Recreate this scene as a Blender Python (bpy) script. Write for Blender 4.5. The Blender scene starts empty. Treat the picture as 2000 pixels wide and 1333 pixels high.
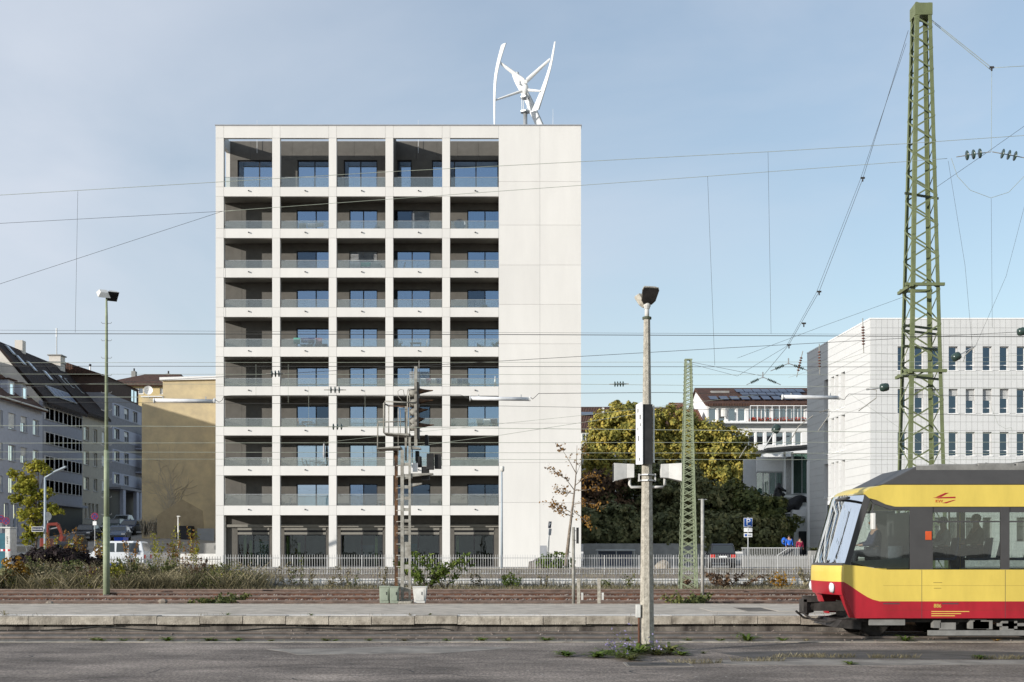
import bpy, math, random
import numpy as np
from mathutils import Vector, Matrix
random.seed(7); RNG = np.random.default_rng(11)
SC = bpy.context.scene; COL = SC.collection
F = 2400.0; ZC = 1.8; HX = 1000.0; HY = 1081.0     # focal length in photo pixels, eye height above the rails, horizon
R = math.radians
# ---------------------------------------------------------------- camera
cam = bpy.data.objects.new('camera', bpy.data.cameras.new('camera')); COL.objects.link(cam)
cam.location = (0, 0, ZC); cam.rotation_euler = (R(90), 0, 0)
cam.data.sensor_width = 36; cam.data.lens = F/2000*36; cam.data.shift_y = (HY-666.5)/2000
cam.data.clip_start = .1; cam.data.clip_end = 5000
SC.camera = cam
# ---------------------------------------------------------------- sky and sun
AZ, EL = R(55), R(13.5)
to_sun = Vector((-math.sin(AZ)*math.cos(EL), -math.cos(AZ)*math.cos(EL), math.sin(EL)))
W = bpy.data.worlds.new('World'); SC.world = W; W.use_nodes = True
wn, wl = W.node_tree.nodes, W.node_tree.links
bg = wn['Background']; bg.inputs[1].default_value = .15
sky = wn.new('ShaderNodeTexSky'); sky.sky_type = 'NISHITA'; sky.sun_disc = False
sky.sun_elevation = EL; sky.sun_rotation = math.atan2(to_sun.x, to_sun.y)
sky.air_density = 1.15; sky.dust_density = .35; sky.ozone_density = 2.0
# a thin veil of high cloud, thicker towards the sun's side and low down, mixed over the clear sky
tc = wn.new('ShaderNodeTexCoord'); sp_ = wn.new('ShaderNodeSeparateXYZ'); mp = wn.new('ShaderNodeMapping'); mp.inputs['Scale'].default_value = (1.0, 1.0, 2.4); mp.inputs['Rotation'].default_value = (.2, .35, .4)
nz = wn.new('ShaderNodeTexNoise'); nz.inputs['Scale'].default_value = 2.2; nz.inputs['Detail'].default_value = 7; nz.inputs['Roughness'].default_value = .52; nz.inputs['Distortion'].default_value = .4
def wmath(op, a, b, c=None, clamp=False):
    n = wn.new('ShaderNodeMath'); n.operation = op; n.use_clamp = clamp
    for i, q in enumerate((a, b, c)):
        if q is None: continue
        if isinstance(q, (int, float)): n.inputs[i].default_value = q
        else: wl.new(q, n.inputs[i])
    return n.outputs[0]
wl.new(tc.outputs['Generated'], sp_.inputs[0]); wl.new(tc.outputs['Generated'], mp.inputs[0]); wl.new(mp.outputs[0], nz.inputs[0])
low = wmath('MULTIPLY_ADD', sp_.outputs[2], -2.6, .42, True)
veil = wmath('MULTIPLY_ADD', sp_.outputs[0], -.80, .42); veil = wmath('MULTIPLY_ADD', nz.outputs[0], 1.25, wmath('ADD', veil, -.58)); veil = wmath('ADD', veil, low); veil = wmath('MINIMUM', wmath('MAXIMUM', veil, .28), .88)
mxs = wn.new('ShaderNodeMix'); mxs.data_type = 'RGBA'; mxs.inputs[7].default_value = (4.05, 4.35, 4.9, 1)
wl.new(veil, mxs.inputs[0]); wl.new(sky.outputs[0], mxs.inputs[6]); wl.new(mxs.outputs[2], bg.inputs[0])
sl = bpy.data.lights.new('sun', 'SUN'); sl.energy = 4.25; sl.angle = R(.5); sl.color = (1, .955, .89)
so = bpy.data.objects.new('sun', sl); COL.objects.link(so); so.rotation_euler = to_sun.to_track_quat('Z', 'Y').to_euler()
SC.view_settings.view_transform = 'Standard'; SC.view_settings.look = 'None'
SC.view_settings.exposure = 0.23; SC.view_settings.gamma = 1.0; SC.view_settings.use_curve_mapping = False
SC.cycles.max_bounces = 8; SC.cycles.transparent_max_bounces = 24; SC.cycles.caustics_reflective = False; SC.cycles.caustics_refractive = False

# ---------------------------------------------------------------- helpers
def P(px, py, Y): return Vector(((px-HX)*Y/F, Y, ZC+(HY-py)*Y/F))
def PX(px, Y): return (px-HX)*Y/F
def PZ(py, Y): return ZC+(HY-py)*Y/F
def V(*a): return Vector(a)
class MB:
    def __init__(s): s.v = []; s.f = []
    def add(s, vs, fs):
        o = len(s.v); s.v += [tuple(a) for a in vs]; s.f += [tuple(i+o for i in f) for f in fs]; return s
    def hexa(s, p): return s.add(p, [(0,3,2,1),(4,5,6,7),(0,1,5,4),(1,2,6,5),(2,3,7,6),(3,0,4,7)])
    def box(s, x0, x1, y0, y1, z0, z1):
        x0, x1 = sorted((x0, x1)); y0, y1 = sorted((y0, y1)); z0, z1 = sorted((z0, z1))
        return s.hexa([(x0,y0,z0),(x1,y0,z0),(x1,y1,z0),(x0,y1,z0),(x0,y0,z1),(x1,y0,z1),(x1,y1,z1),(x0,y1,z1)])
    def frust(s, c0, w0, d0, c1, w1, d1):
        q = lambda c, w, d: [(c[0]-w/2,c[1]-d/2,c[2]),(c[0]+w/2,c[1]-d/2,c[2]),(c[0]+w/2,c[1]+d/2,c[2]),(c[0]-w/2,c[1]+d/2,c[2])]
        return s.hexa(q(c0,w0,d0)+q(c1,w1,d1))
    def bar(s, p, q, w, h=None, up=(0,0,1)):
        p, q = Vector(p), Vector(q); h = h or w; d = (q-p).normalized(); u = Vector(up)
        if abs(d.dot(u)) > .98: u = Vector((0,1,0))
        a = d.cross(u).normalized(); b = a.cross(d).normalized(); a *= w/2; b *= h/2
        return s.hexa([p-a-b, p+a-b, p+a+b, p-a+b, q-a-b, q+a-b, q+a+b, q-a+b])
    def cyl(s, p, q, r0, r1=None, n=8, rot=0.0):
        p, q = Vector(p), Vector(q); r1 = r0 if r1 is None else r1; d = (q-p).normalized()
        u = Vector((0,0,1)) if abs(d.z) < .95 else Vector((1,0,0))
        a = d.cross(u).normalized(); b = a.cross(d)
        vs = []
        for c, r in ((p,r0),(q,r1)):
            for i in range(n):
                t = 2*math.pi*i/n+rot; vs.append(c+a*(r*math.cos(t))+b*(r*math.sin(t)))
        fs = [(i,(i+1)%n,n+(i+1)%n,n+i) for i in range(n)]+[tuple(range(n-1,-1,-1)),tuple(range(n,2*n))]
        return s.add(vs, fs)
    def tube(s, pts, r, n=5):
        pts = [Vector(p) for p in pts]; m = len(pts); vs = []
        for k, c in enumerate(pts):
            d = (pts[min(k+1,m-1)]-pts[max(k-1,0)]).normalized()
            u = Vector((0,0,1)) if abs(d.z) < .9 else Vector((1,0,0))
            a = d.cross(u).normalized(); b = a.cross(d); rr = r[k] if isinstance(r, (list,tuple)) else r
            for i in range(n):
                t = 2*math.pi*i/n; vs.append(c+a*(rr*math.cos(t))+b*(rr*math.sin(t)))
        fs = [(k*n+i,k*n+(i+1)%n,(k+1)*n+(i+1)%n,(k+1)*n+i) for k in range(m-1) for i in range(n)]
        fs += [tuple(range(n-1,-1,-1)), tuple(range((m-1)*n,m*n))]
        return s.add(vs, fs)
    def prism(s, poly, off):
        n = len(poly); off = Vector(off); a = [Vector(p) for p in poly]
        return s.add(a+[p+off for p in a], [tuple(range(n-1,-1,-1)),tuple(range(n,2*n))]+[(i,(i+1)%n,n+(i+1)%n,n+i) for i in range(n)])
    def lathe(s, c, prof, n=16, ax=(0,0,1)):
        c = Vector(c); ax = Vector(ax).normalized(); u = Vector((1,0,0)) if abs(ax.x) < .9 else Vector((0,1,0))
        a = ax.cross(u).normalized(); b = ax.cross(a); m = len(prof)
        vs = [c+ax*z+a*(r*math.cos(2*math.pi*i/n))+b*(r*math.sin(2*math.pi*i/n)) for r, z in prof for i in range(n)]
        fs = [(k*n+i,k*n+(i+1)%n,(k+1)*n+(i+1)%n,(k+1)*n+i) for k in range(m-1) for i in range(n)]
        fs += [tuple(range(n-1,-1,-1)), tuple(range((m-1)*n,m*n))]
        return s.add(vs, fs)
    def ball(s, c, rx, ry=None, rz=None, n=10, m=6):
        ry = ry or rx; rz = rz or rx; c = Vector(c)
        vs = [c+V(rx*math.sin(math.pi*(k+.02)/(m+.04))*math.cos(2*math.pi*i/n), ry*math.sin(math.pi*(k+.02)/(m+.04))*math.sin(2*math.pi*i/n), -rz*math.cos(math.pi*(k+.02)/(m+.04))) for k in range(m+1) for i in range(n)]
        fs = [(k*n+i,k*n+(i+1)%n,(k+1)*n+(i+1)%n,(k+1)*n+i) for k in range(m) for i in range(n)]
        return s.add(vs, fs)
    def grid(s, rows):      # rows of points -> sheet
        m, n = len(rows), len(rows[0]); vs = [p for r in rows for p in r]
        return s.add(vs, [(k*n+i,k*n+i+1,(k+1)*n+i+1,(k+1)*n+i) for k in range(m-1) for i in range(n-1)])
    def mesh(s, name, mat, smooth=False):
        me = bpy.data.meshes.new(name); me.from_pydata(s.v, [], s.f); me.materials.append(mat)
        if smooth: me.shade_smooth()
        me.update(); return me
    def build(s, name, mat, parent=None, smooth=False, bevel=0, loc=None):
        o = bpy.data.objects.new(name, s.mesh(name, mat, smooth)); COL.objects.link(o)
        if loc: o.location = loc
        if bevel:
            b = o.modifiers.new('bevel', 'BEVEL'); b.width = bevel; b.segments = 2; b.limit_method = 'ANGLE'
        if parent: attach(o, parent)
        return o
def wmat(p):
    m = p.matrix_basis.copy()
    if p.parent: m = wmat(p.parent) @ p.matrix_parent_inverse @ m
    return m
def attach(o, parent): o.parent = parent; o.matrix_parent_inverse = wmat(parent).inverted()
def tag(o, label, cat=None, group=None, kind=None):
    o['label'] = label
    if cat: o['category'] = cat
    if group: o['group'] = group
    if kind: o['kind'] = kind
    return o
def thing(name, label, cat, loc=(0,0,0), group=None, rz=0):
    o = bpy.data.objects.new(name, None); COL.objects.link(o); o.location = loc; o.rotation_euler = (0,0,rz); o.empty_display_size = .2
    return tag(o, label, cat, group)
def inst(name, me, loc, parent=None, rot=None, scale=None):
    o = bpy.data.objects.new(name, me); COL.objects.link(o); o.location = loc
    if rot: o.rotation_euler = rot
    if scale: o.scale = scale
    if parent: attach(o, parent)
    return o
def copy_tree(o, parent=None):
    c = o.copy(); COL.objects.link(c)
    if parent: c.parent = parent
    for ch in list(o.children): copy_tree(ch, c)
    return c
def text(s, size, loc, rot, mat, parent, name='lettering', ext=.004, align='CENTER'):
    c = bpy.data.curves.new(name, 'FONT'); c.body = s; c.size = size; c.extrude = ext; c.align_x = align; c.align_y = 'CENTER'; c.materials.append(mat)
    o = bpy.data.objects.new(name, c); COL.objects.link(o); bpy.context.view_layer.update()
    me = bpy.data.meshes.new_from_object(o.evaluated_get(bpy.context.evaluated_depsgraph_get())); bpy.data.objects.remove(o)
    return inst(name, me, loc, parent, rot)
def rects(u0, u1, v0, v1, holes):
    us = sorted({u0, u1, *[min(max(h[k],u0),u1) for h in holes for k in (0,1)]}); vs = sorted({v0, v1, *[min(max(h[k],v0),v1) for h in holes for k in (2,3)]})
    out = []
    for b0, b1 in zip(vs, vs[1:]):
        run = None
        for a0, a1 in zip(us, us[1:]):
            cu, cv = (a0+a1)/2, (b0+b1)/2
            if any(h[0] < cu < h[1] and h[2] < cv < h[3] for h in holes):
                if run: out.append((*run, b0, b1)); run = None
            else: run = (run[0] if run else a0, a1)
        if run: out.append((*run, b0, b1))
    return out
class Plane:        # a vertical facade: u runs along it, n points outwards
    def __init__(s, O, u, n): s.O = Vector(O); s.u = Vector(u).normalized(); s.n = Vector(n).normalized()
    def pt(s, u, d, z): return V(*(s.O+s.u*u+s.n*d).xy, z)
    def box(s, mb, u0, u1, d0, d1, z0, z1):
        return mb.hexa([s.pt(u0,d0,z0),s.pt(u1,d0,z0),s.pt(u1,d1,z0),s.pt(u0,d1,z0),s.pt(u0,d0,z1),s.pt(u1,d0,z1),s.pt(u1,d1,z1),s.pt(u0,d1,z1)])
    def wall(s, parent, name, mat, u0, u1, z0, z1, t, holes):
        mb = MB()
        for a0, a1, b0, b1 in rects(u0, u1, z0, z1, holes): s.box(mb, a0, a1, -t, 0, b0, b1)
        return mb.build(name, mat, parent)
    def window(s, parent, u0, u1, z0, z1, fm, gm, mull=1, sill=None, rec=.14, fr=.06, name='window', tr=None):
        mb = MB(); s.box(mb,u0,u1,-rec-.06,-rec,z0,z0+fr); s.box(mb,u0,u1,-rec-.06,-rec,z1-fr,z1)
        s.box(mb,u0,u0+fr,-rec-.06,-rec,z0+fr,z1-fr); s.box(mb,u1-fr,u1,-rec-.06,-rec,z0+fr,z1-fr)
        cuts = [u0+fr+(u1-u0-2*fr)*i/(mull+1) for i in range(1, mull+1)]
        for c in cuts: s.box(mb,c-fr*.55,c+fr*.55,-rec-.06,-rec,z0+fr,z1-fr)
        if tr: s.box(mb,u0+fr,u1-fr,-rec-.058,-rec-.002,tr-fr*.5,tr+fr*.5)
        w = mb.build(name, fm, parent)
        e = [u0+fr]+cuts+[u1-fr]
        for q, (a, b) in enumerate(zip(e, e[1:])):
            s.box(MB(), a+.004, b-.004, -rec-.04, -rec-.03, z0+fr+.004, z1-fr-.004).build('pane', gm[q%len(gm)] if isinstance(gm, list) else gm, w)
        if sill: s.box(MB(), u0-.06, u1+.06, -.1, .07, z0-.06, z0-.004).build('sill', sill, w)
        return w

# ---------------------------------------------------------------- materials
def srgb(r, g, b): return tuple(((c/255+.055)/1.055)**2.4 if c > 10 else c/255/12.92 for c in (r,g,b))+(1,)
def mat(name, col, rough=.8, var=.12, scale=3.0, bump=0.0, bscale=60.0, metal=0.0, col2=None, spec=.3, streak=0.0, objrand=0.0, lo=.35, hi=.65):
    m = bpy.data.materials.new(name); m.use_nodes = True; n, l = m.node_tree.nodes, m.node_tree.links
    b = n['Principled BSDF']; b.inputs['Roughness'].default_value = rough; b.inputs['Metallic'].default_value = metal; b.inputs['Specular IOR Level'].default_value = spec
    c = Vector(col[:3]); c2 = Vector(col2[:3]) if col2 else c*(1-var*1.6); c1 = c if col2 else c*(1+var)
    g = n.new('ShaderNodeNewGeometry'); t = n.new('ShaderNodeTexNoise'); t.inputs['Scale'].default_value = scale; t.inputs['Detail'].default_value = 6; t.inputs['Roughness'].default_value = .62
    src = g.outputs['Position']
    if streak:
        mm = n.new('ShaderNodeMapping'); mm.inputs['Scale'].default_value = (1,1,streak); l.new(src, mm.inputs[0]); l.new(mm.outputs[0], t.inputs[0])
    else: l.new(src, t.inputs[0])
    r = n.new('ShaderNodeValToRGB'); e = r.color_ramp.elements; e[0].position = lo; e[1].position = hi; e[0].color = (*c2,1); e[1].color = (*c1,1)
    l.new(t.outputs[0], r.inputs[0]); out = r.outputs[0]
    if objrand:
        oi = n.new('ShaderNodeObjectInfo'); mr = n.new('ShaderNodeMapRange'); mr.inputs[3].default_value = 1-objrand; mr.inputs[4].default_value = 1+objrand
        l.new(oi.outputs['Random'], mr.inputs[0]); mx = n.new('ShaderNodeVectorMath'); mx.operation = 'SCALE'; l.new(out, mx.inputs[0]); l.new(mr.outputs[0], mx.inputs['Scale']); out = mx.outputs[0]
    l.new(out, b.inputs['Base Color'])
    if bump:
        t2 = n.new('ShaderNodeTexNoise'); t2.inputs['Scale'].default_value = bscale; t2.inputs['Detail'].default_value = 4; l.new(src, t2.inputs[0])
        bp = n.new('ShaderNodeBump'); bp.inputs['Strength'].default_value = bump; bp.inputs['Distance'].default_value = .02; l.new(t2.outputs[0], bp.inputs['Height']); l.new(bp.outputs[0], b.inputs['Normal'])
    return m
def glassmat(name, tint, refl=.3, rough=.01, rcol=(.9,.95,1)):
    m = bpy.data.materials.new(name); m.use_nodes = True; n, l = m.node_tree.nodes, m.node_tree.links; n.remove(n['Principled BSDF'])
    tr = n.new('ShaderNodeBsdfTransparent'); tr.inputs[0].default_value = (*tint,1); gl = n.new('ShaderNodeBsdfGlossy'); gl.inputs['Roughness'].default_value = rough; gl.inputs[0].default_value = (*rcol,1)
    fr = n.new('ShaderNodeFresnel'); fr.inputs[0].default_value = 1.5; ad = n.new('ShaderNodeMath'); ad.operation = 'ADD'; ad.use_clamp = True; ad.inputs[1].default_value = refl-.04
    g = n.new('ShaderNodeNewGeometry'); t = n.new('ShaderNodeTexNoise'); t.inputs['Scale'].default_value = .9; l.new(g.outputs['Position'], t.inputs[0])
    bp = n.new('ShaderNodeBump'); bp.inputs['Strength'].default_value = .04; bp.inputs['Distance'].default_value = .05; l.new(t.outputs[0], bp.inputs['Height']); l.new(bp.outputs[0], gl.inputs['Normal'])
    mx = n.new('ShaderNodeMixShader'); l.new(fr.outputs[0], ad.inputs[0]); l.new(ad.outputs[0], mx.inputs[0]); l.new(tr.outputs[0], mx.inputs[1]); l.new(gl.outputs[0], mx.inputs[2]); l.new(mx.outputs[0], n['Material Output'].inputs[0])
    return m
def foliage(name, cols, trans=.25):
    m = bpy.data.materials.new(name); m.use_nodes = True; n, l = m.node_tree.nodes, m.node_tree.links; b = n['Principled BSDF']; b.inputs['Roughness'].default_value = .65; b.inputs['Specular IOR Level'].default_value = .2
    g = n.new('ShaderNodeNewGeometry'); t = n.new('ShaderNodeTexNoise'); t.inputs['Scale'].default_value = .8; t.inputs['Detail'].default_value = 3; l.new(g.outputs['Position'], t.inputs[0])
    ad = n.new('ShaderNodeMath'); ad.operation = 'MULTIPLY_ADD'; ad.inputs[1].default_value = .55; l.new(g.outputs['Random Per Island'], ad.inputs[0])
    sb = n.new('ShaderNodeMath'); sb.operation = 'MULTIPLY_ADD'; sb.inputs[1].default_value = 1.6; sb.inputs[2].default_value = -.58; l.new(t.outputs[0], sb.inputs[0]); l.new(sb.outputs[0], ad.inputs[2])
    r = n.new('ShaderNodeValToRGB'); els = r.color_ramp.elements
    for i, c in enumerate(cols):
        e = els[i] if i < 2 else els.new(1); e.position = i/(len(cols)-1); e.color = (*c,1)
    l.new(ad.outputs[0], r.inputs[0]); l.new(r.outputs[0], b.inputs['Base Color'])
    tl = n.new('ShaderNodeBsdfTranslucent'); l.new(r.outputs[0], tl.inputs[0]); mx = n.new('ShaderNodeMixShader'); mx.inputs[0].default_value = trans
    l.new(b.outputs[0], mx.inputs[1]); l.new(tl.outputs[0], mx.inputs[2]); l.new(mx.outputs[0], n['Material Output'].inputs[0])
    return m
def tilemat(name, col, col2, sx=3.2, sy=3.2, axis='X'):
    m = mat(name, col, .8, .2, 2.0, col2=col2); n, l = m.node_tree.nodes, m.node_tree.links
    g = n.new('ShaderNodeNewGeometry'); w = n.new('ShaderNodeTexWave'); w.bands_direction = axis; w.inputs['Scale'].default_value = sx/2; l.new(g.outputs['Position'], w.inputs[0])
    w2 = n.new('ShaderNodeTexWave'); w2.bands_direction = 'Z'; w2.wave_profile = 'SAW'; w2.inputs['Scale'].default_value = sy/2; l.new(g.outputs['Position'], w2.inputs[0])
    a = n.new('ShaderNodeMath'); a.operation = 'ADD'; l.new(w.outputs['Fac'], a.inputs[0]); l.new(w2.outputs['Fac'], a.inputs[1])
    bp = n.new('ShaderNodeBump'); bp.inputs['Strength'].default_value = .9; bp.inputs['Distance'].default_value = .08; l.new(a.outputs[0], bp.inputs['Height']); l.new(bp.outputs[0], n['Principled BSDF'].inputs['Normal'])
    return m
M = dict(
 panel=mat('white precast concrete', (.72,.70,.66), .85, .022, .9, .2, 25, objrand=.03, streak=.22),
 core=mat('joint mortar', (.30,.29,.27), .9),
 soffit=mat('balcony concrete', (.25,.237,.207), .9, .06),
 render=mat('dark grey render', (.128,.120,.106), .9, .07, 2.0, .3, 80),
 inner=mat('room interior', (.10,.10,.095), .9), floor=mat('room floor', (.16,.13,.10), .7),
 frame=mat('dark window frame', (.028,.028,.032), .5, .05), metal=mat('galvanised metal', (.42,.43,.43), .45, .1, 8, metal=.5),
 coping=mat('grey sheet coping', (.34,.35,.37), .5, .05), black=mat('black rubber', (.02,.02,.02), .6), white=mat('white paint', (.78,.78,.76), .5, .04, 4),
 glass=glassmat('balcony window glass', (.42,.46,.46), .42, rcol=(.56,.74,1)), balu=glassmat('balustrade glass', (.90,.93,.915), .13, rcol=(1,.98,.93)), shop=glassmat('shop glass', (.74,.81,.76), .05), wing=glassmat('far window glass', (.35,.38,.40), .30),
 curtain=mat('white curtain', (.62,.62,.60), .9, .1, 6), blind=mat('light blind slats', (.74,.74,.72), .6), green=mat('pale green column', (.36,.46,.18), .5),
 asphalt0=mat('worn asphalt', (.285,.24,.203), .9, .3, .55, .9, 55, col2=(.155,.131,.112)), road=mat('road asphalt', (.33,.315,.29), .9, .12, .5, .3, 30),
 kerb=mat('platform slab', (.43,.385,.315), .9, .2, 4.0, 1, 30, col2=(.175,.15,.118), objrand=.16, lo=.28, hi=.62), kerbtop=mat('platform paving', (.60,.54,.45), .9, .12, .6, .6, 40, col2=(.44,.395,.33)),
 oldwall=mat('stained platform wall', (.27,.24,.205), .95, .3, 1.4, .9, 25, col2=(.045,.038,.034), streak=.3, lo=.38, hi=.66), dirt=mat('dusty track bed', (.19,.172,.145), .95, .25, 1.5, .9, 30, col2=(.105,.092,.078)),
 ballast=mat('brown ballast', (.20,.155,.125), .95, .3, 5, 1, 18, col2=(.075,.052,.042)), stone=mat('ballast stone', (.34,.29,.25), .95, .3, 5, col2=(.07,.05,.042)),
 rust=mat('rusty rail', (.17,.078,.046), .85, .3, 2.5, .5, 40, col2=(.062,.030,.021)), railtop=mat('worn rail head', (.20,.165,.14), .45, .2, 3, metal=.3), railold=mat('dull rail head', (.21,.155,.125), .6, .25, 2), wood=mat('old sleeper', (.07,.05,.04), .9),
 fence=mat('grey fence paint', (.52,.52,.51), .6, .06), fencedk=mat('weathered grey fence', (.17,.17,.165), .6, .06), whitewall=mat('white painted low wall', (.72,.71,.68), .85, .08, 1.5, .3, 20, streak=.3),
 gravel=mat('reddish gravel', (.32,.27,.22), .95, .2, 2.5, .7, 30, col2=(.22,.185,.15)), earth=mat('dry earth', (.16,.135,.10), .95, .3, 1.5, .8, 20),
 mast=mat('green mast paint', (.155,.18,.088), .55, .1, 3, .2, 30), mastlt=mat('pale green mast paint', (.285,.325,.21), .55, .1, 3), mastdk=mat('dark green steel', (.085,.10,.06), .6),
 pole=mat('weathered concrete pole', (.50,.465,.39), .95, .2, 14, 1, 45, col2=(.30,.275,.225)), cable=mat('dark cable', (.055,.055,.052), .6), wire=mat('pale wire', (.34,.37,.30), .5), insul=mat('green glass insulator', (.03,.055,.045), .25, spec=.6), insulbr=mat('brown ceramic insulator', (.13,.045,.03), .3, spec=.6), tubew=mat('white insulating tube', (.66,.67,.68), .4),
 signal=mat('weathered grey steel', (.36,.35,.31), .7, .2, 6, .3, 40, col2=(.20,.185,.155)), sigdk=mat('black signal sheet', (.022,.022,.022), .6, .2, 6), hood=mat('rusty signal hood', (.15,.075,.032), .7, .3, 8, col2=(.04,.025,.018)), cabinet=mat('pale green cabinet', (.30,.34,.265), .6, .1, 3), cabw=mat('off white cabinet', (.62,.61,.57), .6, .1, 4),
 yellow=mat('yellow tram paint', (.70,.53,.105), .32, .07, 1.6, spec=.5, streak=.3), red=mat('red tram paint', (.40,.014,.026), .38, .14, 1.6, spec=.5, streak=.3), tramdk=mat('dark grey tram paint', (.068,.066,.065), .5, .05), tramgr=mat('grey tram roof unit', (.22,.215,.20), .6, .15, 4), trampan=mat('grey green console panel', (.34,.36,.32), .6), bogie=mat('oily bogie steel', (.045,.04,.036), .6, .3, 6), tramglass=glassmat('tram window glass', (.80,.84,.82), .08), orange=mat('orange button', (.62,.10,.03), .4), lamp=mat('headlight lens', (.75,.76,.78), .15, spec=.8),
 tile=tilemat('brown roof tiles', (.12,.062,.042), (.065,.036,.028)), tiledk=tilemat('dark roof tiles', (.042,.028,.025), (.022,.017,.017), axis='Y'), tilered=tilemat('red roof tiles', (.22,.095,.055), (.13,.058,.036)),
 houseA=mat('pale blue grey plaster', (.46,.49,.57), .9, .05), houseB=mat('grey blue plaster', (.31,.33,.39), .9, .06), bandB=mat('pale facade panel', (.50,.51,.53), .8, .05), houseC=mat('beige grey plaster', (.43,.40,.34), .9, .06), houseD=mat('dark grey plaster', (.25,.245,.265), .9, .08), bandD=mat('lavender plaster band', (.40,.41,.48), .9, .05), gable=mat('cream gable plaster', (.62,.58,.52), .9, .04),
 yplaster=mat('ochre plaster', (.61,.495,.295), .95, .10, .7, .6, 25, col2=(.455,.375,.245)), trace=mat('darker ochre plaster', (.41,.33,.21), .95, .1, 1.2, .5, 25), vine=mat('dried vine traces', (.42,.37,.29), .9), brown=mat('brown balcony cladding', (.07,.042,.032), .8),
 creamh=mat('cream plaster', (.60,.47,.24), .9, .06), whouse=mat('white plaster', (.76,.755,.74), .9, .03), solar=mat('solar cell', (.018,.022,.05), .15, .1, 4, spec=.6), tilew=mat('white facade tile', (.62,.62,.605), .6, .02, 2, objrand=.02), joint=mat('facade joint', (.48,.48,.475), .9), reveal=mat('white window reveal', (.84,.84,.82), .6, .02), pglass=glassmat('green pavilion glass', (.40,.52,.46), .18), bronze=mat('dark bronze', (.03,.03,.032), .45, .2, 8, metal=.6), hedgesoil=mat('retaining concrete', (.30,.295,.28), .9, .1, 1.5, .3, 20),
 bark=mat('tree bark', (.11,.085,.062), .95, .3, 8, .8, 30), barklt=mat('pale bark', (.24,.20,.16), .95, .25, 8, .6, 30), blue=mat('blue sign enamel', (.02,.085,.34), .4, .03), signw=mat('white sign enamel', (.80,.80,.79), .4, .03), signred=mat('red sign enamel', (.50,.02,.03), .4), navy=mat('dark blue street sign', (.012,.018,.05), .5), galv=mat('blue grey lamp post', (.36,.41,.45), .5, .06),
 carw=mat('white car paint', (.66,.68,.70), .3, .03, spec=.5), cardk=mat('black car paint', (.02,.021,.026), .25, .05, spec=.6), carbl=mat('steel blue car paint', (.10,.14,.22), .3, .05, spec=.6), carsi=mat('silver car paint', (.34,.36,.38), .3, .05, spec=.6), carnv=mat('navy car paint', (.035,.055,.12), .3, .05, spec=.6), cargn=mat('dark green car paint', (.03,.055,.055), .3, .05, spec=.6), carglass=mat('dark car glass', (.03,.038,.04), .08, .05, spec=.8), taill=mat('red tail light', (.55,.03,.02), .3), digger=mat('orange red digger paint', (.17,.022,.012), .45, .1), bluebin=mat('blue plastic', (.01,.06,.42), .4),
 skin=mat('skin', (.48,.29,.21), .6), hair=mat('dark hair', (.03,.022,.018), .7), jblue=mat('blue jacket', (.025,.13,.55), .8), jred=mat('crimson jacket', (.30,.018,.06), .8), trous=mat('dark trousers', (.035,.037,.045), .9), shirt=mat('navy uniform', (.03,.035,.07), .8), shirtg=mat('olive pullover', (.16,.15,.11), .9), shirtl=mat('light pullover', (.42,.40,.36), .9), seat=mat('blue seat cloth', (.03,.07,.15), .9),
 flower=mat('red geranium', (.45,.05,.02), .8), laundw=mat('white laundry', (.84,.84,.83), .9), laundg=mat('turquoise towel', (.08,.36,.27), .9), laundb=mat('navy laundry', (.04,.06,.14), .9), laundp=mat('mauve laundry', (.22,.12,.16), .9), orangew=mat('orange wood', (.40,.15,.045), .6), teal=mat('teal plastic', (.03,.12,.16), .5), rockm=mat('grey boulder', (.17,.155,.14), .95, .3, 4, .8, 15),
)
def asphalt():
    m = M['asphalt0']; n, l = m.node_tree.nodes, m.node_tree.links; b = n['Principled BSDF']; col = b.inputs['Base Color'].links[0].from_socket; g = n.new('ShaderNodeNewGeometry')
    def noise(s, d, r, sc):
        mp_ = n.new('ShaderNodeMapping'); mp_.inputs['Scale'].default_value = sc; l.new(g.outputs['Position'], mp_.inputs[0]); t = n.new('ShaderNodeTexNoise'); t.inputs['Scale'].default_value = s; t.inputs['Detail'].default_value = d; t.inputs['Roughness'].default_value = r; l.new(mp_.outputs[0], t.inputs[0]); return t.outputs[0]
    def ramp(x, p0, p1, c0, c1):
        r = n.new('ShaderNodeValToRGB'); r.color_ramp.elements[0].position = p0; r.color_ramp.elements[1].position = p1; r.color_ramp.elements[0].color = (c0,c0,c0,1); r.color_ramp.elements[1].color = (c1,c1,c1,1); l.new(x, r.inputs[0]); return r.outputs[0]
    def mul(a, c):
        k = n.new('ShaderNodeMix'); k.data_type = 'RGBA'; k.blend_type = 'MULTIPLY'; k.inputs[0].default_value = 1; l.new(a, k.inputs[6]); l.new(c, k.inputs[7]); return k.outputs[2]
    c = mul(col, ramp(noise(22,3,.7,(1,.5,1)),.34,.66,.55,1.45)); c = mul(c, ramp(noise(.23,4,.6,(1,2.2,1)),.36,.64,.55,1.32))
    mx = n.new('ShaderNodeMix'); mx.data_type = 'RGBA'; mx.inputs[7].default_value = (.42,.39,.35,1); l.new(ramp(noise(9,2,.8,(1,.45,1)),.69,.73,0,.8), mx.inputs[0]); l.new(c, mx.inputs[6]); l.new(mx.outputs[2], b.inputs['Base Color']); return m
M['asphalt'] = asphalt()
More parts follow.
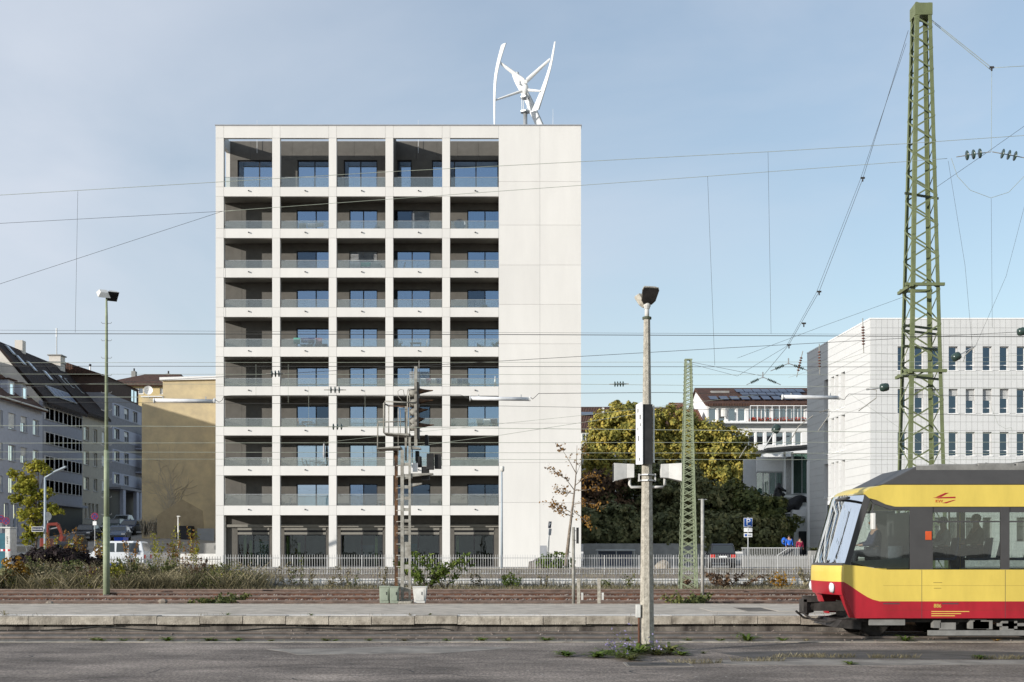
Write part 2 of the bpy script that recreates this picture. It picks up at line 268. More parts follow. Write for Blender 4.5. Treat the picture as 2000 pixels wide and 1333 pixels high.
M['paving'] = mat('old platform paving', (.56,.495,.41), .9, .3, 2.2, 1, 22, col2=(.33,.29,.24), lo=.28, hi=.6); M['glassb'] = glassmat('darker window glass', (.45,.5,.5), .33, rcol=(.50,.70,1)); M['glassc'] = glassmat('bright window glass', (.42,.46,.46), .54, rcol=(.68,.84,1)); M['glassd'] = glassmat('clear dark window glass', (.55,.58,.58), .10, rcol=(.5,.7,1)); M['officeglass'] = glassmat('dark office glass', (.25,.28,.32), .17, rcol=(.6,.78,1)); M['sgnred'] = mat('shade-darkened red enamel', (.26,.015,.03), .5); M['sgnblue'] = mat('shade-darkened blue enamel', (.03,.03,.14), .5); M['greypole'] = mat('grey weathered pole', (.40,.385,.35), .8, .15, 6); M['screen'] = glassmat('windscreen glass', (.72,.75,.74), .01, .03)  # round sign red and blue are darkened in colour to stand for shade
L = dict(
 autumn=foliage('autumn leaves', [(.07,.085,.025),(.22,.215,.05),(.48,.405,.09),(.64,.47,.11)]), green=foliage('broad green leaves', [(.05,.068,.026),(.115,.135,.045),(.23,.215,.07)]), dark=foliage('dark evergreen leaves', [(.06,.07,.035),(.14,.15,.065),(.26,.235,.11)], .15), gink=foliage('yellow green leaves', [(.12,.14,.018),(.27,.26,.03),(.44,.37,.05)]), rusty=foliage('brown autumn leaves', [(.12,.055,.015),(.24,.12,.026),(.36,.21,.045)]), gold=foliage('golden leaves', [(.10,.06,.012),(.34,.18,.022),(.46,.26,.03)]), dry=foliage('dry grass', [(.08,.072,.04),(.21,.18,.10),(.44,.385,.25)]), weed=foliage('fresh weed leaves', [(.05,.085,.016),(.11,.16,.028),(.20,.235,.05)]), redl=foliage('red brown leaves', [(.05,.036,.022),(.13,.078,.048),(.24,.15,.085)]), mauve=foliage('dark purple leaves', [(.015,.012,.012),(.035,.022,.024),(.05,.04,.03)]), lilac=foliage('lilac flowers', [(.22,.18,.35),(.40,.35,.55)]), grassg=foliage('green grass', [(.05,.06,.018),(.12,.13,.035),(.22,.19,.07)]))
# ---------------------------------------------------------------- the setting: ground, platforms, tracks
def gz(x, y):        # height of the town ground
    if y <= 66: return -.2
    if y <= 69.05: return -.16+(y-66)*.04
    if y <= 69.4: return -.05
    if y <= 76: return .36+(y-69.4)/6.6*.44
    k = min(max((-x-20)/10, 0), 1); k = k*k*(3-2*k)
    return .8+max(0, min(y, 165)-90)*.082*k
ys = [60,66,69.05,69.06,76]+list(np.arange(80,180,5.0))+[220,300,600,2000,4200]; ys = sorted(set(float(y) for y in ys))
xs = [-4200,-800,-200,-120,-80]+list(np.arange(-60,60.1,4.0))+[80,120,200,800,4200]
# one sheet out to the horizon (town side)
tag(MB().grid([[(x, y, gz(x,y)-.02 if y > 69.06 else -.24) for x in xs] for y in ys]).build('ground', M['road']), 'grey asphalt of the street and car park', 'ground', kind='structure')
tag(MB().grid([[(x,y,-.3) for x in (-4200,-60,60,4200)] for y in (-4200,-30,62)]).build('terrain', M['earth']), 'bare earth of the railway yard', 'terrain', kind='structure')
PZ0 = -.05
p = tag(MB().box(-60,60,-12,25.45,-.29,PZ0).build('platform', M['asphalt']), 'dark worn asphalt platform in the foreground', 'platform', kind='structure')
tag(MB().box(-60,60,25.75,29.26,-.28,-.055).build('track_bed', M['dirt']), 'dusty bed of the near track', 'track bed', kind='structure')
eb = MB().box(-.495,.495,-.15,.15,-.2,0).mesh('edge_stone', M['kerb'])
for i in range(-22, 23): inst('edge_stone', eb, (i*1.0+random.uniform(-.004,.004), 25.6, PZ0+.012+random.uniform(-.006,.006)), p)
# far platform with its coping slabs and stained wall
fp = tag(MB().box(-60,60,29.55,36.1,-.28,.30).build('far_platform', M['paving']), 'low grey platform between the near and far tracks', 'platform', kind='structure')
MB().box(-60,60,29.36,29.54,-.28,.10).build('platform_wall', M['oldwall'], fp)
wp = MB()
for i in range(60):
    x = random.uniform(-15,15); w = random.uniform(.04,.22); h = random.uniform(.01,.05); wp.box(x, x+w, 29.352, 29.362, .09-h, .097)
wp.build('plaster_patches', M['kerb'], fp)['kind'] = 'stuff'
sb = MB(); sb.prism([(-.5,0,-.19),(-.5,0,-.02),(-.5,.02,0),(-.5,.45,0),(-.5,.45,-.19)],(1,0,0)); sb = sb.mesh('coping_slab', M['kerb'])
x = -16.6
while x < 17:
    w = 1.02; inst('coping_slab', sb, (x+w/2, 29.2+random.uniform(-.006,.006), .302+random.uniform(-.012,.012)), fp, rot=(random.uniform(-.012,.012),0,random.uniform(-.004,.004)), scale=((w-.016),1,1)); x += w
for nm, y0, y1, z, m_ in (('white_edge_line',29.68,29.85,.308,'signw'),('far_edge_slab',36.1,36.45,.31,'kerb')): MB().box(-40,40,y0,y1,z-.02 if nm[0]=='w' else -.28,z).build(nm, M[m_], fp)
tag(MB().grid([[(x,36.4,-.26),(x,40,-.16),(x,44,-.13),(x,60,-.13),(x,66.5,-.14)] for x in np.linspace(-60,60,40)]).build('ballast_bed', M['ballast']), 'brown ballast under the far tracks', 'ballast', kind='structure')
# rails
def railmesh(m_):
    mb = MB(); mb.box(-45,45,-.07,.07,-.16,-.145); mb.box(-45,45,-.012,.012,-.145,-.04); return mb.mesh('rail', m_)
RM = railmesh(M['rust']); RM0 = railmesh(M['railtop'])
def headmesh(m_): return MB().prism([(-45,-.036,-.04),(-45,.036,-.04),(-45,.036,-.006),(-45,.028,0),(-45,-.028,0),(-45,-.036,-.006)],(90,0,0)).mesh('rail_head', m_)
RH = headmesh(M['railold']); RH0 = headmesh(M['railtop'])
fb = MB().box(-.06,.06,-.11,.11,-.185,-.12).mesh('fastening', M['rust'])
for i, (yc, lab) in enumerate(((27.42,'shiny near track the yellow tram runs on'),(46.6,'rusty track just behind the low platform'),(51.6,'second rusty track behind the low platform'),(56.9,'third rusty track behind the low platform'),(61.3,'farthest rusty track along the dry weeds'))):
    t = thing('railway_track', lab, 'railway track', (0,yc,-.16)); t['kind'] = 'structure'
    for s in (-.7175-.036, .7175+.036): zz_ = 0 if i == 0 else random.uniform(-.02,.02); rl_ = inst('rail', RM0 if i == 0 else RM, (0,yc+s,zz_), t); inst('rail_head', RH0 if i == 0 else RH, (0,yc+s,zz_), rl_)
    sl_ = MB()
    for k in range(140):
        x = -45+k*.65; sl_.box(x-.12+random.uniform(-.02,.02), x+.12, yc-1.25, yc+1.25, -.3, -.165 if i else -.285)
    o = sl_.build('sleepers', M['wood'], t); o['kind'] = 'stuff'
    if i:
        fm_ = MB()
        for k in range(140):
            for s in (-.7535,.7535): x = -45+k*.65; fm_.box(x-.09,x+.09,yc+s-.15,yc+s+.15,-.165,-.12)
        fm_.build('rail_chairs', M['rust'], t)['kind'] = 'stuff'
# loose ballast stones
def scatter_stones(n, x0, x1, y0, y1, z, r0, r1, m_, name, lab):
    mb = MB()
    c = RNG.uniform((x0,y0,z),(x1,y1,z+.03),(n,3)); rr = RNG.uniform(r0,r1,n)
    base = np.array([(1,0,0),(0,1,0),(-1,0,0),(0,-1,0),(0,0,1),(0,0,-1)],float); fcs = [(0,1,4),(1,2,4),(2,3,4),(3,0,4),(1,0,5),(2,1,5),(3,2,5),(0,3,5)]
    for i in range(n): mb.add(c[i]+base*RNG.uniform(.6,1.2,(6,1))*rr[i]*np.array((1,1,.8)), fcs)
    return tag(mb.build(name, m_), lab, 'gravel', kind='stuff')
scatter_stones(15000,-24,24,43.5,64.5,-.13,.03,.085,M['stone'],'ballast_stones','loose brown ballast stones between the far tracks')
scatter_stones(500,-12,12,25.8,29.3,-.055,.012,.035,M['stone'],'track_grit','grit lying along the near track bed')
def pebble(px, py, Y, r, lab):
    mb = MB().ball((PX(px,Y),Y,PZ(py,Y)), r*1.5, r, r*.8, 7, 4); tag(mb.build('stone', M['gravel']), lab, 'stone')
pebble(97,1178,45.2,.10,'pale stone lying by the first far rail near the left edge'); pebble(318,1175,45.4,.13,'pale stone by the first far rail left of the green bramble')
# low white wall, gravel strip in front of the flats
for nm, a, b, c, d in (('cover_plate',1378,1440,1188,1195),('cover_plate',1446,1500,1187.5,1194.5),('cover_plate',1506,1552,1188,1195)):
    ya, yb = 1.5*F/(d-HY), 1.5*F/(c-HY); MB().box(PX(a,(ya+yb)/2),PX(b,(ya+yb)/2),ya,yb,.296,.306).build(nm, M['kerbtop'] if a != 1446 else M['dirt'], fp)
ww = thing('low_wall', 'long low white painted wall behind the far tracks', 'wall', (0,69.2,-.1))
x = PX(330,69)
while x < 24:
    MB().box(x+.004,x+1.996,69.06,69.36,-.3,.37+random.uniform(-.006,.006)).build('wall_block', M['whitewall'], ww); x += 2
tag(MB().grid([[(x,69.36,.345),(x,72,.555),(x,75.4,.775)] for x in np.linspace(-18,26,30)]).build('gravel_bank', M['gravel']), 'reddish gravel strip above the low white wall', 'gravel strip', kind='structure')
tag(MB().box(-18,26,75.4,75.65,.5,.86).build('kerb', M['kerb']), 'pale kerb of the street in front of the flats', 'kerb', kind='structure')
# manhole cover and light repair patches on the platform
def pquad(pts, z, m_, nm, lab, cat):
    mb = MB(); c = []
    for (a, b) in pts:
        Y = (ZC-z)*F/(b-HY); c.append((PX(a,Y),Y,z-.006))
    mb.prism(c, (0,0,.006)); return tag(mb.build(nm, m_), lab, cat, kind='structure')
M['patch'] = mat('light asphalt patch', (.34,.31,.27), .95, .3, 1.6, .9, 60, col2=(.19,.172,.152)); M['patch2'] = mat('dark tar patch', (.10,.092,.085), .9, .2, 2, .7, 50)
pquad([(520,1268),(640,1266.5),(800,1262),(1000,1264),(980,1268),(860,1276),(580,1279),(560,1274)], PZ0+.004, M['patch'], 'repair_patch', 'pale worn patch in the dark asphalt left of centre', 'asphalt patch')
pquad([(1335,1292),(1500,1287),(1750,1289),(2100,1290),(2100,1297),(1700,1300),(1440,1299)], PZ0+.004, M['patch'], 'repair_patch', 'long pale worn strip of asphalt on the right', 'asphalt patch')
pquad([(1400,1275),(1560,1271),(1800,1270),(2050,1275),(2050,1289),(1700,1287),(1480,1288)], PZ0+.004, M['patch2'], 'repair_patch', 'darker tar patch behind the long pale strip', 'asphalt patch')
ck = MB()
for i in range(26):
    px, py = random.uniform(-50,2050), random.uniform(1259,1330); Y = 1.85*F/(py-HY); q = V(PX(px,Y),Y,PZ0+.002); a = random.choice((0,0,math.pi))+random.uniform(-.5,.5); w = random.uniform(.006,.016)
    for k in range(random.randint(5,14)):
        a += random.gauss(0,.45); d = V(math.cos(a),math.sin(a)*.7,0)*random.uniform(.12,.3); e = q+d; s_ = V(-d.y,d.x,0).normalized()*w
        if max(q.y,e.y) < 25.4: ck.add([q-s_,q+s_,e+s_,e-s_],[(0,3,2,1)])
        q = e
ck.build('cracks', M['black'], p)['kind'] = 'stuff'
mh = thing('manhole_cover', 'rectangular manhole cover in the asphalt by the lamp pole', 'manhole cover', (PX(1285,20.8),20.8,PZ0))
c = P(1285,1301,20.4); MB().box(c.x-.55,c.x+.55,20.05,20.75,PZ0-.02,PZ0+.009).build('cover_frame', M['patch'], mh)
MB().box(c.x-.5,c.x+.5,20.1,20.7,PZ0,PZ0+.014).build('cover_plate', M['patch2'], mh)
for k in range(6): MB().box(c.x-.12+k*.05,c.x-.095+k*.05,20.3,20.5,PZ0+.01,PZ0+.018).build('slot', M['black'], mh)

# ---------------------------------------------------------------- leaves, grass, plants
def leafmesh(name, c, size, m_, flat=0.0, aspect=1.6, nrm=None):
    c = np.asarray(c, float); n = len(c); size = np.broadcast_to(size, (n,))
    a = RNG.normal(size=(n,3)); a[:,2] *= (1-flat*.6)
    if nrm is not None: w = nrm+RNG.normal(size=(n,3))*.42; w /= np.linalg.norm(w,axis=1,keepdims=True); a -= (a*w).sum(1,keepdims=True)*w
    a /= np.linalg.norm(a,axis=1,keepdims=True)
    b = RNG.normal(size=(n,3)) if nrm is None else np.cross(a,w); b[:,2] *= (1-flat); b -= (b*a).sum(1,keepdims=True)*a; b /= np.linalg.norm(b,axis=1,keepdims=True)
    a *= (size*aspect/2)[:,None]; b *= (size/2)[:,None]
    v = np.stack([c-a, c+b-a*.1, c+a, c-b-a*.1],1).reshape(-1,3)
    me = bpy.data.meshes.new(name); me.vertices.add(4*n); me.vertices.foreach_set('co', v.ravel().astype(np.float32)); me.loops.add(4*n); me.loops.foreach_set('vertex_index', np.arange(4*n,dtype=np.int32))
    me.polygons.add(n); me.polygons.foreach_set('loop_start', np.arange(0,4*n,4,dtype=np.int32)); me.polygons.foreach_set('loop_total', np.full(n,4,dtype=np.int32)); me.materials.append(m_); me.update(calc_edges=True); return me
def mobj(name, me, parent=None):
    o = bpy.data.objects.new(name, me); COL.objects.link(o)
    if parent: attach(o, parent)
    return o
def crownpts(blobs, n, sub=14, subr=.30):
    out = []; nr = []; vol = np.array([b[3]*b[4]*b[5] for b in blobs])**.7; vol = vol/vol.sum()
    for b, w in zip(blobs, vol):
        c = np.array(b[:3]); r = np.array(b[3:6]); k = max(sub, int(sub*3))
        d = RNG.normal(size=(k,3)); d /= np.linalg.norm(d,axis=1,keepdims=True); sc = c+d*r*RNG.uniform(.40,1.12,(k,1)); sr = r.mean()*subr*RNG.uniform(.45,1.4,k)
        m = int(n*w); pick = RNG.integers(0,k,m); dd = RNG.normal(size=(m,3)); dd /= np.linalg.norm(dd,axis=1,keepdims=True)
        nr.append(dd*.75+(sc[pick]-c)/r*.6+np.array((0,0,.15))); out.append(sc[pick]+dd*(sr[pick]*RNG.uniform(.3,1,m)**.5)[:,None]*np.array((1,1,.8)))
    return np.concatenate(out), np.concatenate(nr)
def tree(name, lab, base, blobs, n, leaf, m_, bark='bark', tr=.25, group=None, limbs=7, cat='tree'):
    t = thing(name, lab, cat, base, group); b = Vector(base); top = Vector(max(blobs, key=lambda q: q[2]+q[5])[:3])
    mb = MB(); mid = b.lerp(top,.5)+V(random.uniform(-.3,.3),random.uniform(-.3,.3),0); mb.tube([b-V(0,0,.1), b.lerp(mid,.5), mid, top],[tr,tr*.8,tr*.55,tr*.15],8)
    for bl in blobs[:limbs]:
        c = Vector(bl[:3]); s = b.lerp(top,.35+random.random()*.3); mb.tube([s, s.lerp(c,.5)+V(0,0,-.2), c+V(0,0,bl[5]*.3)],[tr*.42,tr*.28,tr*.06],6)
    mb.build('trunk', M[bark], t, True); cp, cn = crownpts(blobs,n); mobj('crown', leafmesh('crown', cp, RNG.uniform(leaf*.7,leaf*1.3,len(cp)), m_, nrm=cn), t); return t
def stems(c, n, h, spread, m_, leaf, per, lm, r=.006, lean=(0,0)):
    st = MB(); pts = []
    for i in range(n):
        a = random.uniform(0,6.28); s = random.random()**.5*spread; hh = h*random.uniform(.55,1); p0 = Vector(c)+V(math.cos(a)*s*.4,math.sin(a)*s*.3,0)
        p2 = p0+V(math.cos(a)*s+lean[0]*hh,math.sin(a)*s*.6+lean[1]*hh,hh); p1 = p0.lerp(p2,.5)+V(0,0,hh*.1)
        st.tube([p0,p1,p2],[r,r*.8,r*.4],4)
        for k in range(per):
            q = random.uniform(.2,1); w = (p0*(1-q)**2+p1*2*q*(1-q)+p2*q*q); pts.append(w+V(random.gauss(0,leaf*.6),random.gauss(0,leaf*.6),random.gauss(0,leaf*.5)))
    return st, np.array([tuple(q) for q in pts])
def plant(name, lab, c, n, h, spread, leaf, per, lm, stemm='bark', cat='plant', r=.006, lean=(0,0), group=None):
    t = thing(name, lab, cat, c, group); st, pts = stems(c,n,h,spread,None,leaf,per,lm,r,lean)
    st.build('stems', M[stemm], t); mobj('foliage', leafmesh('foliage',pts,leaf,lm), t); return t
def tuft(c, n, L_, w, lm):      # rosette of arching leaves
    vs = []; fs = []
    for i in range(n):
        a = random.uniform(0,6.28); l = L_*random.uniform(.5,1); d = V(math.cos(a),math.sin(a),0); s = V(-d.y,d.x,0)*w*random.uniform(.6,1.2); up = random.uniform(.4,1.3)
        q = [Vector(c)+d*(l*t)+V(0,0,l*up*(t-.75*t*t)) for t in (.03,.4,.75,1)]; o = len(vs)
        vs += [q[0]-s*.3,q[0]+s*.3,q[1]+s,q[1]-s,q[2]+s*.8,q[2]-s*.8,q[3]]; fs += [(o,o+1,o+2,o+3),(o+3,o+2,o+4,o+5),(o+5,o+4,o+6)]
    return vs, fs
def rosette(name, lab, c, n, L_, w, lm, cat='weed', flowers=None, group=None):
    t = thing(name, lab, cat, c, group); vs, fs = tuft(c,n,L_,w,lm); MB().add(vs,fs).build('leaves', lm, t)
    if flowers:
        st, pts = stems(c,flowers,L_*1.1,L_*.7,None,.03,3,None,.003); st.build('flower_stems', lm, t); mobj('flowers', leafmesh('flowers',pts,.035,L['lilac'] if flowers > 4 else L['gink']), t)['kind'] = 'stuff'
    return t
def blades(n, x0, x1, y0, y1, zf, h0, h1, w, lean=.5, dens=None):
    x = RNG.uniform(x0,x1,n); y = RNG.uniform(y0,y1,n)
    if dens is not None: k = np.array([random.random() < dens(a,b) for a,b in zip(x,y)]); x, y = x[k], y[k]
    n = len(x); z = np.array([zf(a,b) for a,b in zip(x,y)]); h = RNG.uniform(h0,h1,n); a = RNG.uniform(0,6.28,n); d = np.stack([np.cos(a),np.sin(a)],1)*(h*RNG.uniform(0,lean,n))[:,None]
    b = RNG.uniform(0,6.28,n); s = np.stack([np.cos(b),np.sin(b)],1)*w/2
    z0 = z-.02; v = np.stack([np.stack([x-s[:,0],y-s[:,1],z0],1), np.stack([x+s[:,0],y+s[:,1],z0],1), np.stack([x+d[:,0]*.56+s[:,0]*.7,y+d[:,1]*.56+s[:,1]*.7,z+h*.6],1), np.stack([x+d[:,0],y+d[:,1],z+h],1)],1).reshape(-1,3)
    me = bpy.data.meshes.new('grass'); me.vertices.add(4*n); me.vertices.foreach_set('co', v.ravel().astype(np.float32)); me.loops.add(4*n); me.loops.foreach_set('vertex_index', np.arange(4*n,dtype=np.int32)); me.polygons.add(n); me.polygons.foreach_set('loop_start', np.arange(0,4*n,4,dtype=np.int32)); me.polygons.foreach_set('loop_total', np.full(n,4,dtype=np.int32)); return me
def grass(name, lab, m_, *a, **k):
    me = blades(*a, **k); me.materials.append(m_); me.update(calc_edges=True); return tag(mobj(name, me), lab, 'grass', kind='stuff')
# ---------------------------------------------------------------- the block of flats
BY = 89.0; zf = lambda py: PZ(py, BY); xf = lambda px: PX(px, BY)
B = thing('apartment_building', 'white ten storey block of flats with open concrete grid balconies', 'apartment building', (xf(778),95.5,.8))
PIL = [(421,437),(531.5,547),(642,657.3),(752.7,768),(863.5,879)]; WX = 974; EX = 1135
BT = [365.5,446.8,523.8,600.8,678,755,833.3,910.4,987.8]; BB = [384,465.3,542.4,619.5,697,773.5,851,929,1006.7]
GZ = .8; BACK = 102.0; RW = 90.7; RT = 92.25      # loggia back wall, penthouse back wall
J = .014
def panel(x0, x1, y0, y1, z0, z1):
    z0, z1 = min(z0,z1), max(z0,z1); return MB().box(x0+J/2,x1-J/2,y0,y1,z0+J/2,z1-J/2).build('facade_panel', M['panel'], B)
core = MB()
zs = [zf(246)]
for t, b in zip(BT, BB): zs += [zf(t), zf(b)]
zs.append(GZ-.3); ztop = zf(246); ztb = zf(270)
for (a, b) in PIL:
    cuts = [ztop, ztb]+zs[1:]
    for u, w in zip(cuts, cuts[1:]): panel(xf(a),xf(b),BY,BY+.42,w,u)
    core.box(xf(a)+.03,xf(b)-.03,BY+.03,BY+.39,GZ-.3,ztop-.05)
bays = [(PIL[i][1], (PIL[i+1][0] if i < 4 else WX)) for i in range(5)]
for (a, b) in bays:
    panel(xf(a),xf(b),BY+.004,BY+.30,ztb,ztop)
    for t, w in zip(BT, BB):
        panel(xf(a),xf(b),BY+.004,BY+.22,zf(w),zf(t))
        c = (xf(a)+xf(b))/2+.04; MB().cyl((c,BY+.1,zf(t)-.26),(c+.03,BY-.13,zf(t)-.30),.045,n=8).build('drain_spout', M['frame'], B)
for t, w in zip(BT, BB): core.box(xf(421)+.03,xf(WX),BY+.03,BY+.2,zf(w)+.03,zf(t)-.03)
core.box(xf(421)+.03,xf(WX),BY+.03,BY+.27,ztb+.03,ztop-.05)
# solid end wall
rows = [246,355,440,518,595,672,749,827,904,982,1112]
for a, b in ((WX,1054.5),(1054.5,EX)):
    for t, w in zip(rows, rows[1:]): panel(xf(a),xf(b),BY+.002,BY+.12,zf(w),zf(t))
core.box(xf(WX)+.02,xf(EX)-.02,BY+.05,BACK-.1,GZ-.3,ztop-.06)
core.build('joint_core', M['core'], B)
for k in range(4):
    for t, w in zip(rows, rows[1:]): MB().box(xf(EX)-.1,xf(EX),BY+.13+k*3.2,BY+.13+(k+1)*3.2-J,zf(w)+J/2,zf(t)-J/2).build('facade_panel', M['panel'], B)
MB().box(xf(1054.5)+.01,xf(1067),BY-.02,BY+.01,zf(1090),zf(1066)).build('service_hatch', M['coping'], B)
# left flank: side wall behind the open corner loggias, side beams
for t, w, u in zip([246]+BT, BT+[1107], [270]+BB):
    last = t == 246
    MB().box(xf(421),xf(421)+.25,BY+.425,RW-.003 if not last else RT,zf(t)-.003,zf(u if not last else 270)).build('side_beam', M['panel'], B)
    MB().box(xf(421),xf(421)+.3,(RT if last else RW),BACK,zf(w)+.01,zf(t)-.01).build('side_wall', M['panel'], B)
# slabs and rear shell
for i, (t, w) in enumerate(zip(BT, BB)):
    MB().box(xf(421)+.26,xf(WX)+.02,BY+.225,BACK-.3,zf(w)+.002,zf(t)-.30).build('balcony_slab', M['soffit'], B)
sh = MB(); sh.box(xf(421),xf(WX),BACK-.25,BACK,GZ,zf(246)); sh.box(xf(421)+.31,xf(WX)-.01,RT+.31,BACK-.26,zf(BT[0])+2.75,PZ(276.5,RT)-.01); sh.build('rear_wall', M['panel'], B)
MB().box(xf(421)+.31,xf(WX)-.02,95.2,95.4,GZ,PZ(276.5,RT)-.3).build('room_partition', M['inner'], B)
for x0, x1 in ((421,1136.2),): cp = MB(); cp.box(xf(x0)-.04,xf(x1),BY-.05,BY+.40,ztop+.002,ztop+.08); cp.box(xf(WX),xf(x1),BY+.40,BACK,ztop+.002,ztop+.08); cp.build('coping', M['coping'], B)
# openings
win = {1:(579,655), 2:(682.2,737.3), 3:(769,840.5), 4:(912.5,990)}
uX = lambda px, yy=RW: (px-HX)*yy/F      # pixel on the recessed wall -> X
PL = Plane((0,RW,0),(1,0,0),(0,-1,0)); PT = Plane((0,RT,0),(1,0,0),(0,-1,0))
def wavy(x0, x1, y, z0, z1, m_, parent, amp=.04, n=26, name='curtain'):
    mb = MB(); xs_ = np.linspace(x0,x1,n); f = [y+amp*math.sin(i*1.9)+amp*.4*math.sin(i*.7) for i in range(n)]
    for i in range(n-1): mb.add([(xs_[i],f[i],z0),(xs_[i+1],f[i+1],z0),(xs_[i+1],f[i+1],z1),(xs_[i],f[i],z1)],[(0,1,2,3)])
    return mb.build(name, m_, parent, True)
def blind(x0, x1, y, z0, z1, parent):
    b = bpy.data.objects.new('blind', None); COL.objects.link(b); attach(b, parent); n = int((z1-z0)/.085); me = MB().hexa([(x0,-.03,-.02),(x1,-.03,-.02),(x1,.03,.018),(x0,.03,.018),(x0,-.03,-.012),(x1,-.03,-.012),(x1,.03,.026),(x0,.03,.026)]).mesh('slat', M['blind'])
    for k in range(n): inst('slat', me, (0,y,z0+.04+k*(z1-z0)/n), b)
    return b
for i in range(1, 9):                 # storeys under the penthouse: opening between beam i-1 (above) and beam i (below)
    zt, zb = zf(BB[i-1])+.002, zf(BT[i])-.30; wt = zt-.33-.18*(i>0)
    for k, (a, b) in enumerate(bays):
        x0, x1 = (PIL[k][0]+PIL[k][1])/2, (WX+8 if k == 4 else (PIL[k+1][0]+PIL[k+1][1])/2)
        X0, X1 = xf(x0) if k else xf(421)+.31, xf(x1)
        if k == 0:
            xm = uX(472.5)
            for p0, p1 in ((X0,xm-.008),(xm+.008,X1-.004)): MB().box(p0,p1,RW,RW+.18,zb,zt).build('wall_panel', M['render'], B)
        else:
            wa, wb = win[k]; w0, w1 = uX(wa), min(uX(wb), X1-.02)
            for r_ in rects(X0,X1-.004,zb,zt,[(w0,w1,zb-.1,wt)]): MB().box(r_[0],r_[1],RW,RW+.18,r_[2],r_[3]).build('wall_panel', M['render'], B)
            wd = PL.window(B, w0, w1, zb+.02, wt, M['frame'], [M['glassd'],M['glassb']] if (k,i) in ((4,3),(1,2),(3,1),(4,7)) else [M['glassb'],M['glassd']] if (k,i) in ((2,8),(1,6),(3,6)) else M['glassd'] if (k,i) in ((4,8),(2,2),(3,8)) else M[('glassb','glassb','glass','glass','glassc','glassc')[min(5,max(0,(i-1)*5//7+(i*5+k*3)%3-1))]], 1, None, .12, .075)
            zz0, zz1, mid = zb+.1, wt-.08, (w0+w1)/2
            if (k,i) == (3,1): blind(mid+.05,w1-.02,RW+.08,zb+.05,wt-.04,wd)
            elif (k,i) == (2,2): blind(w0+.05,w1-.05,RW+.08,zb+.75,wt-.04,wd)
            elif (k,i) == (3,5): blind(mid-.2,w1-.05,RW+.08,zb+.3,wt-.3,wd)
            elif (i*7+k*5)%6 == 0: wavy(w0+.12,w0+.75,RW+.30,zz0,zz1,M['curtain'],wd)
            elif (i*7+k*5)%6 == 3: wavy(w0+.1,w1-.1,RW+.30,zz0,zz1,M['curtain'],wd,.03,40)
            elif (k,i) in ((2,4),(2,7),(2,8),(2,3),(1,7),(2,5)) : wavy(mid-.3 if i != 8 else w0+.1,w1-.1,RW+.42,zz0,zz1,M['curtain'],wd)
            elif (k,i) == (4,8): wavy(mid+.1,mid+.4,RW+.42,zz0,zz1-.3,M['curtain'],wd); wavy(mid+.6,mid+.9,RW+.42,zz0,zz1-.3,M['curtain'],wd)
# penthouse
zt, zb = PZ(276.5,RT), zf(BT[0])-.30; wt = PZ(313,RT); tX = lambda px: uX(px,RT)
pw = [(464,548.6),(581,648),(671.5,737),(776,804),(843.5,985)]; ph = MB()
for r_ in rects(xf(421)+.31,xf(WX)-.005,zb,zt,[(tX(a),tX(b),zb-.1,wt) for a,b in pw]):
    w_ = (r_[1]-r_[0]); n = max(1, round(w_/1.55)) if r_[3] == zt else 1
    for q in range(n): MB().box(r_[0]+w_*q/n+.006,r_[0]+w_*(q+1)/n-.006,RT,RT+.3,r_[2]+.003,r_[3]-.003).build('wall_panel', M['render'], B)
for (a, b), mu in zip(pw, (1,1,1,0,2)):
    wd = PT.window(B, tX(a), min(tX(b), xf(WX)-.05), zb+.02, wt-.01, M['frame'], M['glass'], mu, None, .12, .08)
    if a in (464,671.5): wavy(tX(a)+.2,tX(a)+.55 if a == 464 else tX(b)-.2,RT+.45,zb+.1,wt-.2,M['curtain'],wd)
    if a == 843.5: wavy(tX(893),tX(904),RT+.4,zb+.1,wt-.2,M['curtain'],wd)
MB().box(xf(758),xf(766),BY+.43,RT-.004,zb,ztop-.02).build('terrace_divider', M['render'], B)
MB().box(xf(421)+.3,xf(WX)-.01,RT+.02,RT+.32,zt,zt+.05).build('roof_edge', M['coping'], B)
# balustrades
for i in range(9):
    z0 = zf(BT[i]); h = (.76 if i == 0 else .60 if i < 8 else .82)
    for k, (a, b) in enumerate(bays):
        bl = MB().box(xf(a)+.02,xf(b)-.02,BY+.235,BY+.262,z0+h,z0+h+.026).build('balustrade', M['metal'], B)
        n = 2 if i else 3
        for q in range(n): w_ = (xf(b)-xf(a)-.06)/n; MB().box(xf(a)+.03+w_*q+.006,xf(a)+.03+w_*(q+1)-.006,BY+.243,BY+.255,z0-.12,z0+h-.004).build('pane', M['balu'], bl)
    bl = MB().box(xf(421)+.26,xf(421)+.29,BY+.43,RW-.01,z0+h,z0+h+.026).build('balustrade', M['metal'], B); MB().box(xf(421)+.268,xf(421)+.28,BY+.44,RW-.02,z0-.12,z0+h-.004).build('pane', M['balu'], bl)
for (a, b), k in zip(bays, range(5)):
    pass
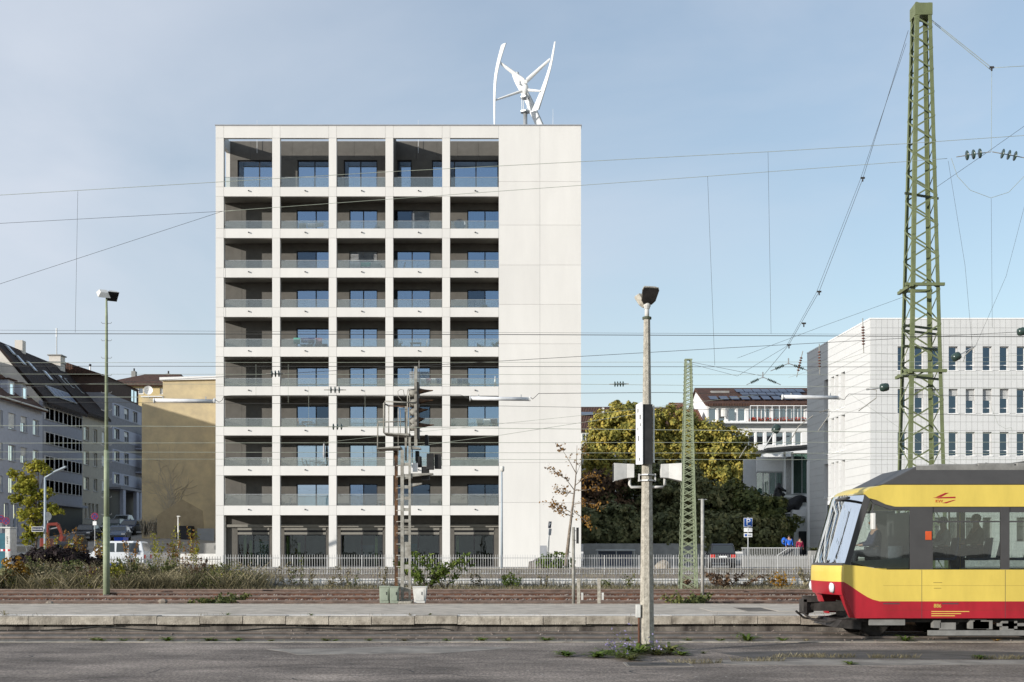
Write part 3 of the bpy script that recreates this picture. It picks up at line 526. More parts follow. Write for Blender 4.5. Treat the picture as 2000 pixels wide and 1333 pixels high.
# ground floor shop front
GY = 91.0; gX = lambda px: uX(px,GY); gz_ = lambda py: PZ(py,GY); PG = Plane((0,GY,0),(1,0,0),(0,-1,0))
MB().box(xf(421)+.31,xf(WX)-.005,GY,GY+.3,gz_(1025),zf(BB[8])+.002).build('lintel_wall', M['render'], B)
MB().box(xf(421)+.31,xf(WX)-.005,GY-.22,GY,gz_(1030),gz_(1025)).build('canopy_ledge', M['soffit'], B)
for k, (a, b) in enumerate(bays):
    x0 = gX(a-6) if k else xf(421)+.31; x1 = gX(b+4) if k < 4 else xf(WX)-.02; s0 = x0+(.85 if k == 0 else .55); s1 = x1-.35
    MB().box(x0,s0-.01,GY,GY+.15,GZ,gz_(1030)-.003).build('wall_panel', M['render'], B); MB().box(s1+.01,x1-.01,GY,GY+.15,GZ,gz_(1030)-.003).build('wall_panel', M['render'], B)
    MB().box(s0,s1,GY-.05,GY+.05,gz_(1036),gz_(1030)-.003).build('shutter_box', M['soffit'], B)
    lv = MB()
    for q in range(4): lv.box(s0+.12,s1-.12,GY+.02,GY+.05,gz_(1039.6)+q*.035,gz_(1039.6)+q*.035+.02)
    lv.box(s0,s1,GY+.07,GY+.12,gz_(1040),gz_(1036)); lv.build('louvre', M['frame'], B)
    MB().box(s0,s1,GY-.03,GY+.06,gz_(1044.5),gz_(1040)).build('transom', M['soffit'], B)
    wd = PG.window(B, s0, s1, GZ+.05, gz_(1044.5)-.003, M['frame'], M['shop'], 1, None, .02, .06, 'shop_window')
for px, z_ in ((474.5,1046),(486,1056),(559,1044),(581,1060),(733,1047),(893,1047),(968,1047)): MB().cyl((gX(px),GY+.7,GZ),(gX(px),GY+.7,gz_(z_)),.11,n=12).build('column', M['green'], B, True)
for a, b, py, m_ in ((488,520,1057,'teal'),(548,556,1060,'curtain'),(660,690,1070,'inner'),(790,812,1062,'teal'),(700,728,1065,'carnv')): MB().box(gX(a),gX(b),GY+1.2,GY+1.3,GZ,gz_(py)).build('shop_partition', M[m_], B)
MB().box(xf(421),xf(EX)+.3,BY-.6,GY+4,.4,GZ+.012).build('plinth', M['hedgesoil'], B)
# roof things
def rod(px, py, lab):
    y = BY+3; tag(MB().cyl((PX(px,y),y,ztop-1.0 if px < WX else ztop),(PX(px,y),y,PZ(py,y)),.02,.008,5).build('lightning_rod', M['white']), lab, 'lightning rod', 'lightning rods on the flat roof')
rod(502,235,'thin white lightning rod at the left end of the flat roof'); rod(817,234,'thin white lightning rod in the middle of the flat roof'); rod(1080,213,'taller thin lightning rod right of the wind turbine')
# wind turbine on the roof
TY = 94.0; tp = lambda px, py, dy=0: Vector((PX(px,TY),TY+dy,PZ(py,TY))); s_ = TY/F
T = thing('wind_turbine', 'white vertical axis wind turbine with three curved blades on the flat roof', 'wind turbine', (PX(1026,TY),TY,ztop))
cx = PX(1026,TY)
MB().cyl((cx,TY,ztop-.1),(cx,TY,PZ(222,TY)),.17,.155,14).build('mast', M['metal'], T, True)
for py in (191,219): MB().lathe((cx,TY,PZ(py,TY)),[(.01,-.06),(.40,-.06),(.40,.06),(.01,.06)],6).build('flange', M['metal'], T)
for k in range(4): a = k*math.pi/2+.5; MB().cyl((cx+.3*math.cos(a),TY+.3*math.sin(a),PZ(219,TY)),(cx+.3*math.cos(a),TY+.3*math.sin(a),PZ(191,TY)),.03,n=6).build('strut', M['white'], T)
MB().lathe((cx,TY,PZ(190,TY)),[(.10,0),(.12,.3),(.22,.36),(.25,.75),(.16,.98),(.05,1.0)],14).build('hub', M['white'], T, True)
hub = V(cx,TY,PZ(167,TY))
def blade(pts, w0, w1, dirs, nm='blade', th=.05):
    mb = MB(); rows_ = []; n = len(pts)
    for i, p_ in enumerate(pts):
        t = i/(n-1); w = w0+(w1-w0)*t if not callable(w0) else w0(t); d = Vector(dirs[0]).lerp(Vector(dirs[1]),t).normalized()*w/2; tg = (pts[min(i+1,n-1)]-pts[max(i-1,0)]).normalized(); nn = tg.cross(d).normalized()*th
        rows_.append([p_-d, p_-d*.3+nn, p_+d*.5+nn*.7, p_+d, p_+d*.5-nn*.7, p_-d*.3-nn, p_-d])
    mb.grid(rows_); mb.add(rows_[0][:6],[tuple(range(6))]); mb.add(rows_[-1][:6],[tuple(range(5,-1,-1))]); return mb.build(nm, M['white'], T, True)
def curve(pts, n=14):
    m = len(pts)-1; out = []
    for i in range(n+1):
        t = i/n*m; k = min(int(t),m-1); f = t-k; p0, p1, p2, p3 = pts[max(k-1,0)], pts[k], pts[k+1], pts[min(k+2,m)]
        out.append(.5*((2*p1)+(p2-p0)*f+(2*p0-5*p1+4*p2-p3)*f*f+(3*p1-p0-3*p2+p3)*f**3))
    return out
bl = lambda t: .40+.12*math.sin(math.pi*min(t*1.2,1))-.28*max(0,t-.55)/.45
blade(curve([tp(984,80,.6),tp(975,115,.2),tp(968,155,-.2),tp(966,200,-.5),tp(966,250,-.7)]), lambda t:.56-.36*t, None, ((.75,-.6,.1),(.55,-.8,0)))
blade(curve([tp(1083,92,-.9),tp(1076,130,-.8),tp(1066,165,-.7),tp(1054,198,-.5),tp(1045,220,-.3)]), lambda t:.22+.56*t, None, ((.5,-.8,.1),(.85,-.5,.1)))
blade(curve([tp(1006,120,2.2),tp(1013,140,2.1),tp(1030,172,1.9),tp(1044,205,1.7),tp(1060,243,1.5)]), lambda t:.55+.08*t, None, ((1,-.2,.15),(1,-.3,.3)))
for (a, b, dy0) in ((978,123,.1),(1073,125,-.8),(967,201,-.5),(1055,184,-.6),(1012,142,2.0),(1046,207,1.7)):
    e = tp(a,b,dy0); h0 = hub+V(0,0,.25 if b < 150 else -.35); d = (e-h0).normalized(); blade([h0.lerp(e,t) for t in (0.04,.35,.7,1)], .46 if b < 150 else .24, .24 if b < 150 else .14, ((0,-.5,.9),(0,-.5,.9)), 'arm', .05)
MB().box(cx-.12,cx+.12,TY-.4,TY-.28,PZ(167,TY),PZ(160,TY)).build('motor_box', M['white'], T)

# ---------------------------------------------------------------- things on the balconies
def flr(i): return zf(BT[i])-.30
def rack(i, px0, px1, cloths, lab, Y=BY+.62, over=.0):
    x0, x1 = PX(px0,Y), PX(px1,Y); z0 = flr(i); h = .30+.52+over; t = thing('drying_rack', lab, 'drying rack', ((x0+x1)/2,Y,z0), 'drying racks on the balconies'); mb = MB()
    for x in (x0+.1,x1-.1):
        mb.cyl((x,Y-.25,z0),(x,Y+.25,z0+h),.012,n=5); mb.cyl((x,Y+.25,z0),(x,Y-.25,z0+h),.012,n=5)
    for q in range(4): mb.cyl((x0,Y-.25+q*.166,z0+h),(x1,Y-.25+q*.166,z0+h),.008,n=5)
    mb.build('frame', M['metal'], t); n = len(cloths); w = (x1-x0)/n
    for q, c in enumerate(cloths):
        y = Y-.25+.166*(q%2); d = random.uniform(.3,.5); xs_ = np.linspace(x0+w*q+.02,x0+w*(q+1)-.02,6); fr = [[(x,y-.02-.015*math.sin(x*40),z0+h-d*random.uniform(.9,1.05)) for x in xs_],[(x,y-.012,z0+h) for x in xs_],[(x,y+.012,z0+h+.012) for x in xs_],[(x,y+.02+.01*math.sin(x*33),z0+h-d*.8) for x in xs_]]
        MB().grid(fr).build('laundry', M[c], t, True)
rack(1,584,633,['laundw','laundw','laundw'],'drying rack with white laundry, second balcony of the next to top storey')
rack(4,574,630,['laundg','laundb','laundb','laundp'],'drying rack with turquoise towel and navy laundry on its balcony',over=.2)
rack(5,822,862,['laundw','laundp','laundw','laundb'],'drying rack with mauve and white laundry behind the signal mast',over=.12)
rack(5,882,915,['laundw','laundb','laundb'],'drying rack with navy laundry in the end bay, level with the signal top',over=.12)
rack(6,930,972,['laundw','laundw','laundp'],'drying rack with white shirts in the end bay below the white tube',over=.05)
rack(2,684,745,['laundw','laundg','cabw'],'drying rack under the half lowered blind')
def chair(i, px, m_, lab, Y=BY+.9, back=1, name='garden_chair'):
    x = PX(px,Y); z0 = flr(i); t = thing(name, lab, 'chair', (x,Y,z0)); 
    for a in (-.2,.2):
        for b in (-.2,.2): MB().cyl((x+a,Y+b,z0),(x+a*.9,Y+b*.9,z0+.42),.02,n=5).build('leg', M[m_], t)
    MB().box(x-.22,x+.22,Y-.22,Y+.22,z0+.42,z0+.46).build('seat', M[m_], t); bk = MB()
    for q in range(4): bk.bar((x+back*.22,Y-.18+q*.12,z0+.46),(x+back*.32,Y-.18+q*.12,z0+.9),.05,.02)
    bk.bar((x+back*.32,Y-.22,z0+.9),(x+back*.32,Y+.22,z0+.9),.03,.06); bk.build('backrest', M[m_], t)
def table(i, px, m_, lab, Y=BY+.9, w=.8, h=.74, cat='table'):
    x = PX(px,Y); z0 = flr(i); t = thing('balcony_table', lab, cat, (x,Y,z0)); MB().box(x-w/2,x+w/2,Y-.3,Y+.3,z0+h-.03,z0+h).build('table_top', M[m_], t)
    for a in (-1,1):
        for b in (-1,1): MB().cyl((x+a*(w/2-.06),Y+b*.24,z0),(x+a*(w/2-.06),Y+b*.24,z0+h-.03),.018,n=5).build('leg', M['metal'], t)
chair(7,516,'white','white garden chair in the corner balcony of the third storey'); table(7,615,'curtain','pale balcony table between two grey chairs beside a folded parasol'); chair(7,598,'metal','grey garden chair left of the pale balcony table',back=-1); chair(7,633,'metal','grey garden chair right of the pale balcony table')
par = thing('parasol', 'folded dark parasol standing by the pale balcony table', 'parasol', (PX(633,90.2),90.2,flr(7))); MB().cyl((PX(633,90.2),90.2,flr(7)),(PX(633,90.2),90.2,flr(7)+2.2),.02,n=6).build('pole', M['metal'], par); MB().lathe((PX(633,90.2),90.2,flr(7)+.9),[(.03,1.3),(.07,1.0),(.11,.3),(.05,0)],8).build('canopy', M['coping'], par)
table(4,812,'white','white balcony table with a chair in the fourth bay'); chair(4,826,'white','white chair beside the white balcony table in the fourth bay'); table(8,746,'orangew','small orange wooden table on the lowest balcony right of the curtains',w=.6); chair(8,752,'orangew','orange wooden chair by the small orange table')
def pot(i, px, lab, lm, Y=BY+.6, h=.6):
    x = PX(px,Y); z0 = flr(i); t = thing('potted_plant', lab, 'potted plant', (x,Y,z0)); MB().lathe((x,Y,z0),[(.10,0),(.15,.28),(.13,.28)],10).build('pot', M['cabw'], t); st, pts = stems((x,Y,z0+.26),9,h,.25,None,.08,9,None); st.build('stems', M['bark'], t); mobj('foliage', leafmesh('foliage',pts,.09,lm), t)
pot(4,779,'small leafy potted plant left of the white balcony table',L['dark'],h=.75); pot(8,549,'dark potted plant at the left of the second lowest balcony bay',L['dark'],h=.5); pot(4,938,'potted plant at the middle of the end bay with a white watering can',L['green'],h=.35); pot(3,945,'low potted plant behind the glass in the end bay beside the air cooler',L['green'],h=.35)
bx = thing('air_cooler', 'white slatted air cooler standing on the end bay balcony', 'air cooler', (PX(897,89.7),89.7,flr(3))); MB().box(PX(887,89.7),PX(907,89.7),89.5,89.85,flr(3)+.1,flr(3)+.5).build('casing', M['white'], bx)
for q in range(6): MB().box(PX(888.5,89.7)+q*.11,PX(888.5,89.7)+q*.11+.05,89.485,89.5,flr(3)+.2,flr(3)+.46).build('slat', M['coping'], bx)
sd = thing('satellite_dish', 'large grey satellite dish on the end balcony of the next to top storey', 'satellite dish', (PX(898,89.7),89.7,flr(1)))
def dish(t, c, r, m_, face=(0.1,-1,.35)):
    d = Vector(face).normalized(); MB().lathe(c,[(r*math.sin(a),r*.35*(1-math.cos(a))*2) for a in np.linspace(.02,1.0,7)*1.25]+[(r*math.sin(a)*.98,r*.35*(1-math.cos(a))*2-.01) for a in np.linspace(1,.02,7)*1.25],20,d).build('reflector', M[m_], t, True)
    e = Vector(c)+d*r*1.1; MB().cyl(Vector(c)-V(0,0,r*.9)+d*.1,e,.015,n=5).build('feed_arm', M['metal'], t); MB().ball(e,.05).build('receiver', M['cabw'], t)
dish(sd,V(PX(898,89.7),89.75,zf(436)),.44,'coping'); MB().cyl((PX(898,89.7),89.85,flr(1)),(PX(898,89.7),89.85,zf(436)),.03,n=6).build('mast', M['metal'], sd)
tag(wavy(xf(880),xf(973),BY+.275,zf(912),zf(898),M['laundw'],None,.008,8,'privacy_screen'), 'white fabric privacy screen behind the end bay balustrade', 'privacy screen')
t = thing('plastic_crate','white plastic crate left of the air cooler on the end bay balcony','crate',(PX(883,89.7),89.7,flr(3))); MB().box(PX(880.5,89.7),PX(885.5,89.7),89.5,89.85,flr(3),flr(3)+.44).build('box', M['white'], t, bevel=.02); MB().box(PX(880,89.7),PX(886,89.7),89.48,89.87,flr(3)+.44,flr(3)+.47).build('rim', M['cabw'], t)
t = thing('parasol','small folded white parasol at the right end of a middle balcony','parasol',(PX(967,89.8),89.8,flr(5))); MB().cyl((PX(967,89.8),89.8,flr(5)),(PX(967,89.8),89.8,flr(5)+1.15),.018,n=6).build('pole', M['metal'], t); MB().lathe((PX(967,89.8),89.8,flr(5)+.35),[(.09,0),(.11,.1),(.06,.5),(.02,.75)],9).build('canopy', M['laundw'], t)
pot(4,968,'tall potted plant at the right end of the end bay balcony',L['dark'],h=.6); pot(2,742,'small potted plant beside the rack under the half lowered blind',L['green'],h=.35); pot(6,884,'potted plant at the left of the end bay below the white tube',L['green'],h=.4); pot(1,737,'small potted plant in the middle bay of the next to top storey',L['green'],h=.3); pot(8,862,'leafy potted plant by the pillar on the lowest balcony right of the signal',L['green'],h=.55)
chair(6,948,'white','white garden chair among the laundry below the white tube'); chair(2,783,'coping','grey garden chair in the fourth bay below the satellite dish storey'); chair(8,560,'metal','grey chair on the lowest balcony of the second bay'); table(6,600,'orangew','wooden table on the balcony left of the lower glass insulator',w=.7); chair(6,590,'orangew','wooden chair beside the wooden table left of the lower glass insulator',back=-1)
# ---------------------------------------------------------------- white office building on the right
OY = 94.0; oz = lambda py: PZ(py,OY); ox = lambda px: PX(px,OY)
O = thing('office_building', 'white tiled office building with narrow windows at the right edge', 'office building', (36,100,.8))
c0 = V(ox(1700),OY,0); c1 = V(PX(1577,110.3),110.3,0); RGT = ox(2090); ZT = oz(624)
PF = Plane(c0,(1,0,0),(0,-1,0)); su = (c1-c0).normalized(); PS = Plane(c0,su,(-su.y,su.x,0) if su.x*0-su.y < 0 else (su.y,-su.x,0)); SL = (c1-c0).length
if PS.n.x > 0: PS.n = -PS.n
TW, TH = (ox(1711)-ox(1700)), (oz(622)-oz(638.7))
wc = [1753+33.2*k for k in range(10)]; wr = [(677,724),(760,808),(844,891),(928,975),(1011,1058)]
fh = [(ox(a)-c0.x, ox(a+18)-c0.x, oz(b1), oz(b0)) for a in wc for b0, b1 in wr]
PF.wall(O,'wall',M['joint'],0,RGT-c0.x,.5,ZT,.35,fh)
def slotu(px):      # where the sight line through px meets the side wall
    k = (px-HX)/F; return (k*c0.y-c0.x)/(su.x-k*su.y)
sx = [(1651,1643),(1638,1632),(1629.5,1623.5),(1618,1610)]; sr = [(oz(676+26),oz(716+40)),(oz(752+28),oz(793+40)),(oz(830+27),oz(868+44)),(oz(930),oz(975))]
sh_ = []
for (a, b) in sx:
    for (zt_, zb_) in ((16.6,13.7),(13.1,10.2),(9.4,6.5)): sh_.append((slotu(a),slotu(b),zb_,zt_))
PS.wall(O,'wall',M['joint'],.01,SL,.5,ZT,.7,sh_)
# tiles: front in a grid, side in long boards
me = MB().box(0,TW-.02,-.03,0,0,TH-.02).mesh('facade_tile', M['tilew']); rest = MB(); cnt = 0
nz_ = int((ZT-.8)/TH); z0_ = ZT-nz_*TH
for r_ in range(nz_-1,-1,-1):
    for k in range(int((RGT-c0.x)/TW)):
        u0, u1, b0, b1 = k*TW, k*TW+TW-.02, z0_+r_*TH, z0_+r_*TH+TH-.02; pcs = rects(u0,u1,b0,b1,[h for h in fh if h[0] < u1 and h[1] > u0 and h[2] < b1 and h[3] > b0])
        for q in pcs:
            if q[1]-q[0] < .02 or q[3]-q[2] < .02: continue
            full = abs(q[1]-q[0]-(u1-u0)) < .001 and abs(q[3]-q[2]-(b1-b0)) < .001
            if cnt < 296 and c0.x+u0 < ox(2004):
                if full: inst('facade_tile', me, (c0.x+u0,OY-.001,b0), O)
                else: PF.box(MB(),q[0],q[1],.001,.031,q[2],q[3]).build('facade_tile', M['tilew'], O)
                cnt += 1
            else: PF.box(rest,q[0],q[1],.001,.031,q[2],q[3])
for r_ in range(nz_):
    b0, b1 = z0_+r_*TH, z0_+r_*TH+TH-.02
    for q in rects(.02,SL,b0,b1,sh_): PS.box(MB(),q[0],q[1]-.01,.001,.03,q[2],q[3]).build('facade_board', M['tilew'], O)
rest.build('lower_tiles', M['tilew'], O)['kind'] = 'stuff'
for j, (a) in enumerate(wc):
    for b0, b1 in wr[:4]:
        u0, u1 = ox(a)-c0.x, ox(a+18)-c0.x
        w = PF.window(O, u0+.01, u1-.01, oz(b1)+.01, oz(b0)-.01, M['reveal'], M['officeglass'], 0, M['reveal'], .26, .05, tr=oz(b1-11))
        if b0 == 760 and j < 7 and j != 0:
            n = (18,9,7,7,12,12,10)[j]
            for q in range(n): PF.box(MB(),u0+.07,u1-.07,-.24,-.2,oz(b0)-.09-q*.07,oz(b0)-.05-q*.07).build('blind_slat', M['blind'], w)
for h in sh_:
    PS.window(O,h[0]+.01,h[1]-.01,h[2]+.01,h[3]-.01,M['reveal'],M['wing'],0,M['reveal'],.5,.05,tr=h[2]+.8)
    PS.box(MB(),h[1]-.02,h[1]-.005,-.5,-.001,h[2],h[3]).build('reveal', M['reveal'], O)
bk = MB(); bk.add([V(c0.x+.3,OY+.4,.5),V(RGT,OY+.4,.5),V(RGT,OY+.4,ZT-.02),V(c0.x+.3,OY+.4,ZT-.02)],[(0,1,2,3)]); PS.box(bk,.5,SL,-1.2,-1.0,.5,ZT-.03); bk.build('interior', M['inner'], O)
rf = MB(); rf.prism([V(c0.x-.05,OY-.06,ZT+.002),V(RGT,OY-.06,ZT+.002),V(RGT,112,ZT+.002),V(c1.x-.05,c1.y+.05,ZT+.002)],(0,0,.1)); rf.build('roof_edge', M['reveal'], O)
# shop windows low on the side wall
for a, b, t_, w_ in ((1648,1616,937,985),):
    PS.box(MB(),slotu(a),slotu(b),.032,.06,1.0,6.2).build('entrance_frame', M['reveal'], O); PS.box(MB(),slotu(a)+.2,slotu(b)-.2,.061,.07,1.2,5.9).build('entrance_glass', M['wing'], O)
PS.box(MB(),SL-.8,SL-.45,.03,.2,.8,10.0).build('corner_pipe', M['reveal'], O)
# ---------------------------------------------------------------- house with solar roof behind the trees
HY_ = 150.0; hx = lambda px: PX(px,HY_); hz = lambda py: PZ(py,HY_)
H = thing('white_house', 'white house with brown tiled roof and solar panels behind the trees', 'house', (hx(1470),155,3)); PH = Plane((0,HY_,0),(1,0,0),(0,-1,0))
r1 = [(a,b,797,823) for a, b in ((1384,1399),(1403,1417),(1422,1437),(1441,1456),(1462,1505),(1510,1572))]; r2 = [(a,b,844,870) for a, b in ((1424,1436),(1440,1452.5),(1462,1475),(1478,1492),(1497,1511),(1515.5,1531),(1535,1549),(1553,1566))]; r3 = [(1477,1499,925,965),(1501,1525,925,965)]
hl = [(hx(a),hx(b),hz(d),hz(c)) for a, b, c, d in r1+r2+r3]
PH.wall(H,'wall',M['whouse'],hx(1380),hx(1640),2,hz(789),.35,hl)
for i, h in enumerate(hl):
    w = PH.window(H,*h,M['reveal'],M['wing'],(0 if i not in (4,5) else 4),M['reveal'],.2,.09); 
    if i in (0,2,3,7,8,10,13): MB().box(h[0]+.15,h[1]-.15,HY_+.5,HY_+.55,h[2],h[3]).build('curtain', M['curtain'], w)
    if i in (4,5):
        bxm = MB().box(h[0],h[1],HY_-.35,HY_-.08,h[2]-.15,h[2]+.1).build('flower_box', M['brown'], w); pts = RNG.uniform((h[0],HY_-.4,h[2]+.05),(h[1],HY_-.05,h[2]+.45),(90,3)); mobj('flowers', leafmesh('flowers',pts,.14,M['flower']), w)
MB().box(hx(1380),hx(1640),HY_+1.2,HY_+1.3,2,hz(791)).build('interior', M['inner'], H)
ridge = V(hx(1380)-.8,HY_+8.5,0); zr = PZ(758,HY_+8.5); ze = hz(788)
MB().prism([V(hx(1377),HY_-.6,ze-.1),V(hx(1377),HY_+8.5,zr),V(hx(1377),HY_+17.5,ze-.1),V(hx(1377),HY_+17.5,ze-.4),V(hx(1377),HY_+8.5,zr-.35),V(hx(1377),HY_-.6,ze-.4)],(hx(1650)-hx(1377),0,0)).build('roof', M['tile'], H)
MB().prism([V(hx(1380),HY_+.36,2),V(hx(1380),HY_+.36,ze-.1),V(hx(1380),HY_+8.5,zr-.4),V(hx(1380),HY_+17,ze-.1),V(hx(1380),HY_+17,2)],(.4,0,0)).build('gable_wall', M['whouse'], H)
# slopes: solar panels in three rows
nrm = V(0,-(zr-ze),9.1).normalized(); sd_ = V(0,9.1,zr-ze+.1).normalized(); pm = MB().box(0,1.0,0,1.9,0,.06).mesh('solar_panel', M['solar']); ang = math.atan2(sd_.z,sd_.y)
for r_, (pa, pb) in enumerate(((1389,1580),(1458,1580),(1453,1580))):
    x = hx(pa)
    while x < hx(pb): inst('solar_panel', pm, V(x,HY_-.55,ze-.02)+sd_*(1.3+r_*2.25)+nrm*.12, H, rot=(ang,0,0)); x += 1.09 if r_ else 1.3
MB().box(hx(1403),hx(1440),HY_+5.5,HY_+8,ze+1.5,hz(752)).build('chimney_block', M['hedgesoil'], H)
aw = MB()
for k in range(14): aw.bar(V(hx(1462)+k*.5,HY_-.02,hz(792)),V(hx(1462)+k*.5+.5,HY_-1.1,hz(795)),.05)
aw.bar(V(hx(1462),HY_-1.1,hz(795)),V(hx(1575),HY_-1.1,hz(795)),.08); aw.build('pergola', M['reveal'], H)
for k in range(9): MB().bar(V(hx(1462)+k*.88,HY_-1.1,hz(826)),V(hx(1462)+k*.88,HY_-1.1,hz(795)),.06).build('post', M['reveal'], H)
MB().box(hx(1380)+.4,hx(1640),HY_-1.2,HY_-.002,hz(829),hz(826)).build('balcony_floor', M['whouse'], H)
wb = MB().lathe((hx(1413),HY_-.6,hz(815)),[(.42,0),(.42,.9),(.36,.95)],12).build('water_tank', M['cabw'], H)
def roofhouse(lab, px0, px1, pt, pe, Y, m_, wallm, win_=None, dep=7, rev=False):
    t = thing('roofed_house', lab, 'house', (PX((px0+px1)/2,Y),Y,3)); x0, x1 = PX(px0,Y), PX(px1,Y); ze_, zr_ = PZ(pe,Y), PZ(pt,Y+dep)
    MB().prism([V(x0,Y-.5,ze_),V(x0,Y+dep,zr_),V(x0,Y+2*dep,ze_),V(x0,Y+2*dep,ze_-.3),V(x0,Y+dep,zr_-.3),V(x0,Y-.5,ze_-.3)],(x1-x0,0,0)).build('roof', m_, t); MB().box(x0+.2,x1-.2,Y,Y+2*dep-.5,2,ze_-.31).build('wall', wallm, t); return t, x0, x1, ze_, zr_
t, x0, x1, ze_, zr_ = roofhouse('house with brown tiled roof and skylight just right of the flats', 1118, 1200, 795, 838, 140, M['tile'], M['whouse']); k = .55; sd2 = (V(0,7.5,zr_-ze_)).normalized(); q = V(PX(1137,142),139.5,ze_)+sd2*4.6+V(0,-.06,.08); MB().prism([q,q+V(1.4,0,0),q+V(1.4,0,0)+sd2*1.1,q+sd2*1.1],(0,-.03,.06)).build('skylight', M['wing'], t)
P9 = Plane((0,140,0),(1,0,0),(0,-1,0)); P9.window(t,PX(1136,140),PX(1152,140),PZ(862,140),PZ(846,140),M['reveal'],M['wing'],1,None,-.07,.08)
MB().box(PX(1180,141),PX(1184,141),144,144.6,ze_+1.5,PZ(796,144)).build('chimney', M['whouse'], t)
roofhouse('house with long brown roof peeping over the yellow trees', 1200, 1340, 796, 830, 152, M['tile'], M['whouse']); roofhouse('house with small red tiled roof peak above the trees', 1314, 1344, 787, 806, 156, M['tilered'], M['whouse'], dep=4); roofhouse('house with red brown roof beside the white solar house', 1336, 1378, 800, 834, 146, M['tilered'], M['whouse'], dep=6)
# ---------------------------------------------------------------- glass pavilion, terrace, statue
VY = 116.0; vx = lambda px: PX(px,VY); vz = lambda py: PZ(py,VY)
G = thing('glass_pavilion', 'glass fronted pavilion with flat overhanging roof beside the office building', 'pavilion', (vx(1540),VY+2,.8))
MB().prism([V(vx(1488),VY-2.5,vz(884)),V(vx(1640),VY-2.5,vz(872)),V(vx(1640),VY+6,vz(866)),V(vx(1500),VY+6,vz(878))],(0,0,.22)).build('roof', M['tramgr'], G)
for px in (1546,1531): MB().cyl((vx(px),VY-.3,vz(966)),(vx(px),VY-.3,vz(884)),.11,n=10).build('column', M['reveal'], G)
PV = Plane((0,VY,0),(1,0,0),(0,-1,0)); PV.window(G,vx(1547),vx(1604),vz(965),vz(886),M['metal'],M['pglass'],2,None,.02,.07)
MB().cyl((vx(1562),VY+2.2,vz(965)),(vx(1562),VY+2.2,vz(890)),1.0,n=20).build('drum', M['curtain'], G, True); MB().box(vx(1470),vx(1604),VY+4.6,VY+4.8,.8,vz(890)).build('rear_wall', M['whouse'], G)
PV.window(G,vx(1478),vx(1530),vz(966),vz(922),M['metal'],M['pglass'],3,None,.3,.07); MB().box(vx(1478),vx(1604),VY+.01,VY+4.5,vz(972),vz(967)).build('upper_floor', M['whouse'], G)
MB().box(vx(1478),vx(1530),VY+.02,VY+.3,vz(921),vz(893)).build('wall', M['whouse'], G)
tr_ = MB(); tr_.box(vx(1532),vx(1579),VY-4.2,VY-.01,vz(1001),vz(993)); tr_.box(vx(1524),vx(1572),VY-5.0,VY-4.21,vz(1012),vz(1000)); tr_.build('terrace_slab', M['whouse'], G)
MB().box(vx(1478),vx(1500),VY+.4,VY+.6,.8,vz(973)).build('lower_wall', M['whouse'], G); MB().box(vx(1553),vx(1604),VY+.4,VY+.6,.8,vz(1002)).build('lower_wall', M['whouse'], G)
PV.window(G,vx(1501),vx(1552),.85,vz(1004),M['frame'],M['wing'],2,None,.4,.07,'door'); PV.window(G,vx(1562),vx(1577),.85,vz(1038),M['frame'],M['frame'],0,None,.34,.07,'door')
rl = MB()
for k in range(14): x = vx(1534)+k*(vx(1577)-vx(1534))/13; rl.cyl((x,VY-4.1,vz(993)),(x,VY-4.1,vz(976)),.02,n=5)
rl.bar((vx(1534),VY-4.1,vz(976)),(vx(1577),VY-4.1,vz(976)),.05); rl.build('railing', M['metal'], G)
def skin(name, verts, edges, radii, m_, parent=None, sub=2, root=0):
    me = bpy.data.meshes.new(name); me.from_pydata([tuple(v) for v in verts], edges, []); me.materials.append(m_); o = bpy.data.objects.new(name, me); COL.objects.link(o)
    sk = o.modifiers.new('skin','SKIN'); 
    if not me.skin_vertices: me.attributes
    for i, r in enumerate(radii):
        d = me.skin_vertices[0].data[i]; d.radius = (r,r) if not isinstance(r, tuple) else r; d.use_root = i == root
    sk.use_smooth_shade = True; ss = o.modifiers.new('sub','SUBSURF'); ss.levels = sub; ss.render_levels = sub
    if parent: attach(o, parent)
    return o
SY = 112.0; S = thing('bronze_statue', 'dark bronze statue of a seated rider and crouching animal on the terrace', 'statue', P(1545,993,SY))
sp = lambda px, py, dy=0: P(px,py,SY)+V(0,dy,0)
skin('rider',[sp(1517,985),sp(1519,968),sp(1521,955),sp(1522,947),sp(1523,944),sp(1528,966,-.4),sp(1532,968,-.5),sp(1524,980,-.3),sp(1536,985,-.4),sp(1534,999,-.4),sp(1521,952,-.3),sp(1527,958,-.6),sp(1533,961,-.7)],[(0,1),(1,2),(2,3),(3,4),(1,5),(5,6),(0,7),(7,8),(8,9),(2,10),(10,11),(11,12)],[.5,.42,.45,.18,.26,.16,.1,.3,.22,.2,.18,.14,.1],M['bronze'],S)
skin('animal',[sp(1522,993),sp(1540,990),sp(1555,982),sp(1563,972),sp(1570,972),sp(1577,976),sp(1526,1002,-.3),sp(1531,1001,.5),sp(1555,998,-.4),sp(1562,998,.4),sp(1583,983,-.2),sp(1590,981,-.2),sp(1512,983)],[(0,1),(1,2),(2,3),(3,4),(4,5),(0,6),(0,7),(2,8),(2,9),(4,10),(10,11),(0,12)],[.55,.5,.62,.5,.36,.16,.2,.2,.18,.18,.12,.06,.08],M['bronze'],S)
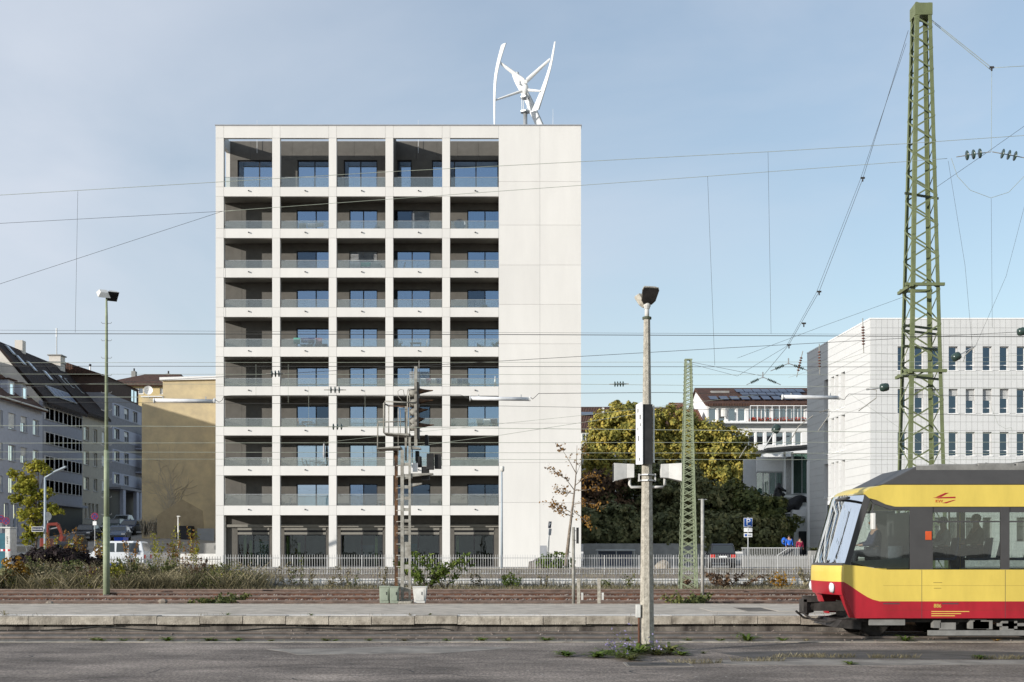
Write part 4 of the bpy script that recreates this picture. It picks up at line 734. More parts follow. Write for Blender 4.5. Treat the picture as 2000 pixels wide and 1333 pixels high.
# retaining walls and bank under the hedge right of the flats
tag(MB().box(PX(1140,104),PX(1380,104),104,104.5,.5,PZ(1062,104)).build('retaining_wall', M['hedgesoil']), 'grey concrete wall below the dark hedge', 'wall')
sh2 = thing('bike_shelter', 'low dark shelter with grey front in the shade right of the flats', 'shelter', (PX(1230,98),98,.8)); MB().box(PX(1165,98),PX(1240,98),97.6,99,PZ(1076,98),PZ(1073,98)).build('roof', M['metal'], sh2); MB().box(PX(1168,98),PX(1237,98),98.8,98.9,.8,PZ(1077,98)).build('back_panel', M['carnv'], sh2)
for px in (1167,1203,1238): MB().cyl((PX(px,98),97.7,.78),(PX(px,98),97.7,PZ(1076,98)),.04,n=6).build('post', M['metal'], sh2)
# ---------------------------------------------------------------- left street
LX = -46.4
PLx = Plane((LX,0,0),(0,1,0),(1,0,0)); yX = lambda px: LX*F/(px-HX)
def zat(py, px): return ZC+(HY-py)*yX(px)/F
def rowhouse(name, lab, px0, px1, ztop_, m_, wins, zbase=2.0, frame='white', cat='house', wm=None, dep=9.5):
    y0, y1 = yX(px0), yX(px1); t = thing(name, lab, cat, (LX-5,(y0+y1)/2,zbase)); hs = []
    for (a, b, z0, z1, mu, bl_) in wins: hs.append((yX(a) if a > -900 else y0, yX(b), z0, z1))
    PLx.wall(t,'wall',M[m_],y0,y1-.01,zbase,ztop_,.35,hs)
    for h, w in zip(hs, wins):
        o = PLx.window(t,*h,M[frame],M['wing'],w[4],M['coping'],.18,.07)
        if w[5]: PLx.box(MB(),h[0]+.1,h[1]-.1,-.17,-.13,h[3]-(h[3]-h[2])*w[5],h[3]-.05).build('roller_blind', M['blind'], o)
    MB().box(LX-1.3,LX-1.2,y0+.1,y1-.1,zbase,ztop_-.1).build('interior', M['inner'], t); MB().box(LX-dep,LX-.36,y0,y0+.3,zbase,ztop_).build('end_wall', M[wm or m_], t); MB().box(LX-dep,LX-.36,y1-.31,y1-.01,zbase,ztop_).build('end_wall', M[wm or m_], t); MB().box(LX-dep,LX-dep+.3,y0+.31,y1-.32,zbase,ztop_).build('rear_wall', M[m_], t); return t, y0, y1
wa = []
for zi, (z0, z1) in enumerate(((13.3,14.8),(10.35,11.85),(7.35,8.85))):
    for j, (a, b) in enumerate(((-60,-42),(-35,-19),(-9,6),(16.5,30.7),(40.5,53.2),(64.5,76.5))): wa.append((a,b,z0,z1,1,(.0,.5,.0,.9,.4)[(j+zi*2)%5]))
wa += [(8,18,4.0,6.4,0,0),(26,36,3.4,6.4,0,0),(48,58,3.4,6.2,1,0)]
A, ya0, ya1 = rowhouse('town_house', 'pale blue grey house with dormers at the left edge', -210, 83, 16.0, 'houseA', wa, dep=13)
zA = 16.0
MB().prism([V(LX+.5,ya0,zA-.1),V(LX-6.5,ya0,zA+5.4),V(LX-13.6,ya0,zA-.1),V(LX-13.6,ya0,zA-.35),V(LX-6.5,ya0,zA+5.1),V(LX+.5,ya0,zA-.35)],(0,ya1-ya0-.05,0)).build('roof', M['tile'], A)
MB().prism([V(LX-.02,ya0+.1,zA-.12),V(LX-6.5,ya0+.1,zA+5.0),V(LX-12.9,ya0+.1,zA-.12)],(0,ya1-ya0-.3,0)).build('roof_space', M['houseA'], A)
MB().cyl((LX+.55,ya0,zA-.12),(LX+.55,ya1-.1,zA-.12),.08,n=6).build('gutter', M['cabw'], A)
for px in (3,33,58):
    y = yX(px); d = MB(); d.box(LX-2.6,LX-.55,y-.75,y+.75,zA+.2,zA+2.0); dm = d.build('dormer', M['houseA'], A); MB().box(LX-2.8,LX-.3,y-.95,y+.95,zA+2.003,zA+2.12).build('dormer_roof', M['tile'], dm)
    Plane((LX-.55,0,0),(0,1,0),(1,0,0)).window(dm,y-.45,y+.45,zA+.5,zA+1.75,M['white'],M['wing'],0,None,-.07,.09)
wb_ = []
for (z0, z1) in ((15.2,16.3),(12.75,13.85),(10.35,11.45),(8.0,9.1)):
    for j, (a, b) in enumerate(((89,96),(97,105),(107,114),(115,122),(124,131),(132,139),(140.5,147),(148,154),(155,159.5))): wb_.append((a,b,z0,z1,0,((.95,0,.6,.95,.3,0,.8)[(j*3+int(z0*7))%7])))
Bh, yb0, yb1 = rowhouse('town_house', 'grey blue house with ribbon windows and steep dark roof', 83, 161, 16.9, 'houseB', wb_, wm='gable')
for (z0, z1) in ((15.2,16.3),(12.75,13.85),(10.35,11.45),(8.0,9.1)):
    PLx.wall(Bh,'facade_band',M['bandB'],yb0+.3,yb1-.2,z0-.12,z1+.12,.0,[]); 
    for q in rects(yb0+.3,yb1-.2,z0-.1,z1+.1,[(yX(w[0]),yX(w[1]),w[2],w[3]) for w in wb_]): PLx.box(MB(),q[0],q[1],.001,.03,q[2],q[3]).build('facade_panel', M['bandB'], Bh)
PLx.box(MB(),yb0+.4,yb1-.1,.005,.05,3.2,6.6).build('garage_door', M['black'], Bh); PLx.box(MB(),yb0+.2,yb1-.02,.0,.6,6.65,6.9).build('ledge', M['houseB'], Bh)
wc_ = [(a,b,z0,z1,1,(.85,.0,.9)[int(a+z0)%3]) for z0, z1 in ((14.1,15.6),(11.45,12.95),(8.7,10.1)) for a, b in ((164,174),(182,190),(199,206))]+[(165,169,5.6,7.3,0,0),(172,177,5.6,7.3,0,0),(179,184,5.6,7.3,0,0),(187,192,5.6,7.3,0,0)]
Ch, yc0, yc1 = rowhouse('town_house', 'narrow beige grey house between the ribbon window house and the green mast', 161, 207, 17.2, 'houseC', wc_, zbase=3)
def steep(t, y0, y1, ze_, half, zr_, m_='tiledk'):
    MB().prism([V(LX+.6,y0,ze_-.15),V(LX-half,y0,zr_),V(LX-2*half,y0,ze_-.15),V(LX-2*half,y0,ze_-.45),V(LX-half,y0,zr_-.35),V(LX+.6,y0,ze_-.45)],(0,y1-y0,0)).build('roof', M[m_], t)
    for yy in (y0+.1, y1-.4): MB().prism([V(LX,yy,ze_-.05),V(LX-half,yy,zr_-.37),V(LX-2*half+.2,yy,ze_-.05)],(0,.3,0)).build('gable_wall', M['gable'], t)
steep(Bh,yb0,yb1-.02,16.9,4.9,23.0); steep(Ch,yb1,yc1,17.2,4.9,23.0)
dsl = V(-5.5,0,6.25).normalized(); nsl = V(6.25,0,5.5).normalized()
def sky_(t, y, s, w, h, m_='wing', nm='skylight'):
    q = V(LX+.6,y,16.75)+dsl*s+nsl*.06; fr_ = MB().prism([q,q+V(0,w,0),q+V(0,w,0)+dsl*h,q+dsl*h],nsl*.09).build(nm, M['metal'], t); e = q+nsl*.091+dsl*.1+V(0,.1,0); MB().prism([e,e+V(0,w-.2,0),e+V(0,w-.2,0)+dsl*(h-.2),e+dsl*(h-.2)],nsl*.02).build('pane', M[m_], fr_)
for (y, s) in ((124,5.4),(126.2,5.0),(123.4,6.6),(129.5,4.4)): sky_(Bh,y,s,.8,1.3)
for (y, s) in ((134.5,4.6),(136,4.4),(138.3,4.0)): sky_(Ch,y,s,.7,1.4)
for k in range(5): sky_(Bh,125.2+k*1.3,1.3,1.2,1.5,'carnv','roof_window')
ch = MB(); ch.box(LX-5.6,LX-4.3,138,139.4,20.5,24.0); c_ = ch.build('chimney', M['gable'], Ch); MB().box(LX-5.7,LX-4.2,137.9,139.5,23.2,23.35).build('chimney_band', M['hedgesoil'], c_); MB().box(LX-5.75,LX-4.15,137.85,139.55,24.0,24.12).build('chimney_cap', M['hedgesoil'], c_)
an = thing('aerial_pole', 'thin aerial pole rising from the chimney of the steep dark roof', 'aerial', (LX-5,138.7,24.1)); MB().cyl((LX-5,138.7,24.12),(LX-5,138.7,26.2),.06,n=6).build('pole', M['metal'], an); MB().cyl((LX-5,138.7,26.2),(LX-5,138.7,27.2),.09,n=8).build('antenna', M['white'], an)
MB().box(LX-5.4,LX-4.6,128,128.9,22,24.0).build('vent', M['gable'], Bh)
wd_ = [(a,b,z0,z1,1,(.5 if (a > 240 and a < 250 and z0 > 15) else 0)) for z0, z1 in ((17.9,19.2),(15.2,16.4),(12.6,13.8),(10,11.1)) for a, b in ((223,233),(242,251))]+[(259,268,17.9,19.2,1,0)]
Dh, yd0, yd1 = rowhouse('town_house', 'dark grey house with lavender bands and brown balconies at the street end', 207, 279, 20.2, 'houseD', wd_, zbase=4, dep=12)
for z0, z1 in ((17.9,19.2),(15.2,16.4),(12.6,13.8),(10,11.1)):
    for q in rects(yX(219),yX(276),z0-.15,z1+.15,[(yX(w[0]),yX(w[1]),w[2],w[3]) for w in wd_]): PLx.box(MB(),q[0],q[1],.001,.03,q[2],q[3]).build('facade_panel', M['bandD'], Dh)
for z in (14.6,11.7,8.7):
    b_ = PLx.box(MB(),yX(264),yX(279),.0,1.3,z,z+.15).build('balcony', M['bandD'], Dh); PLx.box(MB(),yX(264),yX(279),1.22,1.3,z+.151,z+2.3).build('screen', M['brown'], b_)
PLx.box(MB(),yX(212),yX(279),.0,1.4,9.2,9.45).build('canopy', M['houseD'], Dh); PLx.box(MB(),yX(212),yX(279),.01,.05,4.2,9.1).build('shop_front', M['frame'], Dh)
for a in (219,246,253.5,261): PLx.box(MB(),yX(a),yX(a+5),.9,1.3,4.5,9.19).build('pillar', M['bandD'], Dh)
MB().box(LX-11,LX-.4,yd0+.5,yd1-.5,20.201,22.2).build('attic', M['brown'], Dh); MB().prism([V(LX-.2,yd0+.2,22.2),V(LX-5.7,yd0+.2,24.0),V(LX-11.2,yd0+.2,22.2)],(0,yd1-yd0-.4,0)).build('roof', M['tile'], Dh)
for a in (262,268): PLx.box(MB(),yX(a),yX(a+4),-.399,-.35,20.5,21.9).build('attic_window', M['wing'], Dh)
# cream house far up the street
EY = 175.0; ex = lambda px: PX(px,EY); ez = lambda py: PZ(py,EY)
E = thing('cream_house', 'cream house with brown hipped roof at the top of the street', 'house', (ex(270),EY,6)); PE = Plane((0,EY,0),(1,0,0),(0,-1,0)); ew = [(ex(259),ex(280),ez(770),ez(758)),(ex(312),ex(319),ez(770),ez(758))]
PE.wall(E,'wall',M['creamh'],ex(215),ex(345),6,ez(752),.35,ew); 
for w in ew: PE.window(E,*w,M['white'],M['wing'],1,M['white'],.18,.12)
MB().box(ex(215),ex(345),EY+1,EY+1.1,6,ez(754)).build('interior', M['inner'], E)
zz = ez(750); ya = EY+6; x0, x1 = ex(200), ex(352); MB().add([(x0,EY-.7,zz),(x1,EY-.7,zz),(x1,EY+13,zz),(x0,EY+13,zz),(x0+4.5,ya,PZ(731,ya)),(x1-1.5,ya,PZ(731,ya)),(x0,EY-.7,zz-.35),(x1,EY-.7,zz-.35),(x1,EY+13,zz-.35),(x0,EY+13,zz-.35)],[(0,1,5,4),(1,2,5),(2,3,4,5),(3,0,4),(0,6,7,1),(1,7,8,2),(2,8,9,3),(3,9,6,0),(6,9,8,7)]).build('roof', M['tile'], E)
for px, py in ((262,722),(329,727)): MB().box(PX(px-4,ya),PX(px+4,ya),ya-.4,ya+.4,PZ(740,ya),PZ(py+4,ya)).build('chimney', M['hedgesoil'], E); MB().cyl((PX(px,ya),ya,PZ(py+4,ya)),(PX(px,ya),ya,PZ(py-2,ya)),.12,n=6).build('chimney_pot', M['frame'], E)
E2 = thing('hipped_house', 'house with low brown hipped roof left of the green mast top', 'house', (ex(170),180,8)); x0, x1 = PX(128,180), PX(232,180); zz = PZ(752,180); MB().add([(x0,176,zz),(x1,176,zz),(x1,190,zz),(x0,190,zz),(x0+3,183,PZ(733,183)),(x0+4.5,183,PZ(733,183))],[(0,1,5,4),(1,2,5),(2,3,4,5),(3,0,4),(0,3,2,1)]).build('roof', M['tile'], E2); MB().box(x0+.5,x1-.5,176.6,189,8,zz-.02).build('wall', M['creamh'], E2)
fl = thing('flue_pipe', 'slim white flue pipe above the brown hipped roof', 'flue', (PX(176,181),181,PZ(745,181))); MB().cyl((PX(176,181),181,PZ(748,181)),(PX(176,181),181,PZ(716,181)),.13,n=8).build('pipe', M['white'], fl); MB().lathe((PX(176,181),181,PZ(716,181)),[(.13,0),(.2,.1),(.2,.25),(.1,.35)],8).build('cowl', M['frame'], fl)
# yellow building
YY = 120.0; yx = lambda px: PX(px,YY); yz = lambda py: PZ(py,YY)
Yb = thing('yellow_building', 'ochre plastered windowless building left of the flats', 'building', (yx(350),YY+5,3)); MB().box(yx(277),yx(318),YY,YY+14,1,yz(776)).build('wall', M['yplaster'], Yb); MB().box(yx(318)+.001,yx(470),YY-.002,YY+14,1,yz(742)).build('wall', M['yplaster'], Yb)
MB().prism([V(yx(313),YY-.3,yz(744)),V(yx(470),YY-.3,yz(741)),V(yx(470),YY-.3,yz(734)),V(yx(313),YY-.3,yz(738))],(0,14.6,0)).build('roof_edge', M['whouse'], Yb)
MB().box(yx(276),yx(317.5),YY-.15,YY+14.1,yz(776)+.002,yz(774)).build('parapet', M['whouse'], Yb)
MB().box(-24,-8,108,128,1,18.2).build('unseen_shade_wing', M['yplaster'], Yb)  # unseen block behind the flats, added to cast shade on the lower trees
MB().prism([V(yx(307),YY-.04,yz(1060)),V(yx(307),YY-.04,yz(1007)),V(yx(356),YY-.04,yz(976)),V(yx(396),YY-.04,yz(998)),V(yx(400),YY-.04,yz(1060))],(0,.037,0)).build('old_gable_trace', M['trace'], Yb)
vn = MB()
for k in range(46):
    p0 = V(yx(random.gauss(335,6)),YY-.02,yz(random.uniform(975,1010))); pts = [p0]
    a = random.uniform(1.0,2.14)
    for q in range(random.randint(3,7)): a += random.gauss(0,.35); pts.append(pts[-1]+V(math.cos(a)*.55,0,abs(math.sin(a))*random.uniform(.4,1.1)))
    vn.tube(pts,random.uniform(.008,.022),3)
for k in range(90):
    p0 = V(yx(random.uniform(279,310)),YY-.02,yz(1050)+random.uniform(0,.5)); pts = [p0]; a = random.uniform(.9,2.2)
    for q in range(3): a += random.gauss(0,.4); pts.append(pts[-1]+V(math.cos(a)*.3,0,random.uniform(.2,.7)))
    vn.tube(pts,.02,3)
vn.build('dried_vines', M['vine'], Yb)['kind'] = 'stuff'
tag(MB().box(yx(351),yx(380),YY-1.2,YY-.1,2.2,yz(1028)).build('garage_box', M['frame']), 'black metal container at the foot of the ochre wall', 'container')
gt = thing('corrugated_gate', 'blue grey corrugated gate at the foot of the ochre wall', 'gate', (yx(404),YY-.5,2.5)); 
for k in range(14): MB().box(yx(388)+k*.12,yx(388)+k*.12+.1,YY-.5,YY-.44,2.3,yz(1033)).build('board', M['carsi'], gt)
yd = thing('satellite_dish', 'white satellite dish on the low part of the ochre building', 'satellite dish', (yx(283),YY+1,yz(776))); dish(yd,V(yx(284),YY+1,yz(761)),.47,'white',(.15,-1,.1)); MB().cyl((yx(284),YY+1.15,yz(774)),(yx(284),YY+1.1,yz(761)),.04,n=6).build('mast', M['metal'], yd)
# ramp walls below
tag(MB().prism([V(PX(290,106),106,.7),V(PX(440,106),106,.7),V(PX(440,106),106,PZ(1060,106)),V(PX(290,106),106,PZ(1066,106))],(0,.5,0)).build('ramp_wall', M['hedgesoil']), 'grey concrete ramp wall below the ochre building', 'wall')
tag(MB().prism([V(PX(352,96),96,.7),V(PX(424,96),96,.7),V(PX(424,96),96,PZ(1082,96)),V(PX(352,96),96,PZ(1082,96))],(0,.4,0)).build('white_parapet', M['whitewall']), 'white parapet wall at the left corner of the flats', 'wall')
# ---------------------------------------------------------------- trees and plants
def bl_(px, py, Y, rx, rz, ry=None): c = P(px,py,Y); return (c.x, c.y, c.z, rx, ry or rx, rz)
Y1 = 137.0
tree('autumn_tree','tall yellow green autumn tree right beside the flats',(PX(1222,Y1),Y1,1.5),[bl_(1215,825,Y1,2.6,2.0),bl_(1180,845,Y1,2.0,1.9),bl_(1250,840,Y1,2.6,2.3),bl_(1195,880,Y1,3.0,2.2),bl_(1240,890,Y1,3.2,2.5),bl_(1165,900,Y1,1.8,2.0),bl_(1215,930,Y1,3.4,2.3),bl_(1205,806,Y1,1.1,1.2),bl_(1232,802,Y1,1.2,1.0)],26000,.25,L['autumn'],tr=.35)
tree('autumn_tree','middle yellow green tree behind the concrete lamp pole',(PX(1305,Y1+2),Y1+2,1.5),[bl_(1300,830,Y1+2,2.6,2.1),bl_(1325,850,Y1+2,2.5,2.3),bl_(1285,870,Y1+2,2.7,2.4),bl_(1325,900,Y1+2,3.1,2.5),bl_(1290,925,Y1+2,3.2,2.4),bl_(1345,830,Y1+2,1.8,1.6),bl_(1340,940,Y1+2,3.0,2.2)],24000,.25,L['autumn'],tr=.35)
tree('autumn_tree','broad green tree in front of the white solar roof house',(PX(1405,Y1+2),Y1+2,1.5),[bl_(1385,860,Y1+2,2.4,1.9),bl_(1420,865,Y1+2,2.4,1.8),bl_(1368,890,Y1+2,2.8,2.4),bl_(1410,905,Y1+2,3.0,2.4),bl_(1443,895,Y1+2,2.0,2.1),bl_(1440,935,Y1+2,2.3,2.2),bl_(1385,945,Y1+2,3.4,2.5),bl_(1452,918,Y1+2,1.6,1.8),bl_(1428,960,Y1+2,2.6,2.0)],30000,.25,L['autumn'],tr=.38)
for i, (a, b, Y, rx, rz, lab, lm, n) in enumerate(((1165,985,112,3.3,3.4,'brown leaved bush beside the right edge of the flats','redl',9000),(1180,1030,108,3.2,2.0,'dark hedge bush above the bike shelter','dark',9000),(1238,985,113,3.6,3.6,'dark bush left of the concrete lamp pole base','dark',11000),(1225,1040,107,2.8,1.4,'low dark bush on the concrete wall left of the lamp pole','dark',6000),(1305,975,114,4.0,4.0,'tall dark bush between lamp pole and lattice mast','dark',12000),(1300,1035,108,3.5,1.7,'low dark bush on the concrete wall right of the lamp pole','dark',7000),(1375,1000,110,3.9,3.4,'dark bush right of the small lattice mast','dark',12000),(1430,1000,111,3.8,2.3,'rounded dark bush in front of the broad green tree','green',12000),(1490,1015,109,2.6,2.2,'spreading dark bush nearest the pavilion entrance','green',10000),(1420,1040,106,4.3,1.9,'low dark bush behind the parked black car','dark',10000),(1345,1045,106,2.6,1.5,'low dark bush at the foot of the small lattice mast','dark',6000))):
    c = P(a,b,Y); tree('bush',lab,(c.x,Y,max(.8,c.z-rz-1.0)),[(c.x,Y,c.z,rx,2.2,rz),(c.x-rx*.55,Y-.3,c.z-rz*.3,rx*.55,1.8,rz*.6),(c.x+rx*.55,Y-.2,c.z-rz*.25,rx*.55,1.8,rz*.6),(c.x+rx*.1,Y,c.z+rz*.45,rx*.55,1.6,rz*.5)],n,.25,L[lm],tr=.09,limbs=4,cat='bush',group='dark bushes right of the flats')
MB_ = MB().box(PX(1480,107),PX(1546,107),106.5,107.6,.8,PZ(1068,107)-.25)
t = thing('clipped_hedge','low clipped hedge behind the grey ramp railing','hedge',(PX(1515,105),105,.8)); mobj('foliage', leafmesh('foliage',RNG.uniform((PX(1463,105),104.5,.8),(PX(1525,105),105.3,PZ(1063,105)),(3500,3)),.14,L['green']), t); MB().box(PX(1465,105),PX(1523,105),104.7,105.1,.8,1.7).build('branches', M['bark'], t)
# young yellow green tree at the left
Y2 = 86.0
tree('young_tree','young yellow green tree behind the grey street lamp',(PX(66,Y2),Y2,.85),[bl_(65,915,Y2,.55,.5),bl_(75,905,Y2,.4,.35),bl_(50,940,Y2,.75,.6),bl_(28,925,Y2,.4,.35),bl_(88,918,Y2,.5,.4),bl_(30,975,Y2,.55,.3),bl_(62,970,Y2,.95,.7),bl_(90,965,Y2,.6,.4),bl_(110,1000,Y2,.55,.2),bl_(95,992,Y2,.6,.35),bl_(60,1005,Y2,.9,.7),bl_(66,1035,Y2,.75,.6),bl_(55,1050,Y2,.5,.5),bl_(48,955,Y2,.8,.4)],7000,.13,L['gink'],tr=.09,limbs=14)
# nearly bare young tree in front of the end wall
Y3 = 74.0; tb = thing('bare_young_tree','nearly bare young tree with rusty leaves in front of the end wall','tree',P(1106,1104,Y3)); tp3 = lambda a, b, d=0: P(a,b,Y3)+V(0,d,0); mb = MB(); mb.tube([tp3(1105,1106),tp3(1112,1040),tp3(1119,985),tp3(1124,940),tp3(1126,900),tp3(1127,870)],[.12,.09,.065,.04,.025,.01],7)
brs = [[(1122,958),(1105,935),(1088,925),(1070,908)],[(1121,1005),(1105,995),(1085,985),(1060,980)],[(1124,948),(1140,935),(1155,930),(1172,935)],[(1121,1000),(1135,1010),(1147,1022),(1152,1032)],[(1122,985),(1140,982),(1160,985),(1178,993)],[(1125,925),(1112,900),(1100,880),(1092,870)],[(1124,930),(1135,905),(1140,885),(1150,870)],[(1120,1010),(1100,1002),(1090,996),(1072,985)],[(1123,965),(1108,962),(1095,960),(1085,958)],[(1123,958),(1145,958),(1160,952),(1180,955)]]
pts = []
for br in brs:
    dd = random.uniform(-.8,.8); c = [tp3(a,b,dd*k/3) for k, (a, b) in enumerate(br)]; mb.tube(c,[.03,.022,.014,.006],5)
    for k in range(7): q = random.uniform(.5,2.9); i = int(q); w = c[i].lerp(c[i+1],q-i); e = w+V(random.uniform(-.45,.45),random.uniform(-.4,.4),random.uniform(-.1,.5)); mb.tube([w,e],[.008,.003],4); pts += [w.lerp(e,random.uniform(.3,1))+V(random.gauss(0,.05),random.gauss(0,.05),random.gauss(0,.05)) for _ in range(5)]
    for k in range(45 if br[0][1] > 930 else 8):
        q = random.uniform(.3,1)*2.99; i = int(q); w = c[i].lerp(c[i+1],q-i); pts.append(w+V(random.gauss(0,.13),random.gauss(0,.15),random.gauss(0,.10)-.03))
mb.build('trunk', M['barklt'], tb, True); mobj('crown', leafmesh('crown',[tuple(p) for p in pts],.105,L['rusty']), tb)
# big weed bush by the signal mast and others along the fence
def fern(name, lab, c, n, h, lm, Y=None):
    t = thing(name, lab, 'shrub', c); st = MB(); pts = []
    for i in range(n):
        a = random.uniform(-1.2,1.2)+(math.pi if random.random() < .5 else 0); L_ = h*random.uniform(.6,1.1); d = V(math.cos(a),math.sin(a)*.6,0); q = [Vector(c)+d*(L_*.75*t_)+V(0,0,L_*(1.15*t_-.45*t_*t_)) for t_ in np.linspace(0,1,7)]; st.tube(q,[.018*(1-k*.12) for k in range(7)],4)
        for k in range(34): u = random.uniform(.25,1)*5.99; j = int(u); w = q[j].lerp(q[j+1],u-j); pts.append(w+V(random.gauss(0,.13),random.gauss(0,.13),random.gauss(-.04,.07)))
    st.build('stems', M['bark'], t); mobj('foliage', leafmesh('foliage',[tuple(p) for p in pts],.10,lm,aspect=2.6), t)
fern('sumac_shrub','bright green arching shrub right of the signal mast',(PX(835,65),65,-.2),24,2.4,L['weed']); fern('sumac_shrub','tall green shoot in front of the fourth ground floor pillar',(PX(868,65.5),65.5,-.2),9,3.2,L['weed'])
shr = [(1085,1118,76,1.3,1.0,'round green shrub beside the grey boulder','weed',900,.14),(1000,1128,66.4,.5,.9,'small yellow green plant by the fence below the lamp post','weed',220,.1),(1345,1188,45.4,.8,.5,'grey green bramble by the rails at the small lattice mast','green',500,.09),(410,1182,45.2,.8,.35,'trailing bramble on the first far rail','green',420,.09),(455,1172,48,.5,.45,'leafy bramble shoot on the far rails below the corner pillar','green',240,.09),(1415,1132,66.5,1.6,1.0,'red leaved shrub at the fence by the parked car','redl',500,.11),(1340,1128,66.4,.5,.8,'small red shrub at the foot of the lattice mast','redl',160,.1),(1585,1132,66.2,.8,1.3,'tall dry plant beside the tram front','dry',260,.1),(1530,1135,66.4,.6,1.0,'yellow flowering plant left of the tram front','gold',200,.1),(1650,1140,66,.5,1.0,'dry plant hidden behind the tram nose','dry',100,.1),(30,1135,66,1.1,1.7,'golden bush at the left edge by the far rails','gold',1900,.12),(14,1150,65.5,.8,1.2,'dark green bush at the very left edge','dark',800,.12)]
for (px, py, Y, sp, h, lab, lm, n, lf) in shr:
    c = P(px,py,Y); z0 = gz(c.x,Y) if Y > 60 else -.18
    if px == 30 or px == 14 or px == 1085: tree('bush',lab,(c.x,Y,z0),[(c.x,Y,z0+h*.55,sp*.8,.7,h*.5),(c.x-sp*.4,Y,z0+h*.35,sp*.5,.6,h*.35),(c.x+sp*.4,Y,z0+h*.4,sp*.5,.6,h*.38)],n,lf,L[lm],tr=.04,limbs=3,cat='bush')
    else: plant('shrub',lab,(c.x,Y,z0),14,h,sp,lf,max(8,n//14),L[lm],cat='shrub')
# tall flowering weeds along the fence
FW = ['at the corner pillar of the flats','left half of the first shop window','right half of the first shop window','just left of the second pillar','tallest, right of the second pillar','close right of the tallest weed','middle of the second shop window','right half of the second shop window','left half of the third shop window','middle of the third shop window','just left of the signal mast','right, beside the grey boulder','between the two stub posts','below the parking sign','below the ramp railing','left of the concrete lamp pole','left of the slim grey lamp post','just left of the third pillar']
SAP = ['just right of the street lamp','second right of the street lamp','third right of the street lamp','midway between street lamp and no stopping sign','tall, left of the no stopping sign','below the no stopping sign','close left of the green mast','at the tail of the white van','before the dark old gable trace','tallest, left of the small white lamp post','before the black container','before the corrugated gate','above the roof of the white van','in front of the street sign']
k_ = 0
for (px, h) in ((440,1.5),(470,1.2),(487,1.7),(505,1.3),(558,1.9),(568,1.6),(585,1.8),(600,1.3),(677,1.5),(690,1.2),(748,1.4),(1065,.9),(1185,.8),(1460,1.0),(1500,.9),(1230,.9),(930,.9),(650,1.0)):
    c = V(PX(px,66.7),66.7+random.uniform(-.5,.5),-.17); plant('tall_weed','tall seeding weed along the low fence, '+FW[k_],tuple(c),5,h,.35,.085,16,L['dry'] if k_%3 else L['green'],cat='weed',group='tall weeds along the low fence'); k_ += 1
for (px, h) in ((100,2.5),(118,2.2),(135,2.6),(150,2.1),(165,2.7),(186,2.6),(205,2.2),(305,2.4),(330,2.2),(335,2.9),(370,2.8),(385,2.5),(255,1.9),(80,2.3)):
    c = V(PX(px,75),75+random.uniform(-1,1),.75); plant('sapling','thin yellowing sapling left of the flats, '+SAP[k_-18],tuple(c),6,h,.42,.085,38,L['gink'] if k_%2 else L['rusty'],cat='sapling',group='thin saplings left of the flats'); k_ += 1
for i, (px, Y, h, sp, lm, n, lf, lab) in enumerate(((62,67.5,1.9,.7,'green',40,.09,'leafy green shrub in the bank left of the dark hedge'),(95,66.5,1.5,.9,'dry',50,.07,'feathery dry shrub below the street lamp'),(140,67,1.7,.6,'green',36,.08,'green shrub on the bank below the black car'),(178,66.5,1.3,.8,'redl',40,.08,'reddish shrub on the bank left of the green mast'),(222,66,1.5,.45,'gink',60,.09,'yellow leaved stem plant touching the green mast'),(250,66.8,1.8,.8,'green',44,.08,'green shrub on the bank before the white van'),(285,66.5,1.5,.9,'dry',56,.07,'feathery dry shrub before the van tail'),(318,67,1.9,.7,'green',40,.09,'tall green shrub right of the white van'),(350,66.5,1.4,.9,'dry',56,.07,'feathery dry shrub below the small white lamp post'),(385,67,1.7,.7,'redl',40,.08,'reddish shrub before the white parapet'),(415,66.3,1.2,.7,'green',40,.08,'low green shrub at the left corner of the flats'))):
    x = PX(px,Y); plant('bank_shrub',lab,(x,Y,gz(x,Y)),16,h,sp,lf,n,L[lm],cat='shrub',r=.008)
# rough vegetation on the left bank, grass along the tracks
wild = lambda a, b: (.25+.75*max(0,math.sin(a*1.9+b*.7)*math.sin(a*.6+1.1*b)+.35))*(1.0 if a < -16 else max(.0, min(1, (-12.5-a)/3.5)))
g1 = grass('dry_grass','tangled dry grass and weeds on the left bank',L['dry'],26000,-29,-13,64.2,69.8,lambda a,b: gz(a,b),.15,1.15,.013,lean=1.3,dens=wild)
def clumps(n, x0, x1, y0, y1, k, hmin, hmax, r):
    out = []
    for i in range(n):
        a, b = random.uniform(x0,x1), random.uniform(y0,y1); h = random.uniform(hmin,hmax); m = int(k*h); q = RNG.normal(size=(m,3))*np.array((r,r*.8,.22*h))+np.array((a,b,gz(a,b)+h*.55)); q[:,2] = np.maximum(q[:,2], gz(a,b)+.02); out.append(q)
    return np.concatenate(out)
for nm, m_, n, k, hm, lf, lab in (('undergrowth','dry',95,150,1.35,.075,'brownish leafy undergrowth on the left bank'),('green_undergrowth','green',45,150,1.1,.085,'green leafy patches in the bank weeds'),('yellow_undergrowth','gink',26,110,1.0,.09,'yellowing leafy patches in the bank weeds'),('dark_undergrowth','mauve',16,150,1.0,.085,'dark leafy patches in the bank weeds')):
    pts = clumps(n,-28.5,-14.5,64.8,70.5,k,.3,hm,.42); tag(mobj(nm, leafmesh(nm,pts,lf,L[m_])), lab, 'undergrowth', kind='stuff')
tree('dark_hedge','dark purple green hedge below the street lamp',(PX(110,72),72,.5),[bl_(75,1090,72,1.0,.5),bl_(110,1085,72,1.2,.5),bl_(150,1092,72,1.0,.4),bl_(185,1098,72,.7,.3),bl_(50,1098,72,.8,.5)],9000,.12,L['mauve'],tr=.05,limbs=5,cat='hedge')
